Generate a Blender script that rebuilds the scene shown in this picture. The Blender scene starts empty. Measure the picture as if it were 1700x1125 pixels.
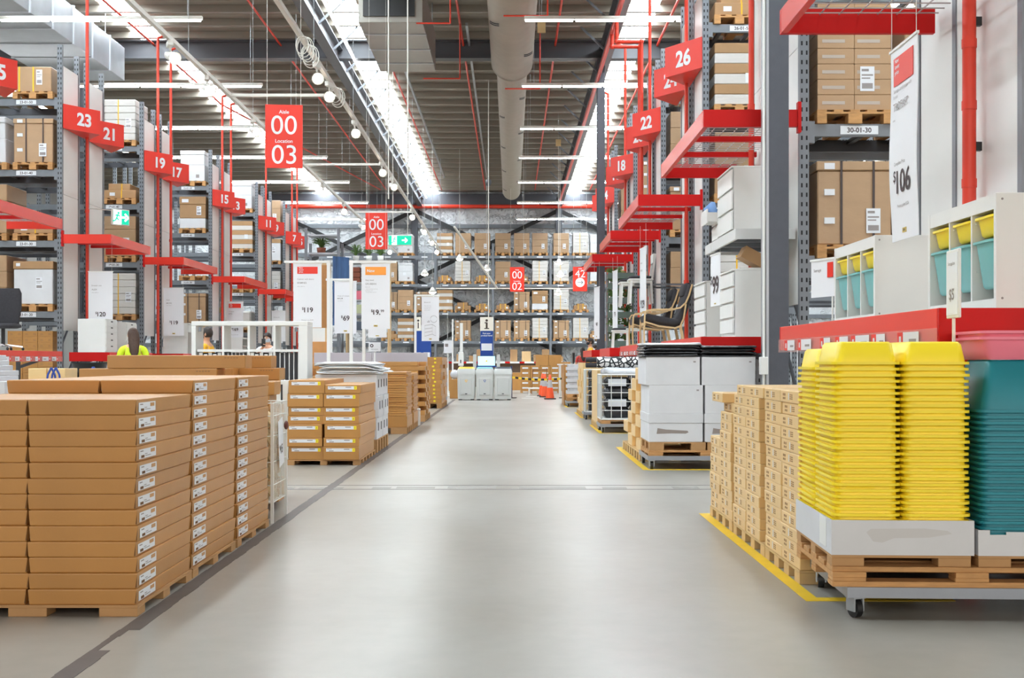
import bpy, bmesh, math, random
from mathutils import Vector, Matrix
random.seed(7)
SC = bpy.context.scene
COL = SC.collection
PI = math.pi
# ---------------------------------------------------------------- camera
F, VX, VY, H = 2000.0, 848.0, 597.0, 1.13        # focal length in pixels, vanishing point, eye height
cam = bpy.data.cameras.new('camera')
cam.sensor_fit = 'HORIZONTAL'; cam.sensor_width = 36.0
cam.lens = F / 1700.0 * 36.0
cam.shift_x = (850.0 - VX) / 1700.0
cam.shift_y = (VY - 562.5) / 1700.0
cam.clip_start = 0.05; cam.clip_end = 300
co = bpy.data.objects.new('camera', cam); COL.objects.link(co)
co.location = (0, 0, H); co.rotation_euler = (PI / 2, 0, 0)
SC.camera = co
# ---------------------------------------------------------------- light and exposure
SC.view_settings.view_transform = 'Standard'
SC.view_settings.look = 'None'
SC.view_settings.gamma = 1.0
SC.view_settings.use_curve_mapping = False
SC.view_settings.exposure = 0.42
SC.cycles.max_bounces = 7
SC.cycles.diffuse_bounces = 4
SC.cycles.glossy_bounces = 3
SC.cycles.transmission_bounces = 4
SC.cycles.transparent_max_bounces = 6
SC.cycles.sample_clamp_indirect = 4.0
SC.cycles.caustics_reflective = False
SC.cycles.caustics_refractive = False
W = bpy.data.worlds.new('world'); SC.world = W; W.use_nodes = True
bg = W.node_tree.nodes['Background']
bg.inputs[0].default_value = (1.0, 0.955, 0.89, 1); bg.inputs[1].default_value = 1.7
SKY_E, TUBE_E, SPOT_E = 23.0, 18.0, 40.0
SKYLIGHTS = [(-16.4, -15.6), (-10.15, -9.3), (-4.5, -3.8), (2.95, 3.68), (9.2, 9.95), (15.2, 16.0)]
ROOF = 9.9

# ---------------------------------------------------------------- helpers
def lin(c):
    if isinstance(c, str):
        c = tuple(int(c[i:i + 2], 16) for i in (0, 2, 4))
    return tuple((v / 255 / 12.92) if v / 255 <= 0.04045 else ((v / 255 + 0.055) / 1.055) ** 2.4 for v in c)

MATS = {}
def mat(name, col, rough=0.6, metal=0.0, emit=0.0, var=0.0, scale=8.0, bump=0.0, bscale=60.0, coat=0.0, rnd=0.0, alpha=1.0, spec=0.5, stretch=None):
    if name in MATS: return MATS[name]
    m = bpy.data.materials.new(name); m.use_nodes = True
    nt = m.node_tree; b = nt.nodes['Principled BSDF']
    c = lin(col) + (1,)
    b.inputs['Base Color'].default_value = c
    b.inputs['Roughness'].default_value = rough
    b.inputs['Metallic'].default_value = metal
    b.inputs['Specular IOR Level'].default_value = spec
    b.inputs['Coat Weight'].default_value = coat
    b.inputs['Coat Roughness'].default_value = 0.3
    if alpha < 1: b.inputs['Alpha'].default_value = alpha
    if emit:
        b.inputs['Emission Color'].default_value = c
        b.inputs['Emission Strength'].default_value = emit
    src = None
    if var or bump:
        tc = nt.nodes.new('ShaderNodeTexCoord'); mp = nt.nodes.new('ShaderNodeMapping')
        if stretch: mp.inputs['Scale'].default_value = stretch
        nt.links.new(tc.outputs['Object'], mp.inputs[0])
    if var:
        n = nt.nodes.new('ShaderNodeTexNoise'); n.inputs['Scale'].default_value = scale; n.inputs['Detail'].default_value = 5
        nt.links.new(mp.outputs[0], n.inputs['Vector'])
        mr = nt.nodes.new('ShaderNodeMapRange')
        mr.inputs[1].default_value = 0.3; mr.inputs[2].default_value = 0.7
        mr.inputs[3].default_value = 1 - var; mr.inputs[4].default_value = 1 + var
        nt.links.new(n.outputs[0], mr.inputs[0]); src = mr.outputs[0]
    if rnd:
        oi = nt.nodes.new('ShaderNodeObjectInfo'); m2 = nt.nodes.new('ShaderNodeMapRange')
        m2.inputs[3].default_value = 1 - rnd; m2.inputs[4].default_value = 1 + rnd
        nt.links.new(oi.outputs['Random'], m2.inputs[0])
        if src:
            ml = nt.nodes.new('ShaderNodeMath'); ml.operation = 'MULTIPLY'
            nt.links.new(src, ml.inputs[0]); nt.links.new(m2.outputs[0], ml.inputs[1]); src = ml.outputs[0]
        else: src = m2.outputs[0]
    if src:
        vm = nt.nodes.new('ShaderNodeVectorMath'); vm.operation = 'SCALE'
        vm.inputs[0].default_value = c[:3]; nt.links.new(src, vm.inputs['Scale'])
        nt.links.new(vm.outputs[0], b.inputs['Base Color'])
    if bump:
        n2 = nt.nodes.new('ShaderNodeTexNoise'); n2.inputs['Scale'].default_value = bscale; n2.inputs['Detail'].default_value = 3
        nt.links.new(mp.outputs[0], n2.inputs['Vector'])
        bp = nt.nodes.new('ShaderNodeBump'); bp.inputs['Strength'].default_value = bump; bp.inputs['Distance'].default_value = 0.02
        nt.links.new(n2.outputs[0], bp.inputs['Height']); nt.links.new(bp.outputs[0], b.inputs['Normal'])
    MATS[name] = m
    return m

class MB:
    """collects shapes for ONE mesh; m = material slot, s = smooth"""
    def __init__(self): self.v = []; self.f = []; self.m = []; self.s = []
    def add(self, vs, fs, m=0, s=False, M=None):
        o = len(self.v)
        self.v += [tuple(M @ Vector(p)) if M is not None else tuple(p) for p in vs]
        for f in fs: self.f.append(tuple(i + o for i in f)); self.m.append(m); self.s.append(s)
        return self
    def box(self, x0, x1, y0, y1, z0, z1, m=0, c=0.0, M=None):
        if x0 > x1: x0, x1 = x1, x0
        if y0 > y1: y0, y1 = y1, y0
        if z0 > z1: z0, z1 = z1, z0
        if c <= 0:
            vs = [(x, y, z) for x in (x0, x1) for y in (y0, y1) for z in (z0, z1)]
            return self.add(vs, [(0, 1, 3, 2), (4, 6, 7, 5), (0, 4, 5, 1), (2, 3, 7, 6), (0, 2, 6, 4), (1, 5, 7, 3)], m, False, M)
        X, Y, Z = (x0, x1), (y0, y1), (z0, z1)
        vs, idx = [], {}
        for i in (0, 1):
            for j in (0, 1):
                for k in (0, 1):
                    dx, dy, dz = (c if i == 0 else -c), (c if j == 0 else -c), (c if k == 0 else -c)
                    p = (X[i], Y[j], Z[k])
                    idx[i, j, k, 0] = len(vs); vs.append((p[0], p[1] + dy, p[2] + dz))
                    idx[i, j, k, 1] = len(vs); vs.append((p[0] + dx, p[1], p[2] + dz))
                    idx[i, j, k, 2] = len(vs); vs.append((p[0] + dx, p[1] + dy, p[2]))
        fs = []
        for a in range(3):
            o = [q for q in range(3) if q != a]
            for e in (0, 1):
                ring = []
                for (u, w) in ((0, 0), (1, 0), (1, 1), (0, 1)):
                    t = [0, 0, 0]; t[a] = e; t[o[0]] = u; t[o[1]] = w
                    ring.append(idx[t[0], t[1], t[2], a])
                fs.append(ring if (e == 1) == (a != 1) else ring[::-1])
            for u in (0, 1):
                for w in (0, 1):
                    t0 = [0, 0, 0]; t0[o[0]] = u; t0[o[1]] = w; t1 = list(t0); t1[a] = 1
                    q = [idx[t0[0], t0[1], t0[2], o[0]], idx[t1[0], t1[1], t1[2], o[0]], idx[t1[0], t1[1], t1[2], o[1]], idx[t0[0], t0[1], t0[2], o[1]]]
                    fs.append(q)
        for i in (0, 1):
            for j in (0, 1):
                for k in (0, 1): fs.append([idx[i, j, k, q] for q in range(3)])
        return self.add(vs, fs, m, False, M)
    def cyl(self, p0, p1, r0, r1=None, n=10, m=0, s=True, caps=True, M=None):
        r1 = r0 if r1 is None else r1
        p0, p1 = Vector(p0), Vector(p1); d = (p1 - p0).normalized()
        a = d.orthogonal().normalized(); b = d.cross(a)
        vs = []
        for p, r in ((p0, r0), (p1, r1)):
            for i in range(n):
                t = 2 * PI * i / n; vs.append(p + a * (r * math.cos(t)) + b * (r * math.sin(t)))
        self.add(vs, [(i, (i + 1) % n, n + (i + 1) % n, n + i) for i in range(n)], m, s, M)
        if caps:
            self.add(vs[:n], [tuple(range(n))[::-1]], m, False, M); self.add(vs[n:], [tuple(range(n))], m, False, M)
        return self
    def tube(self, pts, r, n=6, m=0, M=None):
        for p, q in zip(pts, pts[1:]): self.cyl(p, q, r, r, n, m, True, True, M)
        return self
    def bar(self, p0, p1, w, h, m=0, M=None):
        """square-section bar between two points"""
        p0, p1 = Vector(p0), Vector(p1); d = (p1 - p0).normalized()
        up = Vector((0, 0, 1)) if abs(d.z) < 0.95 else Vector((0, 1, 0))
        a = d.cross(up).normalized(); b = a.cross(d).normalized()
        vs = [p + a * (sx * w / 2) + b * (sz * h / 2) for p in (p0, p1) for sx, sz in ((-1, -1), (1, -1), (1, 1), (-1, 1))]
        return self.add(vs, [(0, 1, 5, 4), (1, 2, 6, 5), (2, 3, 7, 6), (3, 0, 4, 7), (3, 2, 1, 0), (4, 5, 6, 7)], m, False, M)
    def lathe(self, prof, n=16, m=0, M=None, s=True):
        vs = []; k = len(prof)
        for i in range(n):
            t = 2 * PI * i / n
            for r, z in prof: vs.append((r * math.cos(t), r * math.sin(t), z))
        fs = []
        for i in range(n):
            j = (i + 1) % n
            for q in range(k - 1): fs.append((i * k + q, j * k + q, j * k + q + 1, i * k + q + 1))
        return self.add(vs, fs, m, s, M)
    def loft(self, rings, m=0, s=True, M=None, caps=True, closed=True):
        n = len(rings[0]); vs = [p for r in rings for p in r]; fs = []
        for a in range(len(rings) - 1):
            for i in range(n if closed else n - 1):
                j = (i + 1) % n; fs.append((a * n + i, a * n + j, (a + 1) * n + j, (a + 1) * n + i))
        self.add(vs, fs, m, s, M)
        if caps:
            self.add(rings[0], [tuple(range(n))[::-1]], m, False, M); self.add(rings[-1], [tuple(range(n))], m, False, M)
        return self
    def prism(self, poly, z0, z1, m=0, M=None):
        n = len(poly); vs = [(x, y, z0) for x, y in poly] + [(x, y, z1) for x, y in poly]
        return self.add(vs, [tuple(range(n))[::-1], tuple(range(n, 2 * n))] + [(i, (i + 1) % n, n + (i + 1) % n, n + i) for i in range(n)], m, False, M)
    def quad(self, a, b, c, d, m=0, M=None): return self.add([a, b, c, d], [(0, 1, 2, 3)], m, False, M)
    def ball(self, c, r, n=10, m=0, M=None, sq=(1, 1, 1)):
        k = max(5, n // 2 + 1); rings = []
        for q in range(k):
            t = -PI / 2 + PI * (q + 0.02) / (k - 1 + 0.04) if False else -PI / 2 * 0.97 + PI * 0.97 * q / (k - 1)
            rings.append([(c[0] + r * sq[0] * math.cos(t) * math.cos(2 * PI * i / n), c[1] + r * sq[1] * math.cos(t) * math.sin(2 * PI * i / n), c[2] + r * sq[2] * math.sin(t)) for i in range(n)])
        return self.loft(rings, m, True, M)
    def text(self, t, cap, origin, xd, yd, align='c', bold=0.0, m=0, M=None):
        vs, fs, w, ch = glyphs(t, bold)
        k = cap / ch; o = Vector(origin); xd, yd = Vector(xd), Vector(yd)
        off = -w / 2 if align == 'c' else (-w if align == 'r' else 0)
        return self.add([o + xd * ((x + off) * k) + yd * (y * k) for x, y in vs], fs, m, False, M)
    def mesh(self, name, mats, recalc=True):
        me = bpy.data.meshes.new(name)
        me.from_pydata(self.v, [], self.f)
        for q in (mats if isinstance(mats, (list, tuple)) else [mats]): me.materials.append(q)
        me.polygons.foreach_set('material_index', self.m); me.polygons.foreach_set('use_smooth', self.s)
        if recalc:
            bm = bmesh.new(); bm.from_mesh(me); bmesh.ops.recalc_face_normals(bm, faces=bm.faces); bm.to_mesh(me); bm.free()
        me.update()
        return me

_G = {}
def glyphs(t, bold=0.0):
    k = (t, bold)
    if k in _G: return _G[k]
    def one(s):
        c = bpy.data.curves.new('lettering', 'FONT'); c.body = s; c.size = 1; c.offset = bold; c.resolution_u = 6
        o = bpy.data.objects.new('lettering', c); COL.objects.link(o)
        bpy.context.view_layer.update()
        me = bpy.data.meshes.new_from_object(o.evaluated_get(bpy.context.evaluated_depsgraph_get()))
        vs = [(v.co.x, v.co.y) for v in me.vertices]; fs = [tuple(p.vertices) for p in me.polygons]
        bpy.data.objects.remove(o); bpy.data.curves.remove(c); bpy.data.meshes.remove(me)
        return vs, fs
    if ('H', bold) not in _G and t != 'H': glyphs('H', bold)
    vs, fs = one(t)
    x0 = min(v[0] for v in vs); x1 = max(v[0] for v in vs)
    ch = max(v[1] for v in vs) if t == 'H' else _G['H', bold][3]
    _G[k] = ([(x - x0, y) for x, y in vs], fs, x1 - x0, ch)
    return _G[k]

def tag(o, label=None, cat=None, group=None, kind=None):
    if label: o['label'] = label
    if cat: o['category'] = cat
    if group: o['group'] = group
    if kind: o['kind'] = kind
    return o
def link(name, data, parent=None, loc=(0, 0, 0), rz=0.0):
    o = bpy.data.objects.new(name, data); COL.objects.link(o)
    if parent is not None: o.parent = parent
    o.location = loc; o.rotation_euler = (0, 0, rz)
    return o
def thing(name, label, cat, loc=(0, 0, 0), rz=0.0, group=None, kind=None, mesh=None):
    return tag(link(name, mesh, None, loc, rz), label, cat, group, kind)
SPLIT = {'hanger', 'flange', 'coupling', 'slot', 'wall_clamp', 'dark_stripe', 'screw_cap', 'bracket', 'drop', 'brace'}
def islands(mb):
    par = list(range(len(mb.v))); seen = {}
    def find(i):
        while par[i] != i: par[i] = par[par[i]]; i = par[i]
        return i
    for i, p in enumerate(mb.v):
        k = tuple(round(c, 4) for c in p)
        if k in seen: par[find(i)] = find(seen[k])
        else: seen[k] = i
    for f in mb.f:
        for i in f[1:]: par[find(i)] = find(f[0])
    out = {}
    for q, f in enumerate(mb.f):
        g = out.setdefault(find(f[0]), (MB(), {})); b, ix = g
        b.f.append(tuple(ix.setdefault(i, len(ix)) for i in f)); b.m.append(mb.m[q]); b.s.append(mb.s[q])
    for b, ix in out.values(): b.v = [mb.v[i] for i in ix]
    return [b for b, _ in out.values()]
def part(name, mb, mats, parent, label=None):
    if name in SPLIT:
        bs = islands(mb)
        if 1 < len(bs) <= 100:
            for b in bs: o = link(name, b.mesh(name, mats), parent)
            return o
    o = link(name, mb.mesh(name, mats), parent)
    if label: o['label'] = label
    return o
def struct(name, mb, mats, parent=None):
    o = link(name, mb.mesh(name, mats), parent)
    if parent is None: o['kind'] = 'structure'
    return o
class Tpl:
    """a kind of thing: an optional own mesh and parts [(name, mesh, [(sub-name, mesh)])]; made once, then copied"""
    def __init__(self, name, cat, own=None, parts=()):
        self.name, self.cat, self.own, self.parts, self.first = name, cat, own, parts, None
    def put(self, label, loc, rz=0.0, group=None, scale=None):
        if self.first is None:
            r = link(self.name, self.own)
            for pn, pm, subs in self.parts:
                p = link(pn, pm, r)
                for sn, sm in subs: link(sn, sm, p)
            self.first = r
        else:
            r = self.first.copy(); COL.objects.link(r)
            for ch in self.first.children:
                c = ch.copy(); COL.objects.link(c); c.parent = r
                for g in ch.children:
                    d = g.copy(); COL.objects.link(d); d.parent = c
            if 'group' in r: del r['group']
        r.location = loc; r.rotation_euler = (0, 0, rz)
        if scale: r.scale = scale
        return tag(r, label, self.cat, group)
def at(x, y, d): return Vector(((x - VX) * d / F, d, H + (VY - y) * d / F))
def X(x, d): return (x - VX) * d / F
def Z(y, d): return H + (VY - y) * d / F
ORD = 'zeroth first second third fourth fifth sixth seventh eighth ninth tenth eleventh twelfth thirteenth fourteenth fifteenth sixteenth seventeenth eighteenth nineteenth twentieth twenty-first twenty-second twenty-third twenty-fourth twenty-fifth twenty-sixth twenty-seventh twenty-eighth twenty-ninth thirtieth thirty-first thirty-second thirty-third thirty-fourth'.split()
def nth(i, n=None):
    if n and i == n: return 'topmost'
    if i == 1: return 'lowest'
    return ORD[i] + '-lowest'
R = random.uniform

# ---------------------------------------------------------------- materials
CARD = mat('brown_cardboard', (184, 130, 63), 0.6, coat=0.5, var=0.05, scale=5, rnd=0.05, bump=0.04, bscale=90)
CARD2 = mat('tan_cardboard', (230, 194, 134), 0.6, coat=0.35, var=0.04, scale=6, rnd=0.04, bump=0.03, bscale=90)
CARD3 = mat('dull_cardboard', (170, 132, 92), 0.65, var=0.07, scale=3, rnd=0.1)
WRAP = mat('wrapped_cardboard', (172, 138, 102), 0.42, var=0.05, scale=3, rnd=0.12, bump=0.25, bscale=7, coat=0.45, stretch=(1, 1, 2))
WRAPW = mat('wrapped_white_cartons', (205, 200, 194), 0.38, var=0.04, scale=3, rnd=0.06, bump=0.25, bscale=8, coat=0.5, stretch=(1, 1, 4))
PAPERPAL = mat('pallet_cardboard', (184, 140, 92), 0.7, var=0.06, scale=10)
SEAMSHADE = mat('card_seam_shade', (112, 78, 46), 0.8)  # brown of seams and print, also painted shade at flat carton corners
WHITE = mat('white_paint', (232, 232, 228), 0.4, var=0.02, scale=3)
WCARD = mat('white_cardboard', (214, 214, 216), 0.55, var=0.03, scale=5, rnd=0.03)
PANEL = mat('end_panel_white', (228, 228, 224), 0.35, var=0.03, scale=1.5)
PAPER = mat('banner_white', (236, 237, 240), 0.5)
STICKD = mat('sticker_under_film', (182, 168, 156), 0.4, coat=0.4)
STICK = mat('sticker_white', (228, 230, 234), 0.45)
INK = mat('print_dark', (62, 52, 56), 0.6)
INKL = mat('print_grey', (150, 142, 140), 0.6)
PRICEINK = mat('price_ink', (58, 40, 44), 0.6)
SEAMBROWN = mat('print_brown', (158, 118, 78), 0.7)
RED = mat('signal_red', (232, 50, 30), 0.4, var=0.03, scale=3)
RED2 = mat('platform_red', (196, 16, 14), 0.5, var=0.03, scale=3, spec=0.25)
PIPE = mat('sprinkler_red', (222, 62, 40), 0.4)
STEEL = mat('rack_steel', (122, 126, 132), 0.4, metal=0.25, var=0.05, scale=6)
DKSTEEL = mat('dark_steel', (84, 86, 92), 0.5, metal=0.1, var=0.04, scale=6)
COLM = mat('column_grey', (82, 84, 92), 0.6, var=0.04, scale=12, bump=0.05)
GALV = mat('galvanised', (176, 180, 184), 0.35, metal=0.55, var=0.08, scale=2)
BLACK = mat('black_plastic', (24, 24, 26), 0.4)
HOLE = mat('punched_hole', (30, 30, 32), 0.8)
WOOD = mat('pallet_wood', (196, 146, 92), 0.7, var=0.16, scale=9, stretch=(1, 6, 6), bump=0.1, bscale=30, rnd=0.08)
BIRCH = mat('birch_wood', (214, 180, 132), 0.45, var=0.07, scale=8, stretch=(6, 1, 1))
YTAPE = mat('yellow_tape', (244, 202, 40), 0.5, var=0.05, scale=7)
YELLOW = mat('yellow_plastic', (255, 229, 46), 0.34, rnd=0.02)
TEAL = mat('teal_plastic', (26, 134, 148), 0.42, rnd=0.03)
LTEAL = mat('pale_teal_plastic', (118, 186, 186), 0.36)
PINK = mat('pink_plastic', (242, 128, 148), 0.36)
TROLLEY = mat('trolley_grey', (150, 154, 162), 0.35, metal=0.35, var=0.04, scale=8)
WIRE = mat('white_wire', (236, 236, 232), 0.4)
FABRIC = mat('dark_fabric', (54, 52, 56), 0.85, var=0.1, scale=30)
POLYB = mat('black_polybag', (40, 40, 43), 0.22, var=0.2, scale=9, bump=0.5, bscale=12)
POLYW = mat('clear_polybag', (206, 208, 212), 0.25, var=0.08, scale=9, bump=0.5, bscale=12)
LAMPW = mat('lamp_white', (225, 222, 214), 0.4)
TUBE = mat('led_tube', (248, 252, 255), 0.5, emit=TUBE_E)
SPOT = mat('spot_glow', (255, 244, 224), 0.5, emit=SPOT_E)
SKYM = mat('skylight_sheet', (232, 246, 255), 0.5, emit=SKY_E)
EXITG = mat('exit_green', (0, 176, 140), 0.5, emit=0.9)
EXITW = mat('exit_white', (235, 255, 250), 0.5, emit=1.0)
BLUE = mat('kiosk_blue', (12, 66, 150), 0.4)
ORANGE = mat('new_orange', (255, 160, 60), 0.5)
LEAF = mat('leaf_green', (92, 122, 60), 0.6, var=0.3, scale=20)
PURPLEG = mat('mauve_board', (188, 180, 186), 0.6)
BINM = mat('bin_grey', (206, 208, 204), 0.45)
CONEO = mat('cone_orange', (250, 92, 44), 0.45)
STRAP = mat('strap_yellow', (244, 190, 40), 0.5)
STRAPD = mat('strap_dark', (70, 58, 56), 0.5)
LOGO = mat('logo_yellow', (206, 178, 90), 0.5)
# ================================================================ THE SETTING
def concrete():
    m = bpy.data.materials.new('concrete_floor'); m.use_nodes = True; nt = m.node_tree; b = nt.nodes['Principled BSDF']
    tc = nt.nodes.new('ShaderNodeTexCoord')
    def noise(s, d, st=(1, 1, 1)):
        mp = nt.nodes.new('ShaderNodeMapping'); mp.inputs['Scale'].default_value = st
        n = nt.nodes.new('ShaderNodeTexNoise'); n.inputs['Scale'].default_value = s; n.inputs['Detail'].default_value = d
        nt.links.new(tc.outputs['Object'], mp.inputs[0]); nt.links.new(mp.outputs[0], n.inputs['Vector']); return n.outputs[0]
    r1 = nt.nodes.new('ShaderNodeValToRGB'); r1.color_ramp.elements[0].color = lin((146, 140, 130)) + (1,); r1.color_ramp.elements[1].color = lin((164, 160, 152)) + (1,)
    r1.color_ramp.elements[0].position = 0.36; r1.color_ramp.elements[1].position = 0.66
    nt.links.new(noise(0.8, 6, (1, 0.5, 1)), r1.inputs[0])
    mr = nt.nodes.new('ShaderNodeMapRange'); mr.inputs[1].default_value = 0.35; mr.inputs[2].default_value = 0.7; mr.inputs[3].default_value = 0.96; mr.inputs[4].default_value = 1.03
    nt.links.new(noise(9, 8), mr.inputs[0])
    vm = nt.nodes.new('ShaderNodeVectorMath'); vm.operation = 'SCALE'
    nt.links.new(r1.outputs[0], vm.inputs[0]); nt.links.new(mr.outputs[0], vm.inputs['Scale']); nt.links.new(vm.outputs[0], b.inputs['Base Color'])
    m2 = nt.nodes.new('ShaderNodeMapRange'); m2.inputs[3].default_value = 0.26; m2.inputs[4].default_value = 0.34
    nt.links.new(noise(1.1, 2), m2.inputs[0]); nt.links.new(m2.outputs[0], b.inputs['Roughness'])
    return m
def foil():
    m = bpy.data.materials.new('foil_insulation'); m.use_nodes = True; nt = m.node_tree; b = nt.nodes['Principled BSDF']
    b.inputs['Base Color'].default_value = lin((236, 238, 240)) + (1,); b.inputs['Metallic'].default_value = 0.22; b.inputs['Roughness'].default_value = 0.28
    tc = nt.nodes.new('ShaderNodeTexCoord'); n = nt.nodes.new('ShaderNodeTexNoise'); n.inputs['Scale'].default_value = 3.4; n.inputs['Detail'].default_value = 6; n.inputs['Distortion'].default_value = 0.6
    v = nt.nodes.new('ShaderNodeTexVoronoi'); v.inputs['Scale'].default_value = 3.0
    nt.links.new(tc.outputs['Object'], n.inputs['Vector']); nt.links.new(n.outputs[0], v.inputs['Vector'])
    ad = nt.nodes.new('ShaderNodeMath'); ad.operation = 'ADD'; nt.links.new(n.outputs[0], ad.inputs[0]); nt.links.new(v.outputs[0], ad.inputs[1])
    bp = nt.nodes.new('ShaderNodeBump'); bp.inputs['Strength'].default_value = 1.0; bp.inputs['Distance'].default_value = 0.35
    nt.links.new(ad.outputs[0], bp.inputs['Height']); nt.links.new(bp.outputs[0], b.inputs['Normal'])
    return m
CONC = concrete(); FOIL = foil()
ROOFM = mat('roof_sheet', (150, 141, 128), 0.5, metal=0.15, var=0.06, scale=2)
PURL = mat('purlin_steel', (146, 138, 126), 0.5, metal=0.2)
Y0, Y1, XL, XR = -12.0, 63.0, -22.0, 20.0
fl = struct('floor', MB().box(XL, XR, Y0, Y1, -0.2, 0), CONC)
JOINT = mat('joint_filler', (92, 86, 82), 0.6, var=0.12, scale=4); JOINT2 = mat('joint_stain', (144, 138, 131), 0.5, var=0.08, scale=3)
mb = MB(); mb.box(-9, 9, 10.49, 10.535, -0.01, 0.0006); mb.box(-9, 9, 10.83, 10.865, -0.01, 0.0006)
a = -2.2
while a < 1.7:
    w = R(0.15, 0.6); y = R(10.55, 10.6)
    mb.box(a, a + w, y, y + R(0.12, 0.2), -0.01, 0.0005, 1); a += w + R(0.0, 0.5)
struct('expansion_joint', mb, [JOINT, JOINT2], fl)
# roof deck: ribs run across, skylight sheets run towards the back
edges = [XL] + [e for s in SKYLIGHTS for e in s] + [XR]
mb = MB()
for a, b in zip(edges[0::2], edges[1::2]):
    y = Y0; prof = []
    while y < Y1:
        prof += [(y, ROOF), (y + 0.36, ROOF), (y + 0.42, ROOF + 0.1), (y + 0.54, ROOF + 0.1)]; y += 0.6
    prof.append((Y1, ROOF))
    vs = [(x, yy, zz) for x in (a, b) for yy, zz in prof]; n = len(prof)
    mb.add(vs, [(i, i + 1, n + i + 1, n + i) for i in range(n - 1)])
ce = bpy.data.objects.new('ceiling', mb.mesh('ceiling', ROOFM, False)); COL.objects.link(ce); ce['kind'] = 'structure'
pm = MB().box(XL, XR, -0.035, 0.035, -0.16, 0).box(XL, XR, -0.035, 0.09, -0.175, -0.16).mesh('purlin', PURL)
y = 13.0
while y < 62: link('purlin', pm, ce, (0, y, ROOF - 0.005)); y += 1.2
for i, (a, b) in enumerate(SKYLIGHTS):
    struct('window_%d' % (i + 1), MB().box(a, b, 4.4, Y1, ROOF + 0.03, ROOF + 0.08).box(a, b, Y0, 4.39, ROOF + 0.03, ROOF + 0.08, 1), [SKYM, ROOFM])
WALLM = mat('side_wall', (150, 146, 140), 0.6, var=0.05, scale=1)
struct('wall_left', MB().box(XL - 0.2, XL, Y0, Y1, -0.2, ROOF + 0.3), WALLM)
struct('wall_right', MB().box(XR, XR + 0.2, Y0, Y1, -0.2, ROOF + 0.3), WALLM)
wb = struct('wall_back', MB().box(XL, XR, Y1, Y1 + 0.2, -0.2, ROOF + 0.3), FOIL)
gm = MB().box(XL, XR, -0.13, 0, -0.1, 0.1).mesh('girt', STEEL)
for z in (1.9, 3.4, 4.9, 6.6, 8.1): link('girt', gm, wb, (0, Y1 - 0.003, z))
struct('eaves_beam', MB().box(XL, XR, Y1 - 0.35, Y1 - 0.01, 9.1, 9.75), DKSTEEL, wb)
for x in (-5.0, 2.5, -12.5, 10): struct('wall_post', MB().box(x - 0.16, x + 0.16, Y1 - 0.5, Y1 - 0.14, 0, 9.1), DKSTEEL, wb)
for x0, z0, x1, z1 in ((-5, 8.9, 2.5, 5.3), (2.5, 8.9, -5, 5.3), (-5, 5.3, 2.5, 1.5), (2.5, 5.3, -5, 1.5), (2.5, 8.9, 10, 5.3), (10, 8.9, 2.5, 5.3), (-12.5, 8.9, -5, 5.3), (-5, 8.9, -12.5, 5.3)):
    struct('brace', MB().bar((x0, Y1 - 0.3, z0), (x1, Y1 - 0.3, z1), 0.14, 0.2), BLACK, wb)
# roof beams
def ibeam_x(d, z0, z1):
    m = MB(); m.box(XL, XR, d - 0.02, d + 0.02, z0, z1); m.box(XL, XR, d - 0.17, d + 0.17, z0, z0 + 0.04); m.box(XL, XR, d - 0.17, d + 0.17, z1 - 0.04, z1); return m
ROOFBEAM = mat('roof_beam_grey', (82, 82, 86), 0.45, var=0.03, scale=3)
struct('trim_1', ibeam_x(32.5, 9.22, 9.72), ROOFBEAM)
struct('trim_2', ibeam_x(12.4, 9.22, 9.72), ROOFBEAM)
for k, x in ((3, -4.66), (4, 2.5)):
    m = MB(); m.box(x - 0.015, x + 0.015, 12.6, 62.6, 9.02, 9.5); m.box(x - 0.13, x + 0.13, 12.6, 62.6, 9.0, 9.04); m.box(x - 0.13, x + 0.13, 12.6, 62.6, 9.46, 9.5)
    t = struct('trim_%d' % k, m, ROOFBEAM)
    sx = 0.7 if k == 3 else -0.7
    sm = MB().bar((x, 0, 9.06), (x + sx, 0, 9.72), 0.05, 0.05).mesh('strut', STEEL)
    y = 14.2
    while y < 62: link('strut', sm, t, (0, y + 0.1, 0)); y += 2.4
# columns
def column(x, d, ztop, half, label):
    t = thing('steel_column', label, 'column', (x, d, 0), kind='structure')
    m = MB(); m.box(-half, half, -0.13, -0.11, 0, ztop); m.box(-half, half, 0.11, 0.13, 0, ztop); m.box(-0.01, 0.01, -0.11, 0.11, 0, ztop)
    part('column_section', m, COLM, t)
    part('base_plate', MB().box(-half - 0.06, half + 0.06, -0.2, 0.2, 0, 0.02), DKSTEEL, t)
    return t
c1 = column(2.72, 12.35, 9.2, 0.10, 'dark grey steel column behind the tan carton stacks')
m = MB(); m.cyl((-0.145, -0.1, 0.2), (-0.145, -0.1, 9.0), 0.016, n=8); part('conduit', m, WHITE, c1)
part('junction_box', MB().box(-0.19, -0.115, -0.16, -0.06, 0.98, 1.16, c=0.006), WHITE, c1, 'white junction box')
part('lit_side_flange', MB().box(-0.128, -0.102, -0.13, 0.13, 0.02, 9.2), GALV, c1)  # the column's own side flange, its lit look painted as a paler steel
column(2.42, 32.4, 9.2, 0.10, 'grey steel column beside the herb shelf')
column(-11.6, 32.4, 9.2, 0.12, 'grey steel column among the numbered racks')

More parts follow.
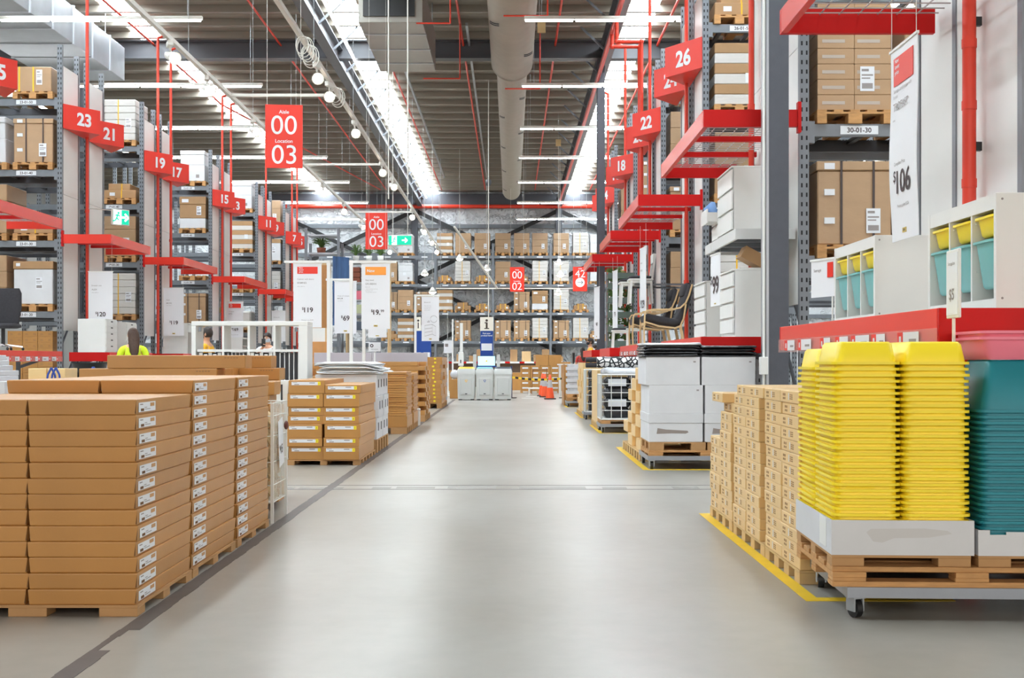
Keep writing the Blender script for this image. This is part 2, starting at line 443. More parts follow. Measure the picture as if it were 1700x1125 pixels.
# floor markings
def worn_strip(x0, x1, d0, d1, gaps=()):
    m = MB(); d = d0
    while d < d1:
        e = min(d1, d + 0.12); a = x0 + R(-0.003, 0.003); b = x1 + R(-0.004, 0.004)
        if not any(g0 < d < g1 for g0, g1 in gaps): m.box(a, b, d, e + 0.001, 0.0004, 0.0018)
        else: m.box(a, a + R(0.01, 0.05), d, e, 0.0004, 0.0018)
        d = e
    return m
GTAPE = mat('dark_tape', (92, 84, 80), 0.5, var=0.12, scale=5)
thing('floor_tape', 'long dark worn tape line along the brown carton stacks', 'tape', mesh=worn_strip(-1.635, -1.555, 3.6, 34, ((4.68, 4.93),)).mesh('floor_tape', GTAPE))
def ytape(x0, d0, d1, label, far=True):
    m = MB(); m.box(x0, x0 + 0.068, d0, d1, 0.0004, 0.002); m.box(x0 + 0.068, x0 + 0.7, d0, d0 + 0.08, 0.0004, 0.002)
    if far: m.box(x0 + 0.068, x0 + 0.7, d1 - 0.08, d1, 0.0004, 0.002)
    thing('floor_tape', label, 'tape', mesh=m.mesh('floor_tape', YTAPE), group='yellow floor tapes')
ytape(1.383, 5.64, 8.86, 'yellow floor tape around the nearest tan carton pallets')
ytape(1.357, 12.35, 15.6, 'yellow floor tape beside the white carton trolley')
ytape(1.36, 18.5, 20.95, 'yellow floor tape beside the wire rug cage')
ytape(1.36, 23.4, 25.9, 'yellow floor tape beside the small tan carton stack behind the rugs')
ytape(1.31, 28.6, 31.0, 'yellow floor tape beside the white tray stack')

# ceiling services
def duct():
    t = thing('rectangular_duct', 'silver plenum duct with a dark intake grille hanging over the aisle', 'duct', (0, 0, 0))
    part('casing', MB().box(-3.25, -1.88, 25.7, 30.1, 8.32, 9.25, c=0.01), mat('duct_sheet', (150, 146, 138), 0.4, metal=0.3, var=0.06, scale=1.5), t)
    part('grille', MB().box(-3.15, -2.05, 25.66, 25.69, 8.45, 9.15), BLACK, t, 'dark intake grille')
    m = MB(); 
    for y in (26.6, 27.9, 29.2): m.box(-3.27, -1.86, y, y + 0.05, 8.30, 8.319)
    part('flange', m, GALV, t); 
    m = MB()
    for x in (-3.2, -1.93):
        for y in (26.2, 29.6): m.cyl((x, y, 9.25), (x, y, 9.9), 0.012, n=6)
    part('hanger', m, GALV, t)
duct()
t = thing('rectangular_duct', 'long silver duct above the racks numbered 23 and 21', 'duct')
part('casing', MB().box(-11.9, -10.0, 14, 31.2, 8.35, 9.2, c=0.01), GALV, t)
m = MB(); y = 15
while y < 31: m.box(-11.93, -9.97, y, y + 0.05, 8.33, 9.22); y += 1.25
part('flange', m, mat('duct_flange', (196, 200, 206), 0.35, metal=0.4), t)
m = MB()
for y in (15.7, 20, 25, 30): m.cyl((-10.1, y, 9.2), (-10.1, y, 9.9), 0.012, n=6)
part('hanger', m, GALV, t)
t = thing('fabric_duct', 'long round grey fabric air duct above the middle of the aisle', 'duct')
DUCTF = mat('duct_fabric', (164, 154, 140), 0.75, var=0.04, scale=3, bump=0.06, bscale=40)
def circ(y, r, n=36): return [(0.03 + r * math.cos(2 * PI * i / n), y, 8.73 + r * math.sin(2 * PI * i / n)) for i in range(n)]
part('tube', MB().loft([circ(8, 0.53), circ(30.6, 0.53), circ(31.3, 0.4), circ(54.3, 0.4)]), DUCTF, t)
part('seam_collar', MB().loft([circ(30.5, 0.54), circ(30.62, 0.54)], 0, True, None, False), DUCTF, t)
m = MB()
for i, y in enumerate([10 + 2.6 * q for q in range(17)]):
    sx = 1 if i % 2 else -1
    if 28.5 < y < 31.5: continue
    c = (0.535 if y < 30 else 0.405)
    for q in range(6):
        a0 = -PI / 2 + sx * (0.55 + 0.1 * q); a1 = a0 + sx * 0.1
        for (dy, hgt) in ((0, 0.09), (0.14, 0.09)):
            yy = y + dy + q * 0.1
            m.quad((0.03 + c * math.cos(a0), yy, 8.73 + c * math.sin(a0)), (0.03 + c * math.cos(a1), yy + 0.1, 8.73 + c * math.sin(a1)), (0.03 + c * math.cos(a1), yy + 0.1 + hgt, 8.73 + c * math.sin(a1)), (0.03 + c * math.cos(a0), yy + hgt, 8.73 + c * math.sin(a0)))
part('slot', m, HOLE, t, 'dark air slots')
m = MB()
for y in range(9, 55, 5): m.cyl((0.03, y, 9.12), (0.03, y, 9.9), 0.008, n=6)
part('hanger', m, GALV, t)

def pipe_run(pts, r, label, drops=()):
    t = thing('sprinkler_pipe', label, 'pipe')
    m = MB(); m.tube(pts, r, 8)
    for p in pts[1:-1]: m.ball(p, r * 1.35, 8)
    part('pipe', m, PIPE, t)
    if drops:
        m = MB()
        for (a, b, c) in drops: m.tube([a, b, c], r * 0.6, 6)
        part('drop', m, PIPE, t)
    return t
pipe_run([(-6.2, 12, 9.6), (-6.2, 60, 9.6)], 0.028, 'thin red roof sprinkler pipe above the hanging 00 03 signs')
pipe_run([(-3.45, 12, 9.6), (-3.45, 60, 9.6)], 0.03, 'thin red roof sprinkler pipe beside the bright skylight strip')
pipe_run([(-1.28, 12, 9.6), (-1.28, 60, 9.6)], 0.03, 'thin red roof sprinkler pipe between plenum and round duct',
         [((-1.28, 25.5, 9.6), (-1.28, 25.5, 8.25), (-2.0, 25.5, 8.25)), ((-1.28, 30.3, 9.6), (-1.28, 30.3, 8.2), (-2.2, 30.3, 8.2))])
pipe_run([(1.2, 12, 9.6), (1.2, 60, 9.6)], 0.03, 'thin red roof sprinkler pipe just past the round fabric duct',
         [((0.75, 24.6, 9.6), (0.75, 24.6, 8.15), (-0.15, 24.6, 8.15)), ((0.75, 31, 9.6), (0.75, 31, 8.1), (-0.15, 31, 8.1))])
pipe_run([(3.95, 14, 9.6), (3.95, 60, 9.6)], 0.035, 'thin red roof sprinkler pipe above the racks numbered 26 and 22')
pipe_run([(2.32, 12, 8.62), (2.32, 59, 8.62)], 0.055, 'thick red sprinkler main clipped beneath the roof girder')
pipe_run([(2.32, 27.6, 8.6), (2.32, 27.6, 8.3), (2.95, 27.6, 8.3), (2.95, 27.6, 0.05)], 0.045, 'red riser dropping from the main between racks 22 and 18')
pipe_run([(2.32, 26.4, 8.6), (2.32, 26.4, 8.1), (2.86, 26.4, 8.1), (2.86, 26.4, 0.05)], 0.045, 'red riser dropping from the main just past rack 20')
pipe_run([(-16, 61.9, 9.0), (12, 61.9, 9.0)], 0.1, 'long red sprinkler main across the foil back wall')
pipe_run([(-9.6, 14, 9.6), (-9.6, 40, 9.6), (-6.5, 60, 9.6)], 0.03, 'red roof sprinkler pipe crossing over racks 19 to 15')
# grey conduits under the roof
for x, lab in ((-3.1, 'grey conduit under the roof beside the skylight strip'), (-1.12, 'grey conduit under the roof beside a thin red pipe')):
    thing('roof_conduit', lab, 'conduit', mesh=MB().box(x - 0.03, x + 0.03, 30.5, 56, 9.58, 9.66).mesh('roof_conduit', GALV))

# lamps
def batten(x0, x1, d, z, label):
    t = thing('linear_lamp', label, 'ceiling lamp', (x0, d, z), group='linear lamps over the rack aisles')
    L = x1 - x0
    part('housing', MB().box(0, L, -0.04, 0.04, 0, 0.07, c=0.006), LAMPW, t)
    n = max(1, int(round(L / 1.0))); w = L / n
    tm = MB().box(0.02, w - 0.04, -0.028, 0.028, -0.03, 0.0)
    me = tm.mesh('tube', TUBE)
    for i in range(n): link('tube', me, t, (i * w, 0, 0))
    m = MB()
    for x in (0.3, L - 0.3): m.cyl((x, 0, 0.07), (x, 0, ROOF - z + 0.06), 0.006, n=5)
    part('hanger', m, GALV, t)
for i, d in enumerate((24.0, 29.8, 35.3, 40.4, 46.0, 52.0, 58.0)):
    batten(-13.2, -6.14, d, 7.9, nth(i + 1).replace('lowest', 'nearest') + ' crosswise linear lamp above the numbered racks across the dark tape')
    batten(0.27, 6.3, d, 7.9, nth(i + 1).replace('lowest', 'nearest') + ' crosswise linear lamp beside the round fabric duct')
t = thing('linear_lamp', 'continuous white light line running lengthwise beside the central skylight', 'ceiling lamp', (-4.2, 14, 9.2), group='lengthwise light line')
part('housing', MB().box(-0.03, 0.03, 0, 46, 0, 0.05), LAMPW, t); part('tube', MB().box(-0.025, 0.025, 0, 46, -0.03, 0), TUBE, t)
m = MB()
for y in range(1, 46, 4): m.cyl((0, y, 0.05), (0, y, 0.5), 0.006, n=5)
part('hanger', m, GALV, t)

def track(x, d0, d1, z, label, cross=()):
    t = thing('lighting_track', label, 'lighting track', (0, 0, 0))
    part('rail', MB().box(x - 0.035, x + 0.035, d0, d1, z, z + 0.07), LAMPW, t)
    m = MB(); y = d0 + 1
    while y < d1: m.cyl((x, y, z + 0.07), (x, y, ROOF + 0.05), 0.005, n=5); y += 5
    part('hanger', m, GALV, t)
    for (xx, y) in cross: part('cross_rail', MB().box(xx, x - 0.035, y - 0.03, y + 0.03, z, z + 0.05), LAMPW, t)
TA, TB, TZ = -3.27, -5.35, 6.13
track(TA, 14, 57, TZ, 'pale lighting track running past the plenum duct', ((TB + 0.04, 22.9), (TB + 0.04, 31.0), (TB + 0.04, 41)))
track(TB, 14, 57, TZ, 'pale lighting track closest to the odd-numbered racks')
def spot_tpl():
    body = MB().box(-0.04, 0.04, -0.11, 0.11, -0.09, -0.002, c=0.008).mesh('driver_box', LAMPW)
    M = Matrix.Translation((0.02, -0.02, -0.25)) @ Matrix.Rotation(math.radians(-66), 4, 'X') @ Matrix.Rotation(-0.35, 4, 'Y')
    head = MB().lathe([(0.001, 0.14), (0.055, 0.13), (0.075, 0.0), (0.105, -0.13), (0.1, -0.13), (0.07, -0.06), (0.001, -0.05)], 14, 0, M)
    hm = head.mesh('lamp_head', LAMPW)
    gl = MB().cyl((0, 0, -0.085), (0, 0, -0.075), 0.08, n=14, M=M).mesh('lens', SPOT)
    st = MB().cyl((0, 0, -0.09), (0.02, -0.02, -0.22), 0.018, n=8).mesh('stem', LAMPW)
    return Tpl('track_spotlight', 'spotlight', None, [('driver_box', body, []), ('stem', st, []), ('lamp_head', hm, [('lens', gl)])])
SP = spot_tpl()
for i, d in enumerate((20.3, 21.7, 25.2, 30.5, 33, 40, 44.6, 48.8, 53)):
    SP.put(nth(i + 1).replace('lowest', 'nearest') + ' spotlight on the track past the plenum duct', (TA, d, TZ), R(-0.4, 0.4), 'track spotlights')
for i, d in enumerate((18.9, 21.2, 25, 29.5, 34.3, 38.5, 43.0, 48, 53)):
    SP.put(nth(i + 1).replace('lowest', 'nearest') + ' spotlight on the track by the odd-numbered racks', (TB, d, TZ), R(-0.5, 0.5), 'track spotlights')
# far pendant spots and rails in front of the back rack
t = thing('lighting_track', 'pale lighting track crossing in front of the back rack', 'lighting track')
part('rail', MB().box(-3.2, 3.2, 51.4, 51.46, 4.15, 4.2), LAMPW, t)
part('cross_rail', MB().bar((-1.9, 40.5, 5.6), (-0.6, 51.4, 4.2), 0.06, 0.06), LAMPW, t)
part('hanger', MB().cyl((-3, 51.43, 4.2), (-3, 51.43, ROOF), 0.008, n=5).cyl((3, 51.43, 4.2), (3, 51.43, ROOF), 0.008, n=5), GALV, t)
def pendant(loc, label):
    t = thing('pendant_lamp', label, 'pendant lamp', loc, 0, 'far pendant lamps')
    part('lamp_shade', MB().lathe([(0.02, 0.2), (0.05, 0.19), (0.1, 0.1), (0.17, 0.0), (0.16, 0.0), (0.09, 0.09), (0.02, 0.12)], 14), LAMPW, t)
    part('bulb', MB().ball((0, 0, 0.0), 0.13, 12, 0, None, (1, 1, 0.5)), SPOT, t)
    part('cord', MB().cyl((0, 0, 0.2), (0, 0, ROOF + 0.05 - loc.z), 0.006, n=5), LAMPW, t)
for (x, y, d, lab) in ((763, 430, 50, 'lit pendant lamp between the foil wall and info kiosk'), (808, 447, 50, 'lit pendant lamp straight above the info kiosk'),
                       (928, 437, 50, 'lit pendant lamp between the 00 02 and 42 signs, upper one'), (930, 457, 48, 'bright pendant lamp just below another near the 42 sign'),
                       (927, 487, 47, 'lowest lit pendant lamp beneath the 42 sign'), (705, 455, 48, 'lit pendant lamp above the instruction banner'), (718, 485, 47, 'lowest lit pendant lamp above the instruction banner')):
    pendant(at(x, y, d), lab)
# suspension rods
for x, d, y0, y1, lab in ((645, 24, 330, 11, 'thin white suspension rod beside the light line'), (677, 24, 322, 11, 'thin white suspension rod in front of the plenum duct'), (811, 37, 526, 345, 'thin white rod holding the info sign')):
    a = at(x, y0, d); thing('suspension_rod', lab, 'rod', mesh=MB().cyl((a.x, d, a.z), (a.x, d, ROOF), 0.014, n=8).mesh('suspension_rod', LAMPW))

for x, y, d, lab in ((899, 46, 27, 'small tan board hanging beside the round duct, upper one'), (927, 237, 42, 'small tan board hanging beside the round duct, lower one')):
    p = at(x, y, d); t = thing('hanging_board', lab, 'board', p)
    part('board', MB().box(-0.09, 0.09, -0.01, 0.01, -0.12, 0.12), mat('board_tan', (206, 178, 128), 0.6), t); part('wire', MB().cyl((0, 0, 0.12), (0, 0, ROOF + 0.05 - p.z), 0.004, n=5), GALV, t)
for i, d in enumerate((18.6, 19.1, 22.1)):
    t = thing('cable_coil', ('nearest coil of white cable on the track past the plenum duct', 'second coil of white cable on the same track', 'white cable loop beside the lit spotlight')[i], 'cable', (TA + 0.05, d, TZ - 0.002), 0, 'cable coils')
    m = MB()
    for q in range(3): m.tube([((0.1 + 0.015 * q) * math.cos(u * PI / 8 + PI / 2) + 0.02 * q, 0.03 * q, -(0.14 + 0.02 * q) + (0.14 + 0.02 * q) * math.sin(u * PI / 8 + PI / 2)) for u in range(17)], 0.008, 5)
    part('cable', m, LAMPW, t)
t = thing('dome_camera', 'small grey dome camera hung low under the roof in front of the back wall', 'camera', at(811, 303, 44))
part('dome', MB().lathe([(0.001, -0.14), (0.07, -0.11), (0.1, -0.02), (0.1, 0.08), (0.03, 0.14), (0.03, 0.2)], 14), DKSTEEL, t); part('pole', MB().cyl((0, 0, 0.2), (0, 0, ROOF + 0.05 - at(811, 303, 44).z), 0.02, n=8), LAMPW, t)
# ================================================================ RACKS, PALLETS AND LOADS
def euro_pallet_tpl(w=0.8, l=1.08, name='wooden_pallet', m=WOOD):
    top = MB()
    n = 5
    for i in range(n):
        x = -w / 2 + 0.05 + (w - 0.1) * i / (n - 1); top.box(x - 0.05, x + 0.05, -l / 2, l / 2, 0.122, 0.144)
    for y in (-l / 2 + 0.07, 0, l / 2 - 0.07): top.box(-w / 2, w / 2, y - 0.07, y + 0.07, 0.1, 0.1215)
    br = []
    for x, bw in ((-w / 2 + 0.05, 0.05), (0, 0.0725), (w / 2 - 0.05, 0.05)):
        q = MB().box(x - bw, x + bw, -l / 2, l / 2, 0, 0.0225)
        for y in (-l / 2 + 0.07, 0, l / 2 - 0.07): q.box(x - bw, x + bw, y - 0.07, y + 0.07, 0.0225, 0.0995)
        br.append(('bearer', q.mesh('bearer', m), []))
    return Tpl(name, 'pallet', None, [('deck', top.mesh('deck', m), [])] + br)
PAL = euro_pallet_tpl()

def waybill(mb, x, y, z, w, h):
    """white paper label facing -Y"""
    mb.box(x, x + w, y - 0.003, y, z, z + h, 0)
    for fz, fh, a, b in ((0.8, 0.1, 0.1, 0.6), (0.62, 0.06, 0.1, 0.9), (0.5, 0.05, 0.1, 0.7), (0.1, 0.22, 0.12, 0.88)):
        mb.box(x + a * w, x + b * w, y - 0.0042, y - 0.003, z + fz * h, z + (fz + fh) * h, 1)
def load_tpl(kind):
    w, l = 0.78, 1.0; parts = []; lab = MB(); body = MB(); st = MB(); mats = [WRAP]; stm = STRAPD
    x0, x1, y0, y1 = -w / 2, w / 2, -l / 2, l / 2
    if kind == 'brown_strapped':
        h = 0.88; body.box(x0, x1, y0, y1, 0, h - 0.1, 0, 0.012); body.box(x0 - 0.012, x1 + 0.012, y0 - 0.012, y1 + 0.012, h - 0.098, h, 0, 0.01)
        for x in (-0.14, 0.2): st.box(x - 0.012, x + 0.012, y0 - 0.017, y0 - 0.0125, 0, h + 0.004); st.box(x - 0.012, x + 0.012, y0 - 0.017, y1, h + 0.001, h + 0.004)
        waybill(lab, 0.12, y0 - 0.018, 0.12, 0.15, 0.26); [lab.box(-0.32, -0.21, y0 - 0.016, y0 - 0.0005, z, z + 0.065, 0) for z in (h - 0.085, 0.52, 0.22)]
    elif kind == 'white_lidded':
        h = 0.86; mats = [WCARD, CARD3]; body.box(x0, x1, y0, y1, 0, h - 0.16, 0, 0.012); body.box(x0 - 0.012, x1 + 0.012, y0 - 0.012, y1 + 0.012, h - 0.158, h, 1, 0.01)
        waybill(lab, 0.05, y0 - 0.004, 0.3, 0.14, 0.24); lab.box(-0.34, -0.26, y0 - 0.016, y0 - 0.013, h - 0.1, h - 0.04, 0)
    elif kind == 'brown_tall':
        h = 0.98
        for k in range(3): body.box(x0 + R(0, .01), x1 - R(0, .01), y0, y1, k * 0.327 + 0.002, (k + 1) * 0.327, 0, 0.01)
        waybill(lab, 0.08, y0 - 0.002, 0.2, 0.15, 0.25)
    elif kind == 'brown_low':
        h = 0.36; mats = [CARD3]; body.box(x0, x1, y0, y1, 0, 0.2, 0, 0.01); body.box(x0 + 0.1, x1 - 0.15, y0 + 0.03, y1, 0.202, h, 0, 0.01); stm = STRAP
        for x in (0.04,): st.box(x - 0.012, x + 0.012, y0 - 0.006, y0 - 0.001, 0, 0.2); st.box(x - 0.012, x + 0.012, y0 + 0.022, y0 + 0.029, 0.205, h)
        lab.box(-0.25, -0.12, y0 - 0.004, y0 - 0.001, 0.06, 0.14, 0)
    elif kind == 'small_yellow':
        h = 0.3; mats = [CARD3]; body.box(x0 + 0.06, x1 - 0.08, y0 + 0.05, y1 - 0.1, 0, 0.22, 0, 0.01); body.box(x0 + 0.2, x1 - 0.2, y0 + 0.1, y1 - 0.1, 0.222, h, 0, 0.008); stm = STRAP
        for x in (-0.12, 0.12): st.box(x - 0.016, x + 0.016, y0 + 0.044, y0 + 0.049, 0, 0.222); st.box(x - 0.016, x + 0.016, y0 + 0.094, y0 + 0.099, 0.222, h)
        lab.box(0.15, 0.25, y0 + 0.046, y0 + 0.049, 0.05, 0.14, 0)
    elif kind == 'strapped_top':
        h = 0.6; body.box(x0 + 0.03, x1 - 0.03, y0, y1, 0, 0.5, 0, 0.012); stm = STRAP
        for i in range(5): body.ball((-0.2 + 0.1 * i, R(-.2, .2), 0.5), 0.12, 8, 1, None, (1, 1.2, 0.55))
        mats = [WRAP, POLYW]
        for x in (-0.28, 0.0): st.box(x - 0.014, x + 0.014, y0 - 0.005, y0 - 0.001, 0.0, 0.5)
        waybill(lab, 0.06, y0 - 0.002, 0.14, 0.12, 0.3)
    elif kind == 'white_wrapped':
        h = 1.0; mats = [WRAPW]
        for k in range(6): body.box(x0 + R(0, .012), x1 - R(0, .012), y0, y1, k * h / 6 + 0.002, (k + 1) * h / 6, 0, 0.014)
        stm = STRAP; st.box(-0.05, -0.025, y0 - 0.005, y0 - 0.001, 0.0, h)
        waybill(lab, 0.14, y0 - 0.002, 0.3, 0.14, 0.24)
    elif kind == 'white_pair':
        h = 0.92; mats = [WCARD]; body.box(x0 + 0.03, x1 - 0.03, y0, y1, 0, 0.48, 0, 0.012); body.box(x0 + 0.02, x1 - 0.04, y0 + 0.01, y1, 0.482, 0.8, 0, 0.012); body.box(x0 + 0.01, x1 - 0.03, y0, y1, 0.802, h, 0, 0.012)
        lab.box(-0.12, 0.02, y0 - 0.003, y0 - 0.001, 0.3, 0.44, 0); lab.box(0.1, 0.2, y0 - 0.003, y0 - 0.001, 0.1, 0.2, 1)
    elif kind == 'brown_white':
        h = 0.95; mats = [CARD3, WCARD]
        body.box(x0, x1, y0, y1, 0, 0.3, 1, 0.012); body.box(x0, x1, y0, y1, 0.302, 0.72, 0, 0.012); body.box(x0 - 0.01, x1 + 0.01, y0 - 0.01, y1, 0.722, h, 0, 0.012)
        waybill(lab, 0.12, y0 - 0.004, 0.4, 0.14, 0.26); lab.box(-0.32, -0.12, y0 - 0.013, y0 - 0.0105, 0.78, 0.88, 0)
    elif kind == 'striped':
        h = 0.98; mats = [WRAPW, CARD3]
        for k in range(6): body.box(x0, x1, y0, y1, k * h / 6 + 0.001, (k + 1) * h / 6 - 0.001, k % 2, 0.01)
        lab.box(0.1, 0.22, y0 - 0.003, y0 - 0.001, 0.35, 0.5, 0)
    elif kind == 'grid':
        h = 1.14; mats = [WRAP]
        for k in range(7):
            for c in range(2): body.box(x0 + c * 0.39 + 0.001, x0 + c * 0.39 + 0.389, y0, y1, k * h / 7 + 0.001, (k + 1) * h / 7 - 0.001, 0, 0.005)
        for k in range(7):
            for c in range(2): lab.box(x0 + 0.05 + c * 0.37, x0 + 0.29 + c * 0.37, y0 - 0.003, y0 - 0.0005, k * h / 7 + 0.06, k * h / 7 + 0.095, 2)
        waybill(lab, 0.06, y0 - 0.006, 0.2, 0.15, 0.26)
    elif kind == 'pallets_only':
        h = 0.0; return PAL
    elif kind == 'sacks':
        h = 0.62; mats = [WRAPW]
        body.box(x0 + 0.08, x1 - 0.08, y0 + 0.1, y1 - 0.1, 0, 0.62, 0, 0.05)
        lab.box(-0.1, 0.02, y0 + 0.09, y0 + 0.099, 0.2, 0.36, 0)
    parts.append(('carton_stack', body.mesh('carton_stack', mats), []))
    if st.v: parts.append(('strap', st.mesh('strap', stm), []))
    if lab.v: parts.append(('paper_label', lab.mesh('paper_label', [STICK, INKL, STICKD]), []))
    t = Tpl('pallet_load', 'pallet load', None, parts); t.h = h
    return t
LOADS = {}
ONES = 'zero one two three four five six seven eight nine ten eleven twelve thirteen fourteen fifteen sixteen seventeen eighteen nineteen'.split()
def word(n): return ONES[n] if n < 20 else {2: 'twenty', 3: 'thirty', 4: 'forty'}[n // 10] + ('-' + ONES[n % 10] if n % 10 else '')
DESC = {'brown_strapped': 'brown carton with dark straps', 'white_lidded': 'white carton with a brown lid', 'brown_tall': 'tall wrapped brown cartons', 'brown_low': 'low flat brown cartons', 'small_yellow': 'small cartons tied with yellow straps',
        'strapped_top': 'wrapped brown carton topped with clear bags', 'white_wrapped': 'tall white film-wrapped cartons', 'white_pair': 'white cartons stacked', 'brown_white': 'brown carton over a white one', 'striped': 'brown and white layered cartons', 'grid': 'seven layers of labelled brown cartons', 'sacks': 'pale bagged goods'}
def put_load(kind, x, y, z, place, group):
    PAL.put('wooden pallet ' + ('left empty ' if kind == 'bare' else '') + place, (x, y, z), 0, group + ' pallets')
    if kind == 'bare': return
    if kind not in LOADS: LOADS[kind] = load_tpl(kind)
    LOADS[kind].put(DESC[kind] + ' ' + place, (x, y, z + 0.1455), 0, group)

UPH = 7.45
def upright_mesh(h):
    m = MB(); m.box(-0.05, 0.05, -0.035, 0.035, 0, h)
    z = 0.15
    while z < h - 0.05:
        for x in (-0.026, 0.026): m.box(x - 0.009, x + 0.009, -0.0362, -0.034, z, z + 0.045, 1)
        z += 0.1
    return m.mesh('upright', [STEEL, HOLE])
UPM = upright_mesh(UPH)
FOOT = MB().box(-0.08, 0.08, -0.07, 0.07, 0, 0.012).mesh('foot_plate', DKSTEEL)
BEAM_L = 2.78
BEAMM = MB().box(0, BEAM_L, -0.025, 0.025, -0.13, 0).box(0.0, 0.06, -0.03, 0.03, -0.2, 0.03).box(BEAM_L - 0.06, BEAM_L, -0.03, 0.03, -0.2, 0.03).mesh('beam', STEEL)
DKBEAM = MB().box(0, BEAM_L, -0.025, 0.025, -0.13, 0).mesh('beam', DKSTEEL)
RAILM = MB()
for i in range(6): RAILM.box(0.2 + i * 0.46, 0.26 + i * 0.46, 0.03, 0.93, -0.05, -0.005)
RAILM = RAILM.mesh('support_bar', DKSTEEL)
def loc_label(txt):
    return MB().box(-0.2, 0.2, -0.0035, 0, -0.045, 0.045, 0).text(txt, 0.05, (0, -0.004, -0.025), (1, 0, 0), (0, 0, 1), 'c', 0.02, 1).mesh('location_label', [STICK, PRICEINK])
def rack(side, xf, d0, base, no, loads, label, lab_x=0.75, panel=True, nlev=4, d_back=1.0, panel_z=1.72):
    """one rack bay; the end towards the aisle stands at xf and the row runs outwards (side = -1 or 1)"""
    t = thing('pallet_rack', label, 'pallet rack', (xf, d0, 0))
    for x in (side * 0.05, side * (0.15 + BEAM_L)):
        for y in (0, d_back - 0.07):
            u = link('upright', UPM, t, (x, y, 0)); link('foot_plate', FOOT, u)
    x0 = 0.1 if side > 0 else -0.1 - BEAM_L
    for k in range(nlev):
        z = base + 1.42 * k
        b = link('beam', BEAMM, t, (x0, -0.005, z))
        if no:
            lx = lab_x if side > 0 else BEAM_L - lab_x
            link('location_label', loc_label('%d-01-%d' % (no, 20 + 10 * k)), b, (lx, -0.031, -0.065))
        link('beam', DKBEAM, t, (x0, d_back - 0.065, z)); link('support_bar', RAILM, t, (x0, 0, z))
    if panel:
        m = MB(); zs = (panel_z, 4.46, 7.05)
        for a, b in zip(zs, zs[1:]): m.box(side * 0.012, side * 0.04, 0.045, d_back - 0.115, a + 0.004, b - 0.004)
        part('end_panel', m, PANEL, t, 'white end panel')
    m = MB()
    zz = 0.4
    while zz < 6.3:
        m.bar((side * 0.07, 0.0, zz), (side * 0.07, d_back - 0.07, zz + 0.9), 0.03, 0.03); zz += 0.9
    part('brace', m, DKSTEEL, t)
    group = 'loads in the rack numbered %s' % no
    for (slot, k, kind) in loads:
        x = xf + side * (0.58 + slot * 0.92); z = 0.0 if k < 0 else base + 1.42 * k
        pl = ('on the floor of rack %s' % word(no)) if k < 0 else 'on the %s beam of rack %s' % (ORD[k + 1], word(no))
        if slot: pl += ', one place in'
        put_load(kind, x, d0 + 0.47, z + 0.001, pl, group)
    return t

def number_sign(side, xf, d0, no, where):
    """triangular prism sign; its bold number faces the shopper"""
    t = thing('aisle_number_sign', 'red wedge-shaped sign numbered %s %s' % (word(no), where), 'sign', (xf, d0, 5.78))
    ap = -side * 0.5
    poly = [(0, 0), (ap, 0.72), (0, 1.4)]
    m = MB(); m.prism(poly if side > 0 else poly, 0, 0.49)
    part('sign_body', m, RED, t)
    a, b = Vector((0, 0, 0)), Vector((ap, 0.72, 0))
    if side > 0: a, b = b, a          # text runs from screen left to right
    u = (b - a).normalized(); n = Vector((u.y, -u.x, 0)) ; n = n if n.y < 0 else -n
    mid = a * 0.5 + b * 0.5 + Vector((0, 0, 0.12)) + n * 0.004 + (u * 0.05 if side < 0 else u * 0.0)
    part('number', MB().text(str(no), 0.25, mid, u, (0, 0, 1), 'c', 0.035), PAPER, t)
    return t
def riser(x, d, z1, label):
    t = thing('sprinkler_riser', label, 'pipe', (x, d, 0))
    m = MB().cyl((0, 0, 0.02), (0, 0, z1), 0.034, n=10)
    m.tube([(0, 0, z1), (0.18 if x < 0 else -0.18, 0.15, z1 + 0.12)], 0.032, 8)
    part('pipe', m, PIPE, t)
    m = MB()
    for z in (2.4, 4.2, 6.0): m.cyl((0, 0, z), (0, 0, z + 0.07), 0.045, n=10)
    part('coupling', m, PIPE, t)
LEFT = [(24.2, 23, 21), (29.55, 19, 17), (36.3, 15, 13), (42.9, 11, 9), (48.1, 7, 5)]
LL = {23: [(0, 3, 'strapped_top'), (0, 2, 'brown_strapped'), (1, 2, 'white_pair'), (0, 1, 'brown_low'), (1, 1, 'brown_tall'), (0, 0, 'white_lidded'), (1, 0, 'brown_tall')],
      19: [(0, 3, 'white_wrapped'), (0, 2, 'brown_low'), (0, 1, 'brown_tall'), (0, 0, 'white_wrapped'), (0, -1, 'brown_white')],
      15: [(0, 3, 'white_pair'), (0, 2, 'brown_white'), (0, 1, 'bare'), (0, 0, 'brown_strapped'), (0, -1, 'brown_tall')],
      11: [(0, 3, 'white_pair'), (0, 2, 'striped'), (0, 1, 'bare'), (0, 0, 'sacks')],
      7: [(0, 3, 'brown_tall'), (0, 2, 'white_lidded'), (0, 1, 'white_wrapped'), (0, 0, 'brown_low')]}
for d0, a, b in LEFT:
    rack(-1, -9.0, d0, 2.1, a, LL[a], 'grey pallet rack with the red sign %s on its white end panel' % word(a), 0.62)
    rack(-1, -9.0, d0 + 1.5, 2.1, 0, [], 'grey pallet rack backing onto rack %s, behind the red sign %s' % (word(a), word(b)))
    number_sign(-1, -8.985, d0 - 0.02, a, 'high on a white rack end')
    number_sign(-1, -8.985, d0 + 1.5, b, 'high on a white rack end')
    riser(-8.86, d0 + (1.0 if a == 23 else 0.7), 9.2, 'red vertical sprinkler pipe beside the sign %s' % word(a))
    if a in (19, 15, 7): riser(-8.86, d0 + 1.85, 9.2, 'red vertical sprinkler pipe beside the sign %s' % word(b))
number_sign(-1, -8.985, 20.0, 25, 'cut off by the picture edge')
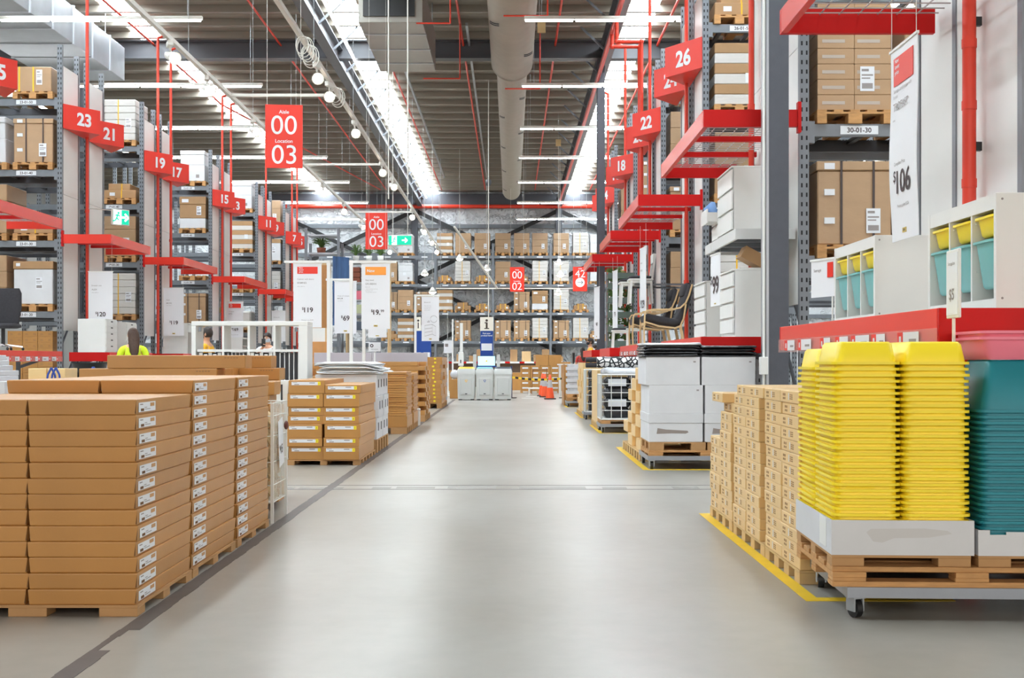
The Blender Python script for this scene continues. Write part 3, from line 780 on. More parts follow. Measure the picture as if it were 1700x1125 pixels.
RIGHT = [(12.76, 30, 28), (19.18, 26, 24), (24.5, 22, 20), (30.0, 18, 16), (35.5, 14, 12)]
RL = {30: [(0, 1, 'grid'), (1, 1, 'brown_tall'), (0, 0, 'brown_strapped'), (1, 0, 'brown_tall'), (1, -1, 'brown_tall')],
      26: [(0, 3, 'brown_low'), (0, 2, 'striped'), (0, 1, 'brown_tall'), (0, 0, 'white_wrapped')],
      22: [(0, 3, 'bare'), (0, 2, 'brown_tall'), (0, 1, 'brown_strapped'), (0, 0, 'brown_tall')],
      18: [(0, 3, 'bare'), (0, 2, 'brown_strapped'), (0, 1, 'white_pair'), (0, 0, 'brown_tall')],
      14: [(0, 2, 'brown_tall'), (0, 1, 'white_pair')]}
for d0, a, b in RIGHT:
    rack(1, 3.05, d0, 2.2, a, RL[a], 'grey pallet rack with labelled beams of aisle %s' % word(a), 0.53)
    rack(1, 3.05, d0 + 1.5, 2.2, 0, [], 'grey pallet rack backing onto rack %s with white end panel' % word(a))
    if a < 30:
        number_sign(1, 3.045, d0 - 0.02, a, 'high on a white rack end'); number_sign(1, 3.045, d0 + 1.5, b, 'high on a white rack end')
    riser(2.955, d0 + (2.05 if a == 30 else 1.1), 9.2, 'red vertical sprinkler pipe on the rack end of aisle %s' % word(a))
# nearest rack end, most of it outside the frame: big white panels with a pipe
t = thing('pallet_rack', 'nearest rack end with large white panels behind the storage units', 'pallet rack', (3.2, 7.6, 0))
for y in (0, 0.93, 1.13, 1.9):
    u = link('upright', UPM, t, (0.06, y, 0)); link('foot_plate', FOOT, u)
m = MB()
for a, b in ((0.045, 0.885), (0.975, 1.855)): m.box(0.02, 0.05, a, b, 1.5, 7.0)
m.box(0.052, 0.06, 0.85, 1.2, 1.5, 7.0)
part('end_panel', m, PANEL, t, 'white end panel')
t = thing('sprinkler_riser', 'thick red sprinkler pipe on the nearest white panel', 'pipe', (3.12, 8.2, 0))
part('pipe', MB().cyl((0, 0, 0.02), (0, 0, 9.2), 0.045, n=16), PIPE, t)
m = MB()
for z in (2.3, 2.83, 3.25, 4.1): m.cyl((0, 0, z), (0, 0, z + 0.06), 0.05, n=16)
part('coupling', m, PIPE, t)
m = MB()
for z in (2.55, 3.4): m.box(0.035, 0.08, -0.02, 0.02, z, z + 0.06)
part('wall_clamp', m, BLACK, t)

# red canopy frames on the rack ends
MESHM = mat('wire_mesh_grey', (170, 160, 158), 0.4, metal=0.4)
def canopy(side, xi, xo, d0, d1, zb, label):
    t = thing('rack_canopy', label, 'canopy', (0, 0, zb), group=None)
    w = 0.05 * (1 if xo > xi else -1); a, b = xi, xo
    part('near_beam', MB().box(a, b, d0, d0 + 0.05, 0, 0.18), RED2 if side > 0 else RED, t)
    part('far_beam', MB().box(a, b, d1 - 0.05, d1, 0, 0.18), RED2 if side > 0 else RED, t)
    part('side_beam', MB().box(a, a + w, d0 + 0.051, d1 - 0.051, 0, 0.18), mat('glossy_red', (232, 52, 36), 0.25), t)
    L = d1 - d0
    for f in (0.33, 0.62): link('cross_bar', MB().box(a + w, b, d0 + f * L, d0 + f * L + 0.06, 0.06, 0.12).mesh('cross_bar', RED2), t)
    part('bracket', MB().box(b - w * 0.5, b + w * 0.2, d0 - 0.02, d0 + 0.06, -0.06, 0.26), RED2, t)
    m = MB(); n = int(L / 0.12)
    for i in range(1, n): m.box(a + w, b, d0 + i * L / n - 0.004, d0 + i * L / n + 0.004, 0.125, 0.133)
    for i in range(1, 8): x = a + (b - a) * i / 8; m.box(x - 0.004, x + 0.004, d0 + 0.05, d1 - 0.05, 0.134, 0.142)
    part('wire_mesh', m, MESHM, t)
canopy(1, 2.02, 3.17, 5.5, 9.05, 3.57, 'nearest red canopy frame overhead, cut off by the picture top')
for (d0, d1), lab in zip(((12.62, 16.2), (19.1, 22.6), (24.42, 27.4), (29.9, 33.5)), ('thirty above the white drawer chests', 'twenty-six', 'twenty-two', 'eighteen above the herb shelf')):
    canopy(1, 2.02, 3.03, d0, d1, 3.57, 'red canopy frame on the rack end of aisle ' + lab)
for (d0, d1), lab in zip(((18.7, 21.5), (24.1, 26.75), (29.45, 32.85), (36.2, 39.6), (42.8, 45.6), (48.0, 50.6)), (25, 23, 19, 15, 11, 7)):
    canopy(-1, -8.0, -8.98, d0, d1, 3.46, 'red canopy frame on the rack end numbered %s' % word(lab))

# ---------------------------------------------------------------- back rack
BUP = MB(); BUP.box(-0.055, 0.055, -0.04, 0.04, 0, 6.95); BUP = BUP.mesh('upright', STEEL)
t = thing('pallet_rack', 'long grey pallet rack against the foil back wall', 'pallet rack', (0, 60.2, 0))
ups = [-9.53 + 2.88 * i for i in range(8)]
for x in ups:
    link('upright', BUP, t, (x, 0, 0)); link('upright', BUP, t, (x, 1.0, 0))
bm_ = MB().box(0.056, 2.824, -0.03, 0.03, -0.14, 0).mesh('beam', STEEL)
bl_ = MB()
for i in range(3): bl_.box(0.35 + i * 0.92, 0.65 + i * 0.92, -0.034, -0.031, -0.1, -0.04)
bl_ = bl_.mesh('location_label', STICK)
for x in ups[:-1]:
    for k in range(4):
        b = link('beam', bm_, t, (x, 0, 2.07 + 1.42 * k)); link('location_label', bl_, b); link('beam', bm_, t, (x, 1.0, 2.07 + 1.42 * k))
BK = {3: [(674.6, 'white_pair'), (739.3, 'striped'), (769.5, 'brown_tall'), (801, 'brown_tall'), (835, 'brown_tall'), (866, 'brown_tall'), (896, 'brown_tall'), (931, 'brown_tall'), (963, 'white_wrapped'), (991, 'white_pair')],
      2: [(648, 'brown_tall'), (674.6, 'white_pair'), (739.3, 'small_yellow'), (769, 'white_wrapped'), (801, 'small_yellow'), (835, 'brown_tall'), (866, 'small_yellow'), (896, 'white_wrapped'), (931, 'white_wrapped'), (991, 'white_pair')],
      1: [(648, 'brown_strapped'), (674.6, 'brown_tall'), (705, 'brown_strapped'), (739.3, 'striped'), (769, 'brown_low'), (801, 'small_yellow'), (835, 'small_yellow'), (866, 'brown_strapped'), (896, 'brown_white'), (931, 'white_wrapped'), (963, 'small_yellow')],
      0: [(648, 'brown_low'), (674.6, 'striped'), (705, 'sacks'), (769, 'brown_strapped'), (835, 'brown_strapped'), (866, 'brown_strapped'), (896, 'white_wrapped'), (931, 'brown_strapped'), (963, 'white_wrapped'), (991, 'brown_low')]}
BL = {3: 'top', 2: 'second-highest', 1: 'third-highest', 0: 'lowest'}
for k, row in BK.items():
    for i, (px_, kind) in enumerate(row):
        put_load(kind, X(px_, 60.7), 60.7, 2.072 + 1.42 * k, '%s along the back rack, %s shelf' % (ORD[i + 1], BL[k]), 'back rack loads')

# ---------------------------------------------------------------- hanging aisle signs
def aisle_sign(c, w, h, yaw, lines, label, arrow=False):
    t = thing('hanging_aisle_sign', label, 'sign', (c.x, c.y, c.z), yaw)
    part('panel', MB().box(-w / 2, w / 2, -0.008, 0.008, -h / 2, h / 2), RED, t)
    m = MB()
    for s, cap, z in lines: m.text(s, cap * h, (0, -0.011, z * h), (1, 0, 0), (0, 0, 1), 'c', 0.0 if cap > 0.1 else 0.01)
    part('lettering', m, PAPER, t)
    if arrow:
        m = MB().cyl((0, -0.0085, -0.14 * h), (0, -0.011, -0.14 * h), 0.19 * h, n=24)
        part('arrow_disc', m, PAPER, t)
        z = -0.14 * h; q = 0.11 * h
        m = MB().box(-q, q, -0.014, -0.0112, z - 0.008, z + 0.008)
        m.bar((q, -0.0126, z), (q - 0.07, -0.0126, z + 0.07), 0.003, 0.02); m.bar((q, -0.0126, z), (q - 0.07, -0.0126, z - 0.07), 0.003, 0.02)
        part('arrow', m, PRICEINK, t)
    m = MB()
    for x in (-w / 2 + 0.03, w / 2 - 0.03): m.cyl((x, 0, h / 2), (x, 0, ROOF - c.z), 0.004, n=5)
    part('wire', m, LAMPW, t)
L4 = [('Aisle', 0.055, 0.36), ('00', 0.29, 0.035), ('Location', 0.055, -0.1), ('03', 0.29, -0.43)]
aisle_sign(at(471.5, 226.5, 19.6), 0.6, 1.03, 0.1, L4, 'big red hanging sign reading Aisle 00 Location 03, the nearer of two')
aisle_sign(at(625, 383.5, 34.7), 0.63, 1.05, 0.0, L4, 'smaller-looking red sign reading Aisle 00 Location 03 next to the green exit sign')
aisle_sign(at(858.5, 463.5, 50.7), 0.6, 1.03, 0.0, L4[:3] + [('02', 0.29, -0.43)], 'red hanging sign reading Aisle 00 Location 02 above the bins')
aisle_sign(at(963, 463, 50.7), 0.6, 1.03, 0.0, [('Aisle', 0.055, 0.4), ('42', 0.29, 0.07)], 'red hanging sign reading Aisle 42 with an arrow', True)

# exit signs
def exit_sign(c, w, h, yaw, label, hang):
    t = thing('exit_sign', label, 'exit sign', c, yaw)
    part('light_box', MB().box(-w / 2 - 0.02, w / 2 + 0.02, -0.04, 0.04, -h / 2 - 0.02, h / 2 + 0.02, c=0.006), LAMPW, t)
    part('green_panel', MB().box(-w / 2, w / 2, -0.046, -0.041, -h / 2, h / 2), EXITG, t)
    m = MB(); y = -0.049
    a = -w * 0.28                                   # running figure in a doorway
    m.box(a - 0.24 * h, a + 0.34 * h, -0.048, -0.0465, -0.5 * h, 0.5 * h)
    part('doorway', m, EXITW, t)
    m = MB()
    m.ball((a + 0.12 * h, y, 0.3 * h), 0.085 * h, 8, 0, None, (1, 0.1, 1))
    for p, q in (((0.08, 0.2), (-0.02, -0.06)), ((-0.02, -0.06), (0.14, -0.2)), ((0.14, -0.2), (0.08, -0.42)), ((-0.02, -0.06), (-0.12, -0.24)), ((-0.12, -0.24), (-0.3, -0.3)), ((0.08, 0.18), (0.22, 0.06)), ((0.08, 0.18), (-0.12, 0.1))):
        m.bar((a + p[0] * h, y, p[1] * h), (a + q[0] * h, y, q[1] * h), 0.003, 0.09 * h)
    part('running_figure', m, EXITG, t)
    m = MB(); b = w * 0.2
    m.box(b - 0.3 * h, b + 0.1 * h, -0.05, -0.0465, -0.08 * h, 0.08 * h)
    m.bar((b + 0.3 * h, y, 0), (b + 0.04 * h, y, 0.26 * h), 0.003, 0.13 * h); m.bar((b + 0.3 * h, y, 0), (b + 0.04 * h, y, -0.26 * h), 0.003, 0.13 * h)
    part('arrow', m, EXITW, t)
    m = MB()
    for p, q in hang: m.cyl(p, q, 0.01, n=6)
    part('bracket', m, LAMPW, t)
p = at(664.5, 399, 32.3); exit_sign(p, 0.6, 0.24, 0, 'green running-man exit sign with arrow beside the red 00 03 sign', [((-0.2, 0, 0.12), (-0.2, 0, ROOF - p.z)), ((0.2, 0, 0.12), (0.2, 0, ROOF - p.z))])
p = at(205, 361, 25.6); p.x = -8.3; exit_sign(p, 0.34, 0.3, 0.75, 'tilted green exit sign on a bracket by the rack signed 21', [((-0.15, 0.03, 0.14), (-0.5, 0.5, 0.2)), ((0.1, 0.03, 0.14), (-0.5, 0.5, 0.2))])

# ---------------------------------------------------------------- price banners
def banner(c, w, h, yaw, label, big=None, sup='$', cents=None, top=None, lines=(), prev=None, logo=True, cords=0.0, wave=0.0, bigcap=0.075):
    """c is the middle of the top edge; printed side faces -Y before yaw"""
    t = thing('price_banner', label, 'price banner', c, yaw)
    m = MB(); n = 12
    f = lambda q: wave * math.sin(q * 2.3 * PI + 0.6) * (0.3 + 0.7 * q)
    fr = [[(-w / 2, -0.002 + f(q / n), -h * q / n), (w / 2, -0.002 + f(q / n) * 0.7, -h * q / n), (w / 2, 0.002 + f(q / n) * 0.7, -h * q / n), (-w / 2, 0.002 + f(q / n), -h * q / n)] for q in range(n + 1)]
    m.loft(fr, 0, False)
    part('sheet', m, PAPER, t)
    part('hem_rail', MB().box(-w / 2 - 0.01, w / 2 + 0.01, -0.008, 0.008, -0.002, 0.014), WIRE, t)
    ym = lambda z: -0.005 + f(-z / h)
    if top:
        txt, mt, z0, z1 = top
        part('red_flash' if mt is RED else 'orange_flash', MB().box(-0.36 * w, 0.36 * w, ym(z0 * h) - 0.002, ym(z0 * h) + 0.001, z1 * h, z0 * h), mt, t)
        m = MB()
        for i, s in enumerate(txt): m.text(s, (0.026 if len(txt) > 1 else 0.05), (-0.3 * w, ym(z0 * h) - 0.004, z0 * h - 0.045 * h * 0.62 - i * 0.036 if len(txt) > 1 else (z0 + z1) / 2 * h - 0.022), (1, 0, 0), (0, 0, 1), 'l', 0.015)
        part('flash_text', m, PAPER, t)
    m = MB()
    for (s, cap, z, b) in lines: m.text(s, cap, (-0.36 * w, ym(z * h) - 0.003, z * h), (1, 0, 0), (0, 0, 1), 'l', 0.005 if b else 0.0)
    if prev: m.text(prev[0], 0.018, (0 if len(prev) < 3 else 0, ym(prev[1] * h) - 0.003, prev[1] * h), (1, 0, 0), (0, 0, 1), 'c', 0.005)
    if m.v: part('small_print', m, INKL if not lines or lines[0][3] != 2 else PRICEINK, t)
    if big:
        s, z = big; m = MB(); cap = bigcap * h if bigcap < 0.2 else bigcap
        m.text(s, cap, (0.02, ym(z * h) - 0.003, z * h), (1, 0, 0), (0, 0, 1), 'c', 0.016)
        wd = glyphs(s, 0.016)[2] * cap / glyphs(s, 0.016)[3]
        m.text(sup, cap * 0.5, (0.02 - wd / 2 - cap * 0.1, ym(z * h) - 0.003, z * h + cap * 0.55), (1, 0, 0), (0, 0, 1), 'r', 0.01)
        if cents: m.text(cents, cap * 0.5, (0.02 + wd / 2 + cap * 0.1, ym(z * h) - 0.003, z * h + cap * 0.5), (1, 0, 0), (0, 0, 1), 'l', 0.01)
        part('price', m, PRICEINK, t)
    if logo:
        part('logo', MB().box(-0.035, 0.035, ym(-0.95 * h) - 0.002, ym(-0.95 * h), -0.965 * h, -0.94 * h, 0).text('IKEA', 0.011 * h, (0, ym(-0.95 * h) - 0.003, -0.957 * h), (1, 0, 0), (0, 0, 1), 'c', 0.04, 1), [LOGO, INK], t)
    if cords:
        m = MB()
        for x in (-w / 2 + 0.02, w / 2 - 0.02): m.cyl((x, 0, 0.012), (x, 0, cords), 0.0025, n=4)
        part('cord', m, LAMPW, t)
    return t
NLP = (['New', 'lower', 'price'], RED, -0.045, -0.155)
def bcen(x0, x1, y, d): return Vector((X((x0 + x1) / 2, d), d, Z(y, d)))
banner(bcen(147, 187, 451, 25.0), 0.5, 1.2, 0.05, 'hanging white price banner reading $120 above the white drawer units', ('120', -0.77), lines=(('Drawer unit', 0.028, -0.25, 0), ('ALEX', 0.032, -0.32, 1), ('white, 36x70 cm', 0.014, -0.365, 0)), cords=0.6)
banner(bcen(272, 305, 478, 30.3), 0.5, 1.2, 0.03, 'hanging white price banner reading $119 in front of rack 17', ('119', -0.76), lines=(('Desk', 0.028, -0.26, 0), ('MICKE', 0.032, -0.33, 1), ('white, 73x50 cm', 0.014, -0.37, 0)), cords=0.7)
banner(bcen(376, 404, 501, 37.5), 0.52, 1.2, 0.0, 'small white price banner reading $169 with a red flash, above the cubby shelf', ('169', -0.75), top=NLP, lines=(('TV bench', 0.028, -0.26, 0), ('BYÅS', 0.032, -0.32, 1)), prev=('Previous price $199', -0.86), cords=0.8)
banner(bcen(359, 373, 501, 37.9), 0.26, 0.9, 0.0, 'narrow white banner with a yellow bulb mark beside the $169 banner', None, lines=(('Good', 0.03, -0.62, 0), ('to know', 0.03, -0.68, 0)), logo=False, cords=0.8)
part('bulb_mark', MB().ball((0, -0.006, -0.26), 0.06, 10, 0, None, (0.8, 0.05, 1.5)), YELLOW, COL.objects[-1] if False else [o for o in COL.objects if o.get('label', '').startswith('narrow white banner with')][0])
banner(bcen(451, 474, 516, 43.5), 0.5, 1.1, 0.0, 'white price banner ending in 9 partly behind the cubby shelf posts', ('59', -0.72), lines=(('Shelving unit', 0.03, -0.22, 0),), cords=0.9)
def tstand(xp, x0, x1, yt, d, label, foot=True):
    t = thing('banner_stand', label, 'banner stand', (X(xp, d), d, 0))
    z = Z(yt, d); a, b = X(x0, d) - X(xp, d), X(x1, d) - X(xp, d)
    part('post', MB().box(-0.03, 0.03, -0.02, 0.02, 0.02, z), WIRE, t)
    part('arm', MB().box(a, b, -0.018, 0.018, z + 0.006, z + 0.05), WIRE, t)
    part('collar', MB().box(-0.034, 0.034, -0.024, 0.024, z - 0.03, z + 0.055), WIRE, t)
    part('foot', MB().box(-0.14, 0.14, -0.14, 0.14, 0, 0.02), WIRE, t)
tstand(545.5, 472, 548, 437, 21.8, 'white post stand holding the $119 cabinet banner')
banner(bcen(487, 534, 438, 21.8), 0.51, 1.15, 0.0, 'large white price banner reading $119 with a red New lower price flash', ('119', -0.76), top=NLP, lines=(('Cabinet with doors', 0.026, -0.25, 0), ('BRIMNES', 0.03, -0.31, 1), ('white, 78x95 cm', 0.014, -0.36, 0)), prev=('Previous price $129', -0.89))
tstand(583, 580, 658, 437, 21.9, 'white post stand holding the $19.99 step stool banner')
banner(bcen(600, 647.5, 438, 21.9), 0.52, 1.18, 0.0, 'large white price banner reading $19.99 with an orange New flash', ('19.', -0.78), cents='99', top=(['New'], ORANGE, -0.045, -0.17), lines=(('Step stool', 0.026, -0.26, 0), ('GRUBBAN', 0.03, -0.32, 1), ('Beige, steel', 0.013, -0.36, 0), ('•  Steps that are easy to store and', 0.011, -0.39, 0), ('    also handy as a stool', 0.011, -0.415, 0), ('•  Max load 100 kg on this item', 0.011, -0.44, 0)))
tstand(604, 602, 604.5, 466, 23.2, 'thin white post between the $69 and $19.99 banners')
tstand(549.5, 541, 585, 466, 26.2, 'white post stand behind holding the $69 banner')
banner(bcen(555, 592, 467, 26.2), 0.48, 1.13, 0.0, 'white price banner reading $69 behind a white post', ('69', -0.75), lines=(('Chest of 2 drawers', 0.025, -0.29, 0), ('MALM', 0.03, -0.34, 1), ('white, 40x55 cm', 0.013, -0.38, 0)), bigcap=0.09)
banner(bcen(611, 642, 498, 24.5), 0.38, 0.76, 0.0, 'lower white price banner half hidden beneath the $19.99 banner', ('24.', -0.52), cents='99', prev=('Previous price $29.99', -0.75), cords=ROOF - Z(498, 24.5))
t = thing('notice_card', 'small white notice with a round black emblem below the $19.99 banner', 'notice', bcen(612, 632, 568, 25))
part('sheet', MB().box(-0.125, 0.125, -0.003, 0.003, -0.19, 0), PAPER, t)
part('emblem', MB().cyl((-0.06, -0.003, -0.07), (-0.06, -0.006, -0.07), 0.035, n=16, m=0).cyl((-0.06, -0.006, -0.07), (-0.06, -0.008, -0.07), 0.018, n=12, m=1).text('Please keep here', 0.014, (0, -0.006, -0.15), (1, 0, 0), (0, 0, 1), 'c', 0.01, 0), [INK, PAPER], t)
part('post', MB().box(-0.012, 0.012, 0.004, 0.02, -Z(568, 25), -0.05), WIRE, t)
tstand(689.5, 687, 730, 492, 31.8, 'white post stand holding the instruction banner')
t = banner(bcen(700, 729, 493, 31.8), 0.46, 1.16, 0.0, 'white instruction banner with line drawings reading Secure it', None, lines=(('Secure it!', 0.03, -0.13, 1), ('Always fix furniture', 0.016, -0.2, 0), ('to the wall using the', 0.016, -0.235, 0), ('fittings that come', 0.016, -0.27, 0), ('with the product', 0.016, -0.305, 0)), logo=True)
m = MB()
def outline(m, pts, r=0.004):
    for a, b in zip(pts, pts[1:]): m.bar((a[0], -0.006, a[1]), (b[0], -0.006, b[1]), 0.002, r * 2)
outline(m, [(-0.15, -0.75), (0.05, -0.72), (0.05, -0.98), (-0.15, -1.03), (-0.15, -0.75)]); outline(m, [(0.05, -0.72), (0.14, -0.78), (0.14, -1.02), (0.05, -0.98)])
outline(m, [(-0.15, -0.84), (0.05, -0.81)]); outline(m, [(-0.15, -0.93), (0.05, -0.9)])
outline(m, [(0.09 + 0.09 * math.cos(q * PI / 8), -0.58 + 0.09 * math.sin(q * PI / 8)) for q in range(17)])
outline(m, [(-0.08, -0.66), (-0.04, -0.62), (-0.02, -0.66), (-0.08, -0.66)])
part('line_drawing', m, INKL, t)
# banners hung edge-on from the red frames across the aisle
EY = PI / 2 * -1
banner(Vector((2.4, 7.36, Z(73, 7.36))), 0.5, 1.19, -PI / 2, 'large hanging white price banner reading $106 beside the storage units', ('106', -0.755), top=(['New', 'lower', 'price'], RED, -0.045, -0.19), lines=(('Storage combination with', 0.022, -0.225, 0), ('boxes', 0.022, -0.255, 0), ('TROFAST', 0.046, -0.32, 2), ('white', 0.014, -0.375, 0)), prev=('Previous price $126', -0.83), cords=0.55, wave=0.012, bigcap=0.115)
t = [o for o in COL.objects if o.get('label', '').startswith('large hanging white price banner reading $106')][0]
part('price_caption', MB().text('Complete Price', 0.022, (-0.05, -0.01, -0.61 * 1.19), (1, 0, 0), (0, 0, 1), 'c', 0.004), INKL, t)
banner(Vector((2.405, 14.15, Z(423, 14.15))), 0.45, 0.6, -1.484, 'hanging white price banner reading 99 under the white drawer shelf', ('99', -0.75), cords=0.14, bigcap=0.2)
banner(Vector((2.25, 20.5, Z(412, 20.5))), 0.5, 1.3, -PI / 2 + 0.1, 'hanging white price banner reading 129 beside the armchairs', ('129', -0.78), lines=(('Armchair', 0.03, -0.2, 0), ('POÄNG', 0.034, -0.3, 1)), cords=0.4, bigcap=0.1)
banner(Vector((2.19, 25.3, Z(450, 25.3))), 0.5, 1.27, -PI / 2 + 0.12, 'edge-on white price banner hanging beside the herb shelf', ('79', -0.75), cords=0.3)
banner(Vector((2.17, 30.4, Z(477, 30.4))), 0.5, 1.3, -PI / 2 + 0.2, 'edge-on white price banner in front of the slim grey column', ('49', -0.75), cords=0.9)
# ================================================================ PLATFORMS AND STORAGE UNITS
CLEAR = mat('clear_strip', (240, 190, 184), 0.12, alpha=0.25)
DECK = mat('platform_deck', (226, 224, 220), 0.5)
def platform(side, xi, xo, d0, d1, zt, fh, label, strip=None):
    t = thing('display_platform', label, 'display platform', (0, 0, 0))
    s = 1 if xo > xi else -1
    part('deck', MB().box(xi + s * 0.031, xo, d0 + 0.031, d1 - 0.031, zt - 0.03, zt - 0.002), DECK, t)
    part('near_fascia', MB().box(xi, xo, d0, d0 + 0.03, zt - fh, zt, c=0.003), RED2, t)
    part('side_fascia', MB().box(xi, xi + s * 0.03, d0 + 0.031, d1 - 0.031, zt - fh, zt, c=0.003), mat('platform_red_lit', (236, 62, 44), 0.3), t)  # same board as the near one; aisle light and sheen put into a lighter red
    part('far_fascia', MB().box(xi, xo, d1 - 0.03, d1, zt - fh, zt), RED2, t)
    for x in (xo - s * 0.05,):
        for y in (d0 + 0.1, d1 - 0.1): link('support_arm', MB().bar((x, y, zt - fh * 1.6), (xi + s * 0.1, y, zt - 0.06), 0.04, 0.05).mesh('support_arm', DKSTEEL), t)
        for y in (d0 + 0.1, d1 - 0.1): link('leg', MB().box(x - 0.03, x + 0.03, y - 0.03, y + 0.03, 0, zt - 0.031).mesh('leg', DKSTEEL), t)
    if strip:
        zs0, zs1, n = strip
        o = part('price_strip', MB().box(xi - s * 0.012, xi - s * 0.006, d0 + 0.01, d1 - 0.01, zs0, zs1), CLEAR, t, 'clear price strip')
        m = MB(); y = d0 + 0.25; i = 0
        while y < d1 - 0.3:
            w = R(0.1, 0.28)
            m.box(xi - s * 0.0135, xi - s * 0.0125, y, y + w, zs0 + 0.012, zs1 - 0.01, 0)
            m.box(xi - s * 0.0142, xi - s * 0.0136, y + w * 0.15, y + w * 0.6, zs0 + 0.035, zs0 + 0.05, 1)
            m.box(xi - s * 0.0135, xi - s * 0.0125, y + w + 0.005, y + w + 0.09, zs0 + 0.012, zs1 - 0.01, 2)
            m.box(xi - s * 0.0142, xi - s * 0.0136, y + w + 0.03, y + w + 0.06, zs0 + 0.03, zs1 - 0.03, 0)
            y += w + R(0.12, 0.4)
        link('price_tag', m.mesh('price_tag', [STICK, INKL, RED]), o)
    return t
PZ = 1.375
platform(1, 2.02, 3.17, 5.68, 9.05, PZ, 0.174, 'nearest red display platform carrying the open storage units', (PZ - 0.19, PZ - 0.095, 1))
platform(1, 2.02, 2.9, 12.78, 16.2, PZ, 0.174, 'red display platform carrying the two white drawer chests')
platform(1, 2.02, 2.9, 19.2, 22.3, PZ, 0.174, 'red display platform beneath the bentwood armchairs', (1.2, 1.28, 1))
platform(1, 2.02, 2.78, 24.6, 27.4, PZ, 0.174, 'red display platform beneath the herb shelf')
platform(1, 2.02, 2.28, 30.1, 33.7, PZ, 0.174, 'farthest red display platform next to the masked people')
platform(-1, -8.0, -8.8, 17.2, 21.5, 1.28, 0.18, 'red display platform under the black swivel chair', (1.1, 1.19, 1))
platform(-1, -8.0, -8.8, 24.0, 26.9, 1.28, 0.18, 'red display platform under the white drawer units with knob holes')
platform(-1, -8.0, -8.8, 29.4, 32.8, 1.28, 0.18, 'red display platform under the white desks')
platform(-1, -8.0, -8.8, 36.2, 39.6, 1.28, 0.18, 'red display platform behind the cubby shelf')

def rrect(w, l, r, z, n=4):
    pts = []
    for cx, cy, a0 in ((w / 2 - r, l / 2 - r, 0), (-w / 2 + r, l / 2 - r, PI / 2), (-w / 2 + r, -l / 2 + r, PI), (w / 2 - r, -l / 2 + r, 1.5 * PI)):
        for i in range(n + 1):
            a = a0 + PI / 2 * i / n; pts.append((cx + r * math.cos(a), cy + r * math.sin(a), z))
    return pts
def tub_mesh(h, m, flip=False, w=0.3, l=0.42, taper=0.15, name='storage_tub', rimh=0.012):
    b = MB(); i = taper * h; t = 0.0025; wb, lb = w - 0.03, l - 0.03
    S = [rrect(wb - 2 * i - 0.024, lb - 2 * i - 0.024, 0.02, 0), rrect(wb - 2 * i, lb - 2 * i, 0.032, 0.012), rrect(wb, lb, 0.04, h - rimh), rrect(w, l, 0.045, h - rimh), rrect(w, l, 0.045, h), rrect(wb - 2 * t, lb - 2 * t, 0.038, h), rrect(wb - 2 * i - 2 * t, lb - 2 * i - 2 * t, 0.03, 0.013), rrect(wb - 2 * i - 0.03, lb - 2 * i - 0.03, 0.02, 0.003)]
    if flip: S = [[(x, y, h - z) for x, y, z in r] for r in S]
    k = len(S[0])
    b.loft(S[0:3], 0, True, caps=False); b.loft(S[2:4], 0, False, caps=False); b.loft(S[3:5], 0, True, caps=False); b.loft(S[4:6], 0, False, caps=False); b.loft(S[5:8], 0, True, caps=False)
    b.add(S[0], [tuple(range(k))]); b.add(S[7], [tuple(range(k))])
    me = b.mesh(name, m, True)
    return me
# open storage frame: three bays, shallow yellow tub above deep teal tub in each
def storage_frame(x, d0, Lf, Hf, Df, label, where):
    t = thing('storage_unit', label, 'storage unit', (x, d0, PZ))
    p = 0.03
    part('side_panel', MB().box(0, Df, 0, p, 0, Hf, c=0.002), WHITE, t); part('side_panel', MB().box(0, Df, Lf - p, Lf, 0, Hf, c=0.002), WHITE, t)
    part('top_panel', MB().box(0.002, Df, p + 0.001, Lf - p - 0.001, Hf - 0.075, Hf - 0.002), WHITE, t)
    part('bottom_panel', MB().box(0.002, Df, p + 0.001, Lf - p - 0.001, 0.002, 0.05), WHITE, t)
    part('back_panel', MB().box(Df - 0.008, Df - 0.002, p + 0.001, Lf - p - 0.001, 0.051, Hf - 0.076), WHITE, t)
    bay = (Lf - p) / 3
    for i in (1, 2): link('divider', MB().box(0.004, Df - 0.009, i * bay + p / 2 - 0.009, i * bay + p / 2 + 0.009, 0.051, Hf - 0.076).mesh('divider', WHITE), t)
    m = MB()
    for i in range(3):
        for z in (0.2, 0.34, Hf - 0.115):
            for y in (i * bay + p + 0.001, (i + 1) * bay - 0.001): m.box(0.02, Df - 0.02, y - 0.006, y + 0.006, z - 0.006, z)
    part('runner', m, WHITE, t)
    part('screw_cap', MB().cyl((0.03, -0.001, Hf - 0.03), (0.03, 0.002, Hf - 0.03), 0.006, n=8).cyl((0.03, -0.001, 0.05), (0.03, 0.002, 0.05), 0.006, n=8), INKL, t)
    names = ('nearest', 'middle', 'far')
    sc = (bay - 0.024) / 0.3
    for i in range(3):
        y = d0 + p / 2 + (i + 0.5) * bay
        YT.put('shallow yellow tub in the %s bay of the %s storage unit' % (names[i], where), (x + 0.2, y, PZ + Hf - 0.195), PI / 2, 'yellow tubs in the storage units', (sc, 0.93, 1))
        TT.put('deep pale teal tub in the %s bay of the %s storage unit' % (names[i], where), (x + 0.19, y, PZ + 0.105), PI / 2, 'teal tubs in the storage units', (sc, 0.93, 1))
YT = Tpl('storage_tub', 'storage tub', tub_mesh(0.1, YELLOW)); TT = Tpl('storage_tub', 'storage tub', tub_mesh(0.23, LTEAL, taper=0.12))
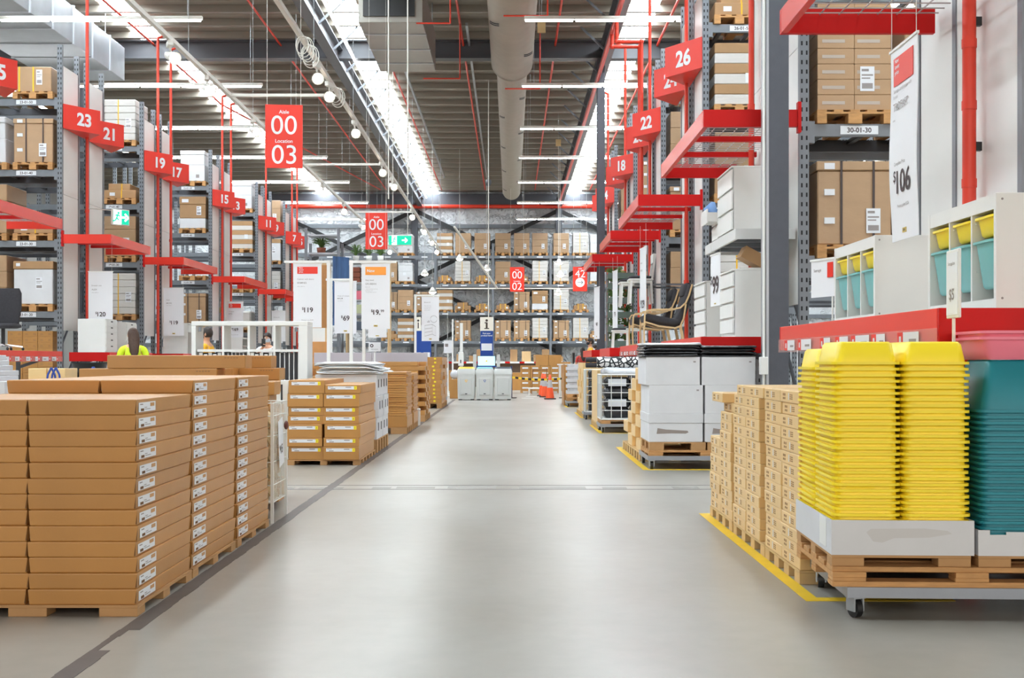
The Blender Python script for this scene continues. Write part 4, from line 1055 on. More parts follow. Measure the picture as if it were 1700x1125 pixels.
# rotated tubs: their 0.30 side lies along the aisle
def fix(tp):  # rims turned so that the 0.42 side runs into the frame
    return tp
YT.own = tub_mesh(0.1, YELLOW, w=0.3, l=0.42); TT.own = tub_mesh(0.235, LTEAL, w=0.3, l=0.42, taper=0.12)
storage_frame(2.32, 5.76, 0.94, 0.555, 0.44, 'nearest white open storage unit with yellow and teal tubs, on the red platform', 'nearest')
storage_frame(2.32, 7.68, 0.96, 0.55, 0.44, 'white open storage unit with yellow and teal tubs, standing behind another', 'farther')
banner(Vector((2.3, 8.87, Z(432, 8.87))), 0.3, 0.27, -PI / 2 + 0.35, 'small white price card with a red mark at the end of the farther storage unit', None, lines=(('Storage', 0.02, -0.3, 0),), logo=False)
part('red_mark', MB().box(0.06, 0.13, -0.007, -0.005, -0.13, -0.02), RED, [o for o in COL.objects if o.get('label', '').startswith('small white price card with a red')][0])
part('stick', MB().box(0.1, 0.11, 0.003, 0.012, -(Z(432, 8.87) - PZ - 0.001), 0.0), WIRE, [o for o in COL.objects if o.get('label', '').startswith('small white price card with a red')][0])

# white drawer chests
def chest(x, d0, L, Dp, hh, rows, zb, label):
    t = thing('chest_of_drawers', label, 'chest of drawers', (x, d0, zb))
    part('body', MB().box(0.024, Dp, 0, L, 0, hh - 0.021).box(0.02, Dp, 0, L, hh - 0.02, hh, c=0.002), WHITE, t)
    rh = (hh - 0.06) / rows
    for i in range(rows):
        link('drawer_front', MB().box(0, 0.0185, 0.012, L - 0.012, 0.04 + i * rh + 0.008, 0.04 + (i + 1) * rh - 0.018, c=0.002).mesh('drawer_front', WHITE), t)
    part('top_lip', MB().box(-0.004, 0.019, 0, L, hh - 0.019, hh - 0.001, c=0.002), WHITE, t)
    return t
chest(2.39, 12.97, 0.82, 0.48, 0.735, 4, PZ, 'tall white drawer chest nearest the grey column on the red platform')
chest(2.39, 14.86, 0.86, 0.48, 0.73, 4, PZ, 'white drawer chest behind another on the red platform')
t = thing('wall_shelf', 'deep white cantilever shelf carrying a white drawer chest', 'shelf', (0, 0, 0))
GSH = mat('shelf_grey', (214, 214, 212), 0.45)
part('shelf_frame', MB().box(2.4, 3.04, 12.87, 12.9, 2.42, 2.53).box(2.4, 2.43, 12.901, 14.85, 2.42, 2.53).box(2.4, 3.04, 14.851, 14.88, 2.42, 2.53), GSH, t)
part('shelf_board', MB().box(2.431, 3.04, 12.901, 14.85, 2.505, 2.528), GSH, t)
for y in (13.3, 13.9, 14.5): link('bracket', MB().box(2.45, 3.04, y, y + 0.05, 2.43, 2.504).mesh('bracket', STEEL), t)
chest(2.45, 13.36, 0.93, 0.5, 0.75, 3, 2.531, 'white three-drawer chest up on the white cantilever shelf')
t = chest(2.47, 14.36, 0.46, 0.45, 0.42, 2, 2.531, 'small white chest with an open top drawer of blue cloth on the white shelf')
part('open_drawer', MB().box(-0.13, -0.115, 0.02, 0.44, 0.23, 0.4).box(-0.114, -0.001, 0.025, 0.04, 0.25, 0.36).box(-0.114, -0.001, 0.42, 0.435, 0.25, 0.36).box(-0.114, -0.001, 0.041, 0.419, 0.25, 0.26), WHITE, t)
part('blue_cloth', MB().loft([[(x - 0.03, y + 0.23, z) for x, y, z in rrect(0.13, 0.36, 0.05, zz)] for zz in (0.262, 0.36)] + [[(x - 0.06, y + 0.23, z) for x, y, z in rrect(0.12, 0.3, 0.05, 0.44)], [(x - 0.03, y + 0.23, z) for x, y, z in rrect(0.05, 0.15, 0.02, 0.5)]]), mat('pale_blue_cloth', (120, 156, 206), 0.8), t, 'pale blue cloth')

# ================================================================ NEAREST TROLLEY WITH TUBS
caster_w = MB().cyl((-0.014, 0, 0.042), (0.014, 0, 0.042), 0.042, n=18); caster_w = caster_w.mesh('wheel', BLACK)
caster_f = MB().box(-0.026, -0.018, -0.03, 0.03, 0.03, 0.086).box(0.018, 0.026, -0.03, 0.03, 0.03, 0.086).box(-0.03, 0.03, -0.035, 0.035, 0.0862, 0.094).cyl((-0.027, 0, 0.042), (0.027, 0, 0.042), 0.009, n=8).mesh('caster', GALV)
def trolley(loc, w, l, label, rz=0.0, big=True):
    """loc = near corner towards the aisle on the floor; w across, l into the picture"""
    t = thing('pallet_trolley', label, 'trolley', loc, rz)
    z0, z1 = 0.094, 0.14
    m = MB(); m.box(0, w, 0, 0.012, z0, z1); m.box(0, w, l - 0.012, l, z0, z1); m.box(0, 0.012, 0.0121, l - 0.0121, z0, z1); m.box(w - 0.012, w, 0.0121, l - 0.0121, z0, z1)
    part('lip_frame', m, TROLLEY, t)
    part('deck_sheet', MB().box(0.0121, w - 0.0121, 0.0121, l - 0.0121, z0, z0 + 0.012), TROLLEY, t)
    for x, y in ((0.045, 0.05), (w - 0.045, 0.05), (0.045, l - 0.05), (w - 0.045, l - 0.05)):
        c = link('caster', caster_f, t, (x, y, 0), R(-0.5, 0.5)); link('wheel', caster_w, c)
    return t
def card_pallet(loc, w, l, h, label, m=PAPERPAL, nx=3, ny=3, rz=0.0, bw=0.15, bl=0.1, group=None):
    t = thing('cardboard_pallet', label, 'pallet', loc, rz, group)
    part('top_sheet', MB().box(0, w, 0, l, h - 0.012, h), m, t)
    for i in range(nx):
        for j in range(ny):
            x = bw / 2 + (w - bw) * i / max(1, nx - 1); y = bl / 2 + (l - bl) * j / max(1, ny - 1)
            link('foot_block', MB().box(x - bw / 2, x + bw / 2, y - bl / 2, y + bl / 2, 0, h - 0.0122, c=0.002).mesh('foot_block', m), t)
    return t
def wood_pallet(loc, w, l, label, rz=0.0, h=0.144):
    """near corner at loc; long side w across"""
    t = thing('wooden_pallet', label, 'pallet', loc, rz)
    m = MB()
    for i in range(5):
        y = 0.07 + (l - 0.14) * i / 4; m.box(0, w, y - 0.06, y + 0.06, h - 0.022, h, c=0.002)
    part('deck_boards', m, WOOD, t)
    part('cross_board', MB().box(0, 0.145, 0, l, h - 0.0442, h - 0.0222).box(w / 2 - 0.07, w / 2 + 0.07, 0, l, h - 0.0442, h - 0.0222).box(w - 0.145, w, 0, l, h - 0.0442, h - 0.0222), WOOD, t)
    for x in (0.0725, w / 2, w - 0.0725):
        for y in (0.05, l / 2, l - 0.05):
            link('block', MB().box(x - 0.0725, x + 0.0725, y - 0.05, y + 0.05, 0.0222, h - 0.0444, c=0.003).mesh('block', WOOD), t)
    part('skid', MB().box(0, w, 0, 0.1, 0, 0.022).box(0, w, l / 2 - 0.05, l / 2 + 0.05, 0, 0.022).box(0, w, l - 0.1, l, 0, 0.022), WOOD, t)
    return t
YAW = -0.045
T0 = Vector((1.425, 5.245, 0))
RT = Matrix.Rotation(YAW, 3, 'Z')
def tl(x, y, z): return T0 + RT @ Vector((x, y, z))
trolley(tl(0.04, 0, 0), 1.19, 0.8, 'low grey trolley under the yellow and teal tub stacks', YAW)
wood_pallet(tl(-0.02, 0.013, 0.1405), 1.2, 0.82, 'wooden pallet on the trolley beneath the yellow and teal tubs', YAW, 0.0855)
PT = 0.1405 + 0.086
card_pallet(tl(-0.02, 0.032, PT), 0.6, 0.8, 0.05, 'small brown cardboard pallet beneath the white tray of yellow tubs', rz=YAW, nx=2, bw=0.14)
card_pallet(tl(0.612, 0.032, PT), 0.6, 0.8, 0.05, 'small brown cardboard pallet beneath the tray of teal tubs', rz=YAW, nx=2, bw=0.14)
def tray(loc, w, l, h, label, notch=False):
    t = thing('cardboard_tray', label, 'cardboard tray', loc, YAW)
    m = MB(); q = 0.006
    m.box(0, w, 0, l, 0, q)
    if notch: m.box(0, 0.05, 0, q, q, h, c=0.0); m.box(0.05, 0.12, 0, q, q, h - 0.02); m.box(0.12, w, 0, q, q, h - 0.008)
    else: m.box(0, w, 0, q, q, h)
    m.box(0, w, l - q, l, q, h); m.box(0, q, q, l - q, q, h); m.box(w - q, w, q, l - q, q, h)
    part('tray_body', m, WCARD, t)
    part('corner_tab', MB().box(-0.002, -0.0005, 0.1, 0.24, 0.02, h - 0.004), WHITE, t)
    if not notch:
        poly = [(0.15, 0.1), (0.17, 0.115), (0.4, 0.118), (0.5, 0.108), (0.52, 0.095), (0.42, 0.078), (0.27, 0.075), (0.22, 0.055), (0.18, 0.06)]
        mm = MB().add([(x, -0.0012, z) for x, z in poly], [tuple(range(len(poly)))])
        part('torn_patch', mm, mat('torn_paper', (204, 202, 201), 0.8), t, 'scuffed greyer patch')
    return t
ZT = PT + 0.0505
tray(tl(-0.023, 0.025, ZT), 0.615, 0.815, 0.152, 'white cardboard tray holding the yellow tub stacks')
tray(tl(0.609, 0.025, ZT), 0.615, 0.815, 0.112, 'white cardboard tray with a notched edge holding the teal tubs', True)
YF = Tpl('storage_tub', 'storage tub', tub_mesh(0.1, YELLOW, True)); TF = Tpl('storage_tub', 'storage tub', tub_mesh(0.23, TEAL, True)); PU = Tpl('storage_tub', 'storage tub', tub_mesh(0.1, PINK))
z0 = ZT + 0.008
def tub_stack(tp, lx, ly, n, pitch, lab, group, seed, dz=0.0):
    for i in range(n):
        p = tl(lx + R(-0.0025, 0.0025), ly + R(-0.003, 0.003), z0 + dz + i * pitch)
        pos = nth(i + 1, n)
        tp.put('%s upside-down %s' % (pos, lab), p, YAW + R(-0.004, 0.004), group)
tub_stack(YF, 0.137, 0.245, 32, 0.0266, 'yellow tub in the front stack at the tray corner', 'nested yellow tubs', 1)
tub_stack(YF, 0.436, 0.245, 32, 0.0266, 'yellow tub in the stack next to the teal tubs', 'nested yellow tubs', 2)
tub_stack(YF, 0.137, 0.672, 31, 0.0266, 'yellow tub in the stack hidden behind the front ones', 'nested yellow tubs', 3)
tub_stack(TF, 0.775, 0.25, 25, 0.0256, 'dark teal tub beside the yellow stacks', 'nested dark teal tubs', 4)
zt = z0 + 24 * 0.0256 + 0.2315
PU.put('lower pink tub resting on the teal tub stack', tl(0.78, 0.25, zt), YAW, 'pink tubs'); PU.put('upper pink tub nested in another on the teal stack', tl(0.78, 0.25, zt + 0.027), YAW + 0.01, 'pink tubs')
t = thing('sign_stand', 'narrow white upright sign holder rising behind the yellow tubs', 'sign holder', tl(0.6005, 0.33, PT), -1.62)
part('pole', MB().box(-0.006, 0.006, -0.006, 0.006, 0.001, 1.094), WIRE, t)
part('plate', MB().box(-0.09, 0.09, -0.006, 0.006, 1.095, 1.41, c=0.003).box(-0.08, 0.08, -0.009, -0.0062, 1.11, 1.395, 1), [WIRE, PAPER], t)
part('price_text', MB().text('$5', 0.05, (0, -0.011, 1.18), (1, 0, 0), (0, 0, 1), 'c', 0.012).text('Storage box', 0.014, (0, -0.011, 1.34), (1, 0, 0), (0, 0, 1), 'c', 0.004), INKL, t)

# ================================================================ TAN CARTONS BY THE YELLOW TAPE
def tan_carton_tpl(w, l, h, m=CARD2):
    body = MB().box(-w / 2, w / 2, -l / 2, l / 2, 0, h, c=0.0035).mesh('carton', m)
    p = MB(); x = -w / 2 - 0.0012
    def q(y0, y1, z0_, z1_, mi): p.box(x, x + 0.001, y0 * l, y1 * l, z0_ * h, z1_ * h, mi)
    q(0.01, 0.05, 0.22, 0.82, 0)                        # white sticker bar
    for y in (0.22, 0.3): q(y, y + 0.05, 0.55, 0.75, 1); q(y, y + 0.05, 0.25, 0.42, 1)
    for z in (0.3, 0.46, 0.62): q(-0.17, -0.03, z, z + 0.08, 1)
    seam = MB().box(-w / 2 + 0.001, w / 2 - 0.001, -0.002, 0.002, h, h + 0.0006).mesh('top_seam', SEAMSHADE)
    return Tpl('carton', 'carton', body, [('printed_marks', p.mesh('printed_marks', [STICK, SEAMBROWN]), []), ('top_seam', seam, [])])
TC = tan_carton_tpl(0.58, 0.405, 0.0632)
TPAL = mat('tan_pallet_card', (206, 174, 124), 0.7, var=0.06, scale=10)
LAY = 0.0643
for name, d0, d1, cols in (('nearest', 6.06, 6.88, (14, 14)), ('middle', 6.90, 7.86, (14, 14)), ('farthest', 7.91, 8.78, (11, 8))):
    card_pallet((1.452, d0, 0), 0.6, d1 - d0, 0.07, '%s tan cardboard pallet along the yellow floor tape' % name, TPAL, 2, 4, bw=0.12, bl=0.11)
    L = 0.408; off = {'nearest': 0.0, 'middle': 0.13, 'farthest': 0.03}[name]
    for c, n in enumerate(cols):
        for i in range(n):
            o2 = 0.0 if not (name == 'middle' and i == 13) else -0.06
            y = d0 + off * (1 if i < 13 or name != 'middle' else 0.3) + L / 2 + c * (L + 0.006) + R(-0.006, 0.006)
            TC.put('%s tan carton, %s column of the %s stack along the yellow tape' % (nth(i + 1, n), ('near', 'far')[c], name), (1.452 + 0.29 + R(-0.005, 0.006), y, 0.0703 + i * LAY), R(-0.008, 0.008), 'small tan cartons by the yellow tape')
for i, (dx, dy) in enumerate(((0.03, 0.03), (-0.03, 0.16))):
    TC.put(('loose tan carton under the overhanging one on the farthest tape-side stack', 'topmost tan carton overhanging the farthest stack along the yellow tape')[i], (1.742 + dx, 8.14 + dy, 0.0703 + (11 + i) * LAY), 0.0, 'small tan cartons by the yellow tape')

# ================================================================ BROWN FLAT CARTONS BY THE DARK TAPE
def flat_carton_tpl(w, l, h):
    b = MB(); e = 0.004
    lo = [(-w / 2 + e, -l / 2 + e), (w / 2 - e, -l / 2 + e), (w / 2 - e, l / 2 - e), (-w / 2 + e, l / 2 - e)]
    hi = [(-w / 2, -l / 2), (w / 2, -l / 2), (w / 2, l / 2), (-w / 2, l / 2)]
    c = 0.006
    def ring(p, z, k): return [(x * (1 - k / w * 2), y * (1 - k / l * 2), z) for x, y in p]
    b.loft([ring(lo, 0, 0.003), ring(lo, 0.004, 0), ring(hi, h - 0.006, 0), ring(hi, h - 0.002, 0.001), ring(hi, h, 0.006)], 0, False)
    own = b.mesh('flat_carton', CARD)
    s = MB(); x = w / 2 - 0.0005; y0 = -l / 2 + 0.03
    s.box(x, x + 0.0016, y0, y0 + 0.25, 0.011, 0.053, 0)
    def q(a, b2, z0_, z1_, mi): s.box(x + 0.0016, x + 0.0022, y0 + a, y0 + b2, z0_, z1_, mi)
    q(0.17, 0.23, 0.032, 0.048, 1); q(0.03, 0.075, 0.014, 0.026, 2); q(0.02, 0.06, 0.042, 0.047, 3); q(0.085, 0.12, 0.028, 0.031, 3); q(0.09, 0.17, 0.02, 0.023, 3)
    f = MB()                                            # dark triangles paint in the shade of the front corner gap
    f.add([(w / 2 - 0.0005, -l / 2 - 0.0006, h - 0.006), (w / 2 - 0.0085, -l / 2 - 0.0006, 0.006), (w / 2 - 0.004, -l / 2 - 0.0006, 0.006)], [(0, 1, 2)])
    f.add([(w / 2 + 0.0003, -l / 2 + 0.0005, h - 0.006), (w / 2 - 0.0033, -l / 2 + 0.006, 0.006), (w / 2 - 0.0033, -l / 2 + 0.0005, 0.006)], [(0, 1, 2)])
    return Tpl('flat_carton', 'carton', own, [('paper_label', s.mesh('paper_label', [STICK, CARD, SEAMSHADE, INKL]), []), ('corner_shade', f.mesh('corner_shade', SEAMSHADE), [])])
FCH = 0.0696
for name, d0, d1, n in (('front', 5.30, 6.205, 13), ('middle', 6.225, 7.19, 14), ('rear', 7.24, 8.18, 14)):
    tp = flat_carton_tpl(0.478, d1 - d0 - 0.01, FCH - 0.0006)
    card_pallet((-2.612, d0, 0), 0.97, d1 - d0, 0.051, '%s brown cardboard pallet along the dark floor tape' % name, PAPERPAL, 3, 3, bw=0.17, bl=0.11)
    for c in range(2):
        for i in range(n):
            x = -1.645 - 0.239 - c * 0.483
            tp.put('%s brown flat carton, %s column of the %s stack by the dark tape' % (nth(i + 1, n), ('aisle-side', 'inner')[c], name), (x + R(-0.006, 0.004), (d0 + d1) / 2 + R(-0.006, 0.006), 0.0513 + i * FCH), R(-0.006, 0.006), 'brown flat cartons by the dark tape')

t = thing('open_carton', 'small open carton tipped on the nearest tall white chest under the shelf', 'carton', (2.62, 13.35, PZ + 0.736))
M = Matrix.Rotation(0.5, 4, 'Y')
part('carton_body', MB().box(-0.16, 0.1, -0.15, 0.15, 0.085, 0.1, M=M).box(-0.16, 0.1, -0.15, -0.14, 0.1001, 0.22, M=M).box(-0.16, 0.1, 0.14, 0.15, 0.1001, 0.22, M=M).box(0.09, 0.1, -0.1399, 0.1399, 0.1001, 0.22, M=M).box(-0.16, -0.15, -0.1399, 0.1399, 0.1001, 0.22, M=M), CARD3, t)
part('white_insert', MB().box(-0.1, 0.14, -0.14, 0.14, 0.0, 0.03), WHITE, t)
# ================================================================ STACKS FURTHER DOWN THE DARK-TAPE SIDE
def simple_carton(w, l, h, m, name='carton', marks=None, mm=None, mname='paper_label'):
    own = MB().box(-w / 2, w / 2, -l / 2, l / 2, 0, h, c=0.004).mesh(name, m)
    ps = [('tape_seam', MB().box(-w / 2 + 0.002, w / 2 - 0.002, -0.012, 0.012, h, h + 0.0007).mesh('tape_seam', SEAMSHADE), [])]
    if marks: ps.append((mname, marks.mesh(mname, mm), []))
    return Tpl(name, 'carton', own, ps)
# long brown cartons criss-crossed behind the flat carton stacks
card_pallet((-3.1, 8.98, 0), 1.2, 0.99, 0.07, 'brown cardboard pallet under the long brown cartons', nx=3, bw=0.15)
mk_ = MB()
for i in range(5): mk_.box(0.36 + i * 0.022, 0.373 + i * 0.022, -0.119, -0.1177, 0.074, 0.082)
LC = simple_carton(1.03, 0.236, 0.098, CARD, 'long_carton', mk_, SEAMBROWN, 'printed_marks')
for k in range(11):
    for j in range(4):
        end = -1.73 - 0.045 * j - 0.035 * ((k * 2 + j * 3) % 3)
        if k == 9 and j < 3: end = -2.19
        if k == 10:
            if j == 0: end = -1.98
            elif j < 3: continue
        LC.put('%s long brown carton, %s row of the criss-cross stack behind the wire basket' % (nth(k + 1, 11), ('front', 'second', 'third', 'rear')[j]), (end - 0.515, 9.1 + j * 0.245, 0.071 + k * 0.0995), R(-0.004, 0.004), 'long brown cartons')
# white wire basket
t = thing('wire_basket', 'white wire bin full of fringed cream throws beside the brown cartons', 'wire basket', (-2.08, 8.33, 0))
w, l, zb, zt = 0.43, 0.5, 0.14, 0.83
for x in (0, w):
    for y in (0, l): link('leg', MB().box(x - 0.01, x + 0.01, y - 0.01, y + 0.01, 0, zt).mesh('leg', WIRE), t)
for nm, pts in (('front_panel', ((0, 0), (w, 0))), ('rear_panel', ((0, l), (w, l))), ('side_panel', ((0, 0), (0, l))), ('side_panel', ((w, 0), (w, l)))):
    m = MB(); (xa, ya), (xb, yb) = pts
    for i in range(1, 12): f = i / 12; m.cyl((xa + (xb - xa) * f, ya + (yb - ya) * f, zb), (xa + (xb - xa) * f, ya + (yb - ya) * f, zt), 0.0028, n=5)
    for z in (zb, 0.26, 0.42, 0.6, 0.74, zt): m.cyl((xa, ya, z), (xb, yb, z), 0.0042, n=5)
    part(nm, m, WIRE, t)
part('floor_grid', MB().box(0, w, 0, l, zb - 0.004, zb), WIRE, t)
THROW = mat('cream_fringe', (198, 170, 128), 0.9, var=0.15, scale=25, bump=0.4, bscale=40)
for i in range(5):
    tt = thing('knitted_throw', ('lowest', 'second', 'middle', 'fourth', 'uppermost')[i] + ' cream fringed throw stuffed inside the white wire bin', 'throw', (-2.08 + w / 2, 8.33 + l / 2, zb + 0.002 + i * 0.125), R(-0.06, 0.06), 'cream throws')
    part('folded_cloth', MB().loft([rrect(0.26, 0.32, 0.1, 0.0), rrect(0.32, 0.36, 0.1, 0.03), rrect(0.32, 0.36, 0.1, 0.09), rrect(0.26, 0.3, 0.09, 0.12)]), THROW, tt)
    m = MB()
    for q in range(14):
        y = -0.2 + q * 0.03; m.cyl((0.16, y * 0.75, 0.06), (0.19 + R(-0.006, 0.006), y * 0.75 + R(-0.015, 0.015), R(0.0, 0.02)), 0.008, 0.005, n=5)
    part('fringe', m, THROW, tt)
t = thing('price_card', 'tilted white price card reading 15 hung on the white wire bin', 'price card', (-1.628, 8.5, 0.71), PI / 2)
M = Matrix.Rotation(math.radians(-10), 4, 'Y')
part('card', MB().box(-0.085, 0.085, -0.003, 0, -0.33, 0, M=M), PAPER, t); part('price', MB().text('15', 0.06, (0, -0.005, -0.24), (1, 0, 0), (0, 0, 1), 'c', 0.02, M=M).text('$', 0.03, (-0.05, -0.005, -0.21), (1, 0, 0), (0, 0, 1), 'c', 0.01, M=M), PRICEINK, t)
part('wooden_toggle', MB().ball((0.17, -0.012, -0.05), 0.04, 10, 0, None, (1.2, 0.4, 0.8)), mat('dark_red_wood', (104, 48, 40), 0.5), t, 'dark red-brown wooden toggle')

# cartons with yellow number stickers
wood_y0, wood_y1 = 12.9, 14.42
card_pallet((-2.395, wood_y0 + 0.02, 0), 0.775, 1.5, 0.058, 'cardboard pallet under the cartons with yellow number stickers', nx=3, ny=6, bw=0.075, bl=0.1)
def numbered_carton(h, num):
    w, l = 0.383, 1.5; s = MB(); y = -l / 2
    z0 = h * 0.62 if h > 0.12 else h * 0.45; z1 = z0 + 0.035
    s.box(-0.16, 0.12, y - 0.0016, y, z0, z1, 0)
    s.box(0.12, 0.15, y - 0.002, y, z0 - 0.001, z1 + 0.001, 1); s.text(num, 0.016, (0.135, y - 0.0026, z0 + 0.009), (1, 0, 0), (0, 0, 1), 'c', 0.02, 2)
    s.box(-0.13, -0.08, y - 0.0022, y - 0.0016, z0 + 0.004, z0 + 0.012, 3); s.box(0.03, 0.09, y - 0.0022, y - 0.0016, z1 - 0.015, z1 - 0.006, 3); s.box(-0.15, -0.1, y - 0.0022, y - 0.0016, z1 - 0.01, z1 - 0.005, 3)
    return simple_carton(w, l, h - 0.001, CARD, 'numbered_carton', s, [STICK, mat('sticker_yellow', (246, 226, 40), 0.5), INK, INKL])
NC = {(0.143, '1'): numbered_carton(0.143, '1'), (0.094, '2'): numbered_carton(0.094, '2'), (0.094, '1'): numbered_carton(0.094, '1')}
for c in range(2):
    z = 0.0585
    seq = [(0.143, '1'), (0.094, '2'), (0.143, '1'), (0.094, '2'), (0.094, '1' if c == 0 else '2'), (0.143, '1')] + ([(0.143, '1')] if c else [(0.094, '1')])
    for i, kk in enumerate(seq):
        NC[kk].put('%s brown carton with a yellow number sticker, %s column' % (nth(i + 1, 7), ('aisle-side', 'inner')[c]), (-1.62 - 0.1925 - c * 0.389 + R(-0.014, 0.014), (wood_y0 + wood_y1) / 2 + R(-0.012, 0.012), z), R(-0.006, 0.006), 'numbered brown cartons'); z += kk[0]
# white cut-out cartons topped by floppy white sleeves
card_pallet((-2.38, 14.62, 0), 0.76, 1.3, 0.16, 'brown cardboard pallet under the white cut-out cartons', nx=3, ny=5, bw=0.1, bl=0.1)
hm = MB()
for y in (-0.2, 0.12): hm.box(0.3745, 0.3765, y, y + 0.1, 0.1, 0.2)
own = MB().box(-0.374, 0.374, -0.32, 0.32, 0, 0.262, c=0.004).mesh('cutout_carton', WCARD)
WC = Tpl('cutout_carton', 'carton', own, [('dark_opening', hm.mesh('dark_opening', BLACK), [])])
for k in range(3):
    for j in range(2):
        WC.put('%s white carton with dark cut-outs, %s stack behind the numbered cartons' % (('lowest', 'middle', 'topmost')[k], ('nearer', 'farther')[j]), (-2.0 + (0.015 if k == 1 else R(-0.004, 0.004)), 14.94 + j * 0.655, 0.161 + k * 0.264), 0.0 if k != 1 else 0.02, 'white cut-out cartons')
SLEEVE = mat('sleeve_white', (226, 228, 230), 0.45, var=0.04, scale=6, bump=0.3, bscale=8)
def floppy(w, l, h, name, m, lumps=3, seed=0, sag=0.0):
    rs = random.Random(seed); b = MB(); N = 48; q = 0.16
    jit = [rs.uniform(-1, 1) for _ in range(N)]; wav = [rs.uniform(0, 6.28) for _ in range(4)]
    def ring(s, z, a):
        out = []
        for i in range(N):
            t = 2 * PI * (i + 0.5) / N; c_, s_ = math.cos(t), math.sin(t)
            x = math.copysign(abs(c_) ** q, c_); y = math.copysign(abs(s_) ** q, s_)
            k = s * (1 + 0.018 * jit[i]); e = math.sin(3 * t + wav[0]) + math.sin(5 * t + wav[1])
            out.append((w / 2 * x * k, l / 2 * y * k, z + a * h * 0.16 * e - sag * (abs(x) ** 3)))
        return out
    b.loft([ring(0.9, h * 0.06, 0), ring(0.985, h * 0.12, 0.6), ring(1.0, h * 0.4, 1), ring(0.99, h * 0.7, 1), ring(0.9, h * 0.95, 0.5), ring(0.5, h, 0.2)])
    return b.mesh(name, m)
for i in range(10):
    thing('paper_sleeve', nth(i + 1, 10) + ' floppy white sleeve piled on the white cut-out cartons', 'sleeve', (-1.99 + R(-0.04, 0.04), 15.2 + R(-0.06, 0.06), 0.958 + i * 0.0155), R(-0.09, 0.09), 'floppy white sleeves', None, floppy(0.78 if i < 5 else 0.72, 1.15, 0.017, 'paper_sleeve', SLEEVE, seed=i, sag=0.03 if i > 1 else 0.0))
# thin board stacks
for s, (d0, d1, top) in enumerate(((18.35, 19.35, 19), (19.6, 20.5, 18))):
    card_pallet((-2.38, d0, 0), 0.8, d1 - d0, 0.1, ('nearer', 'farther')[s] + ' cardboard pallet under the thin brown board packs', nx=2, ny=4, bw=0.25, bl=0.1)
    own = simple_carton(0.8, d1 - d0 - 0.02, 0.17, CARD, 'carton')
    own.put(('nearer', 'farther') [s] + ' thick brown carton beneath the thin board packs', (-1.98, (d0 + d1) / 2, 0.101), 0, 'board pack bases')
    TB_ = simple_carton(0.8, d1 - d0 - 0.04, 0.034, CARD, 'board_pack')
    for i in range(top): TB_.put('%s thin brown board pack in the %s of two such stacks' % (nth(i + 1, top), ('nearer', 'farther')[s]), (-1.985 + R(-0.012, 0.012), (d0 + d1) / 2 + R(-0.012, 0.012), 0.272 + i * 0.0355), R(-0.008, 0.008), 'thin brown board packs')
t = thing('step_stool', 'small white stool on the floor between brown stacks', 'stool', (-1.66, 20.75, 0))
part('seat', MB().box(-0.1, 0.1, -0.1, 0.1, 0.26, 0.29, c=0.006), WHITE, t)
for x in (-0.08, 0.08):
    for y in (-0.08, 0.08): link('leg', MB().box(x - 0.015, x + 0.015, y - 0.015, y + 0.015, 0, 0.2599).mesh('leg', WHITE), t)
# open criss-cross stack
card_pallet((-2.42, 22.0, 0), 0.85, 1.5, 0.12, 'cardboard pallet under the brown stack with square gaps', nx=3, ny=5, bw=0.14, bl=0.12)
XC = simple_carton(0.72, 0.36, 0.08, CARD, 'gap_carton')
for k in range(12):
    for j in range(4):
        if k > 9 and j > 1 + (11 - k): continue
        x = -1.93 if (k + j) % 2 == 0 else -2.06
        XC.put('%s brown carton, %s row of the stack with square gaps' % (nth(k + 1, 12), ('front', 'second', 'third', 'rear')[j]), (x + R(-0.01, 0.01), 22.19 + j * 0.37, 0.121 + k * 0.0812), 0, 'gap stack cartons')
# cartons with small yellow squares
card_pallet((-2.25, 28.0, 0), 0.65, 2.3, 0.12, 'cardboard pallet under the cartons with small yellow squares', nx=3, ny=6, bw=0.12, bl=0.12)
s_ = MB().box(0.12, 0.17, -0.576, -0.5745, 0.03, 0.07)
SC_ = simple_carton(0.62, 1.148, 0.088, CARD, 'square_marked_carton', s_, mat('sticker_yellow', (246, 226, 40)), 'yellow_sticker')
for k in range(12):
    for j in range(2):
        SC_.put('%s brown carton with a small yellow square, %s half of its stack' % (nth(k + 1, 12), ('near', 'far')[j]), (-1.92 + R(-0.03, 0.02), 28.58 + j * 1.155, 0.121 + k * 0.0895), R(-0.005, 0.005), 'yellow square cartons')
t = thing('film_roll', 'pale stretch-film bundle standing beyond the cartons with yellow squares', 'film bundle', (-1.72, 30.6, 0))
part('film', MB().lathe([(0.001, 0), (0.1, 0), (0.11, 0.5), (0.09, 1.05), (0.001, 1.07)], 12), POLYW, t)
# low mauve partition
for i, (a, b) in enumerate(((-4.15, -2.93), (-2.92, -1.76))):
    t = thing('low_partition', ('mauve-grey board panel behind the $119 banner post', 'mauve-grey board panel behind the brown gap stack')[i], 'partition', (a, 25.4, 0), 0, 'mauve partitions')
    part('board', MB().box(0, b - a, 0, 0.05, 0.06, 1.28, c=0.004), PURPLEG, t); part('foot_rail', MB().box(0, b - a, -0.05, 0.1, 0, 0.0595), STEEL, t)
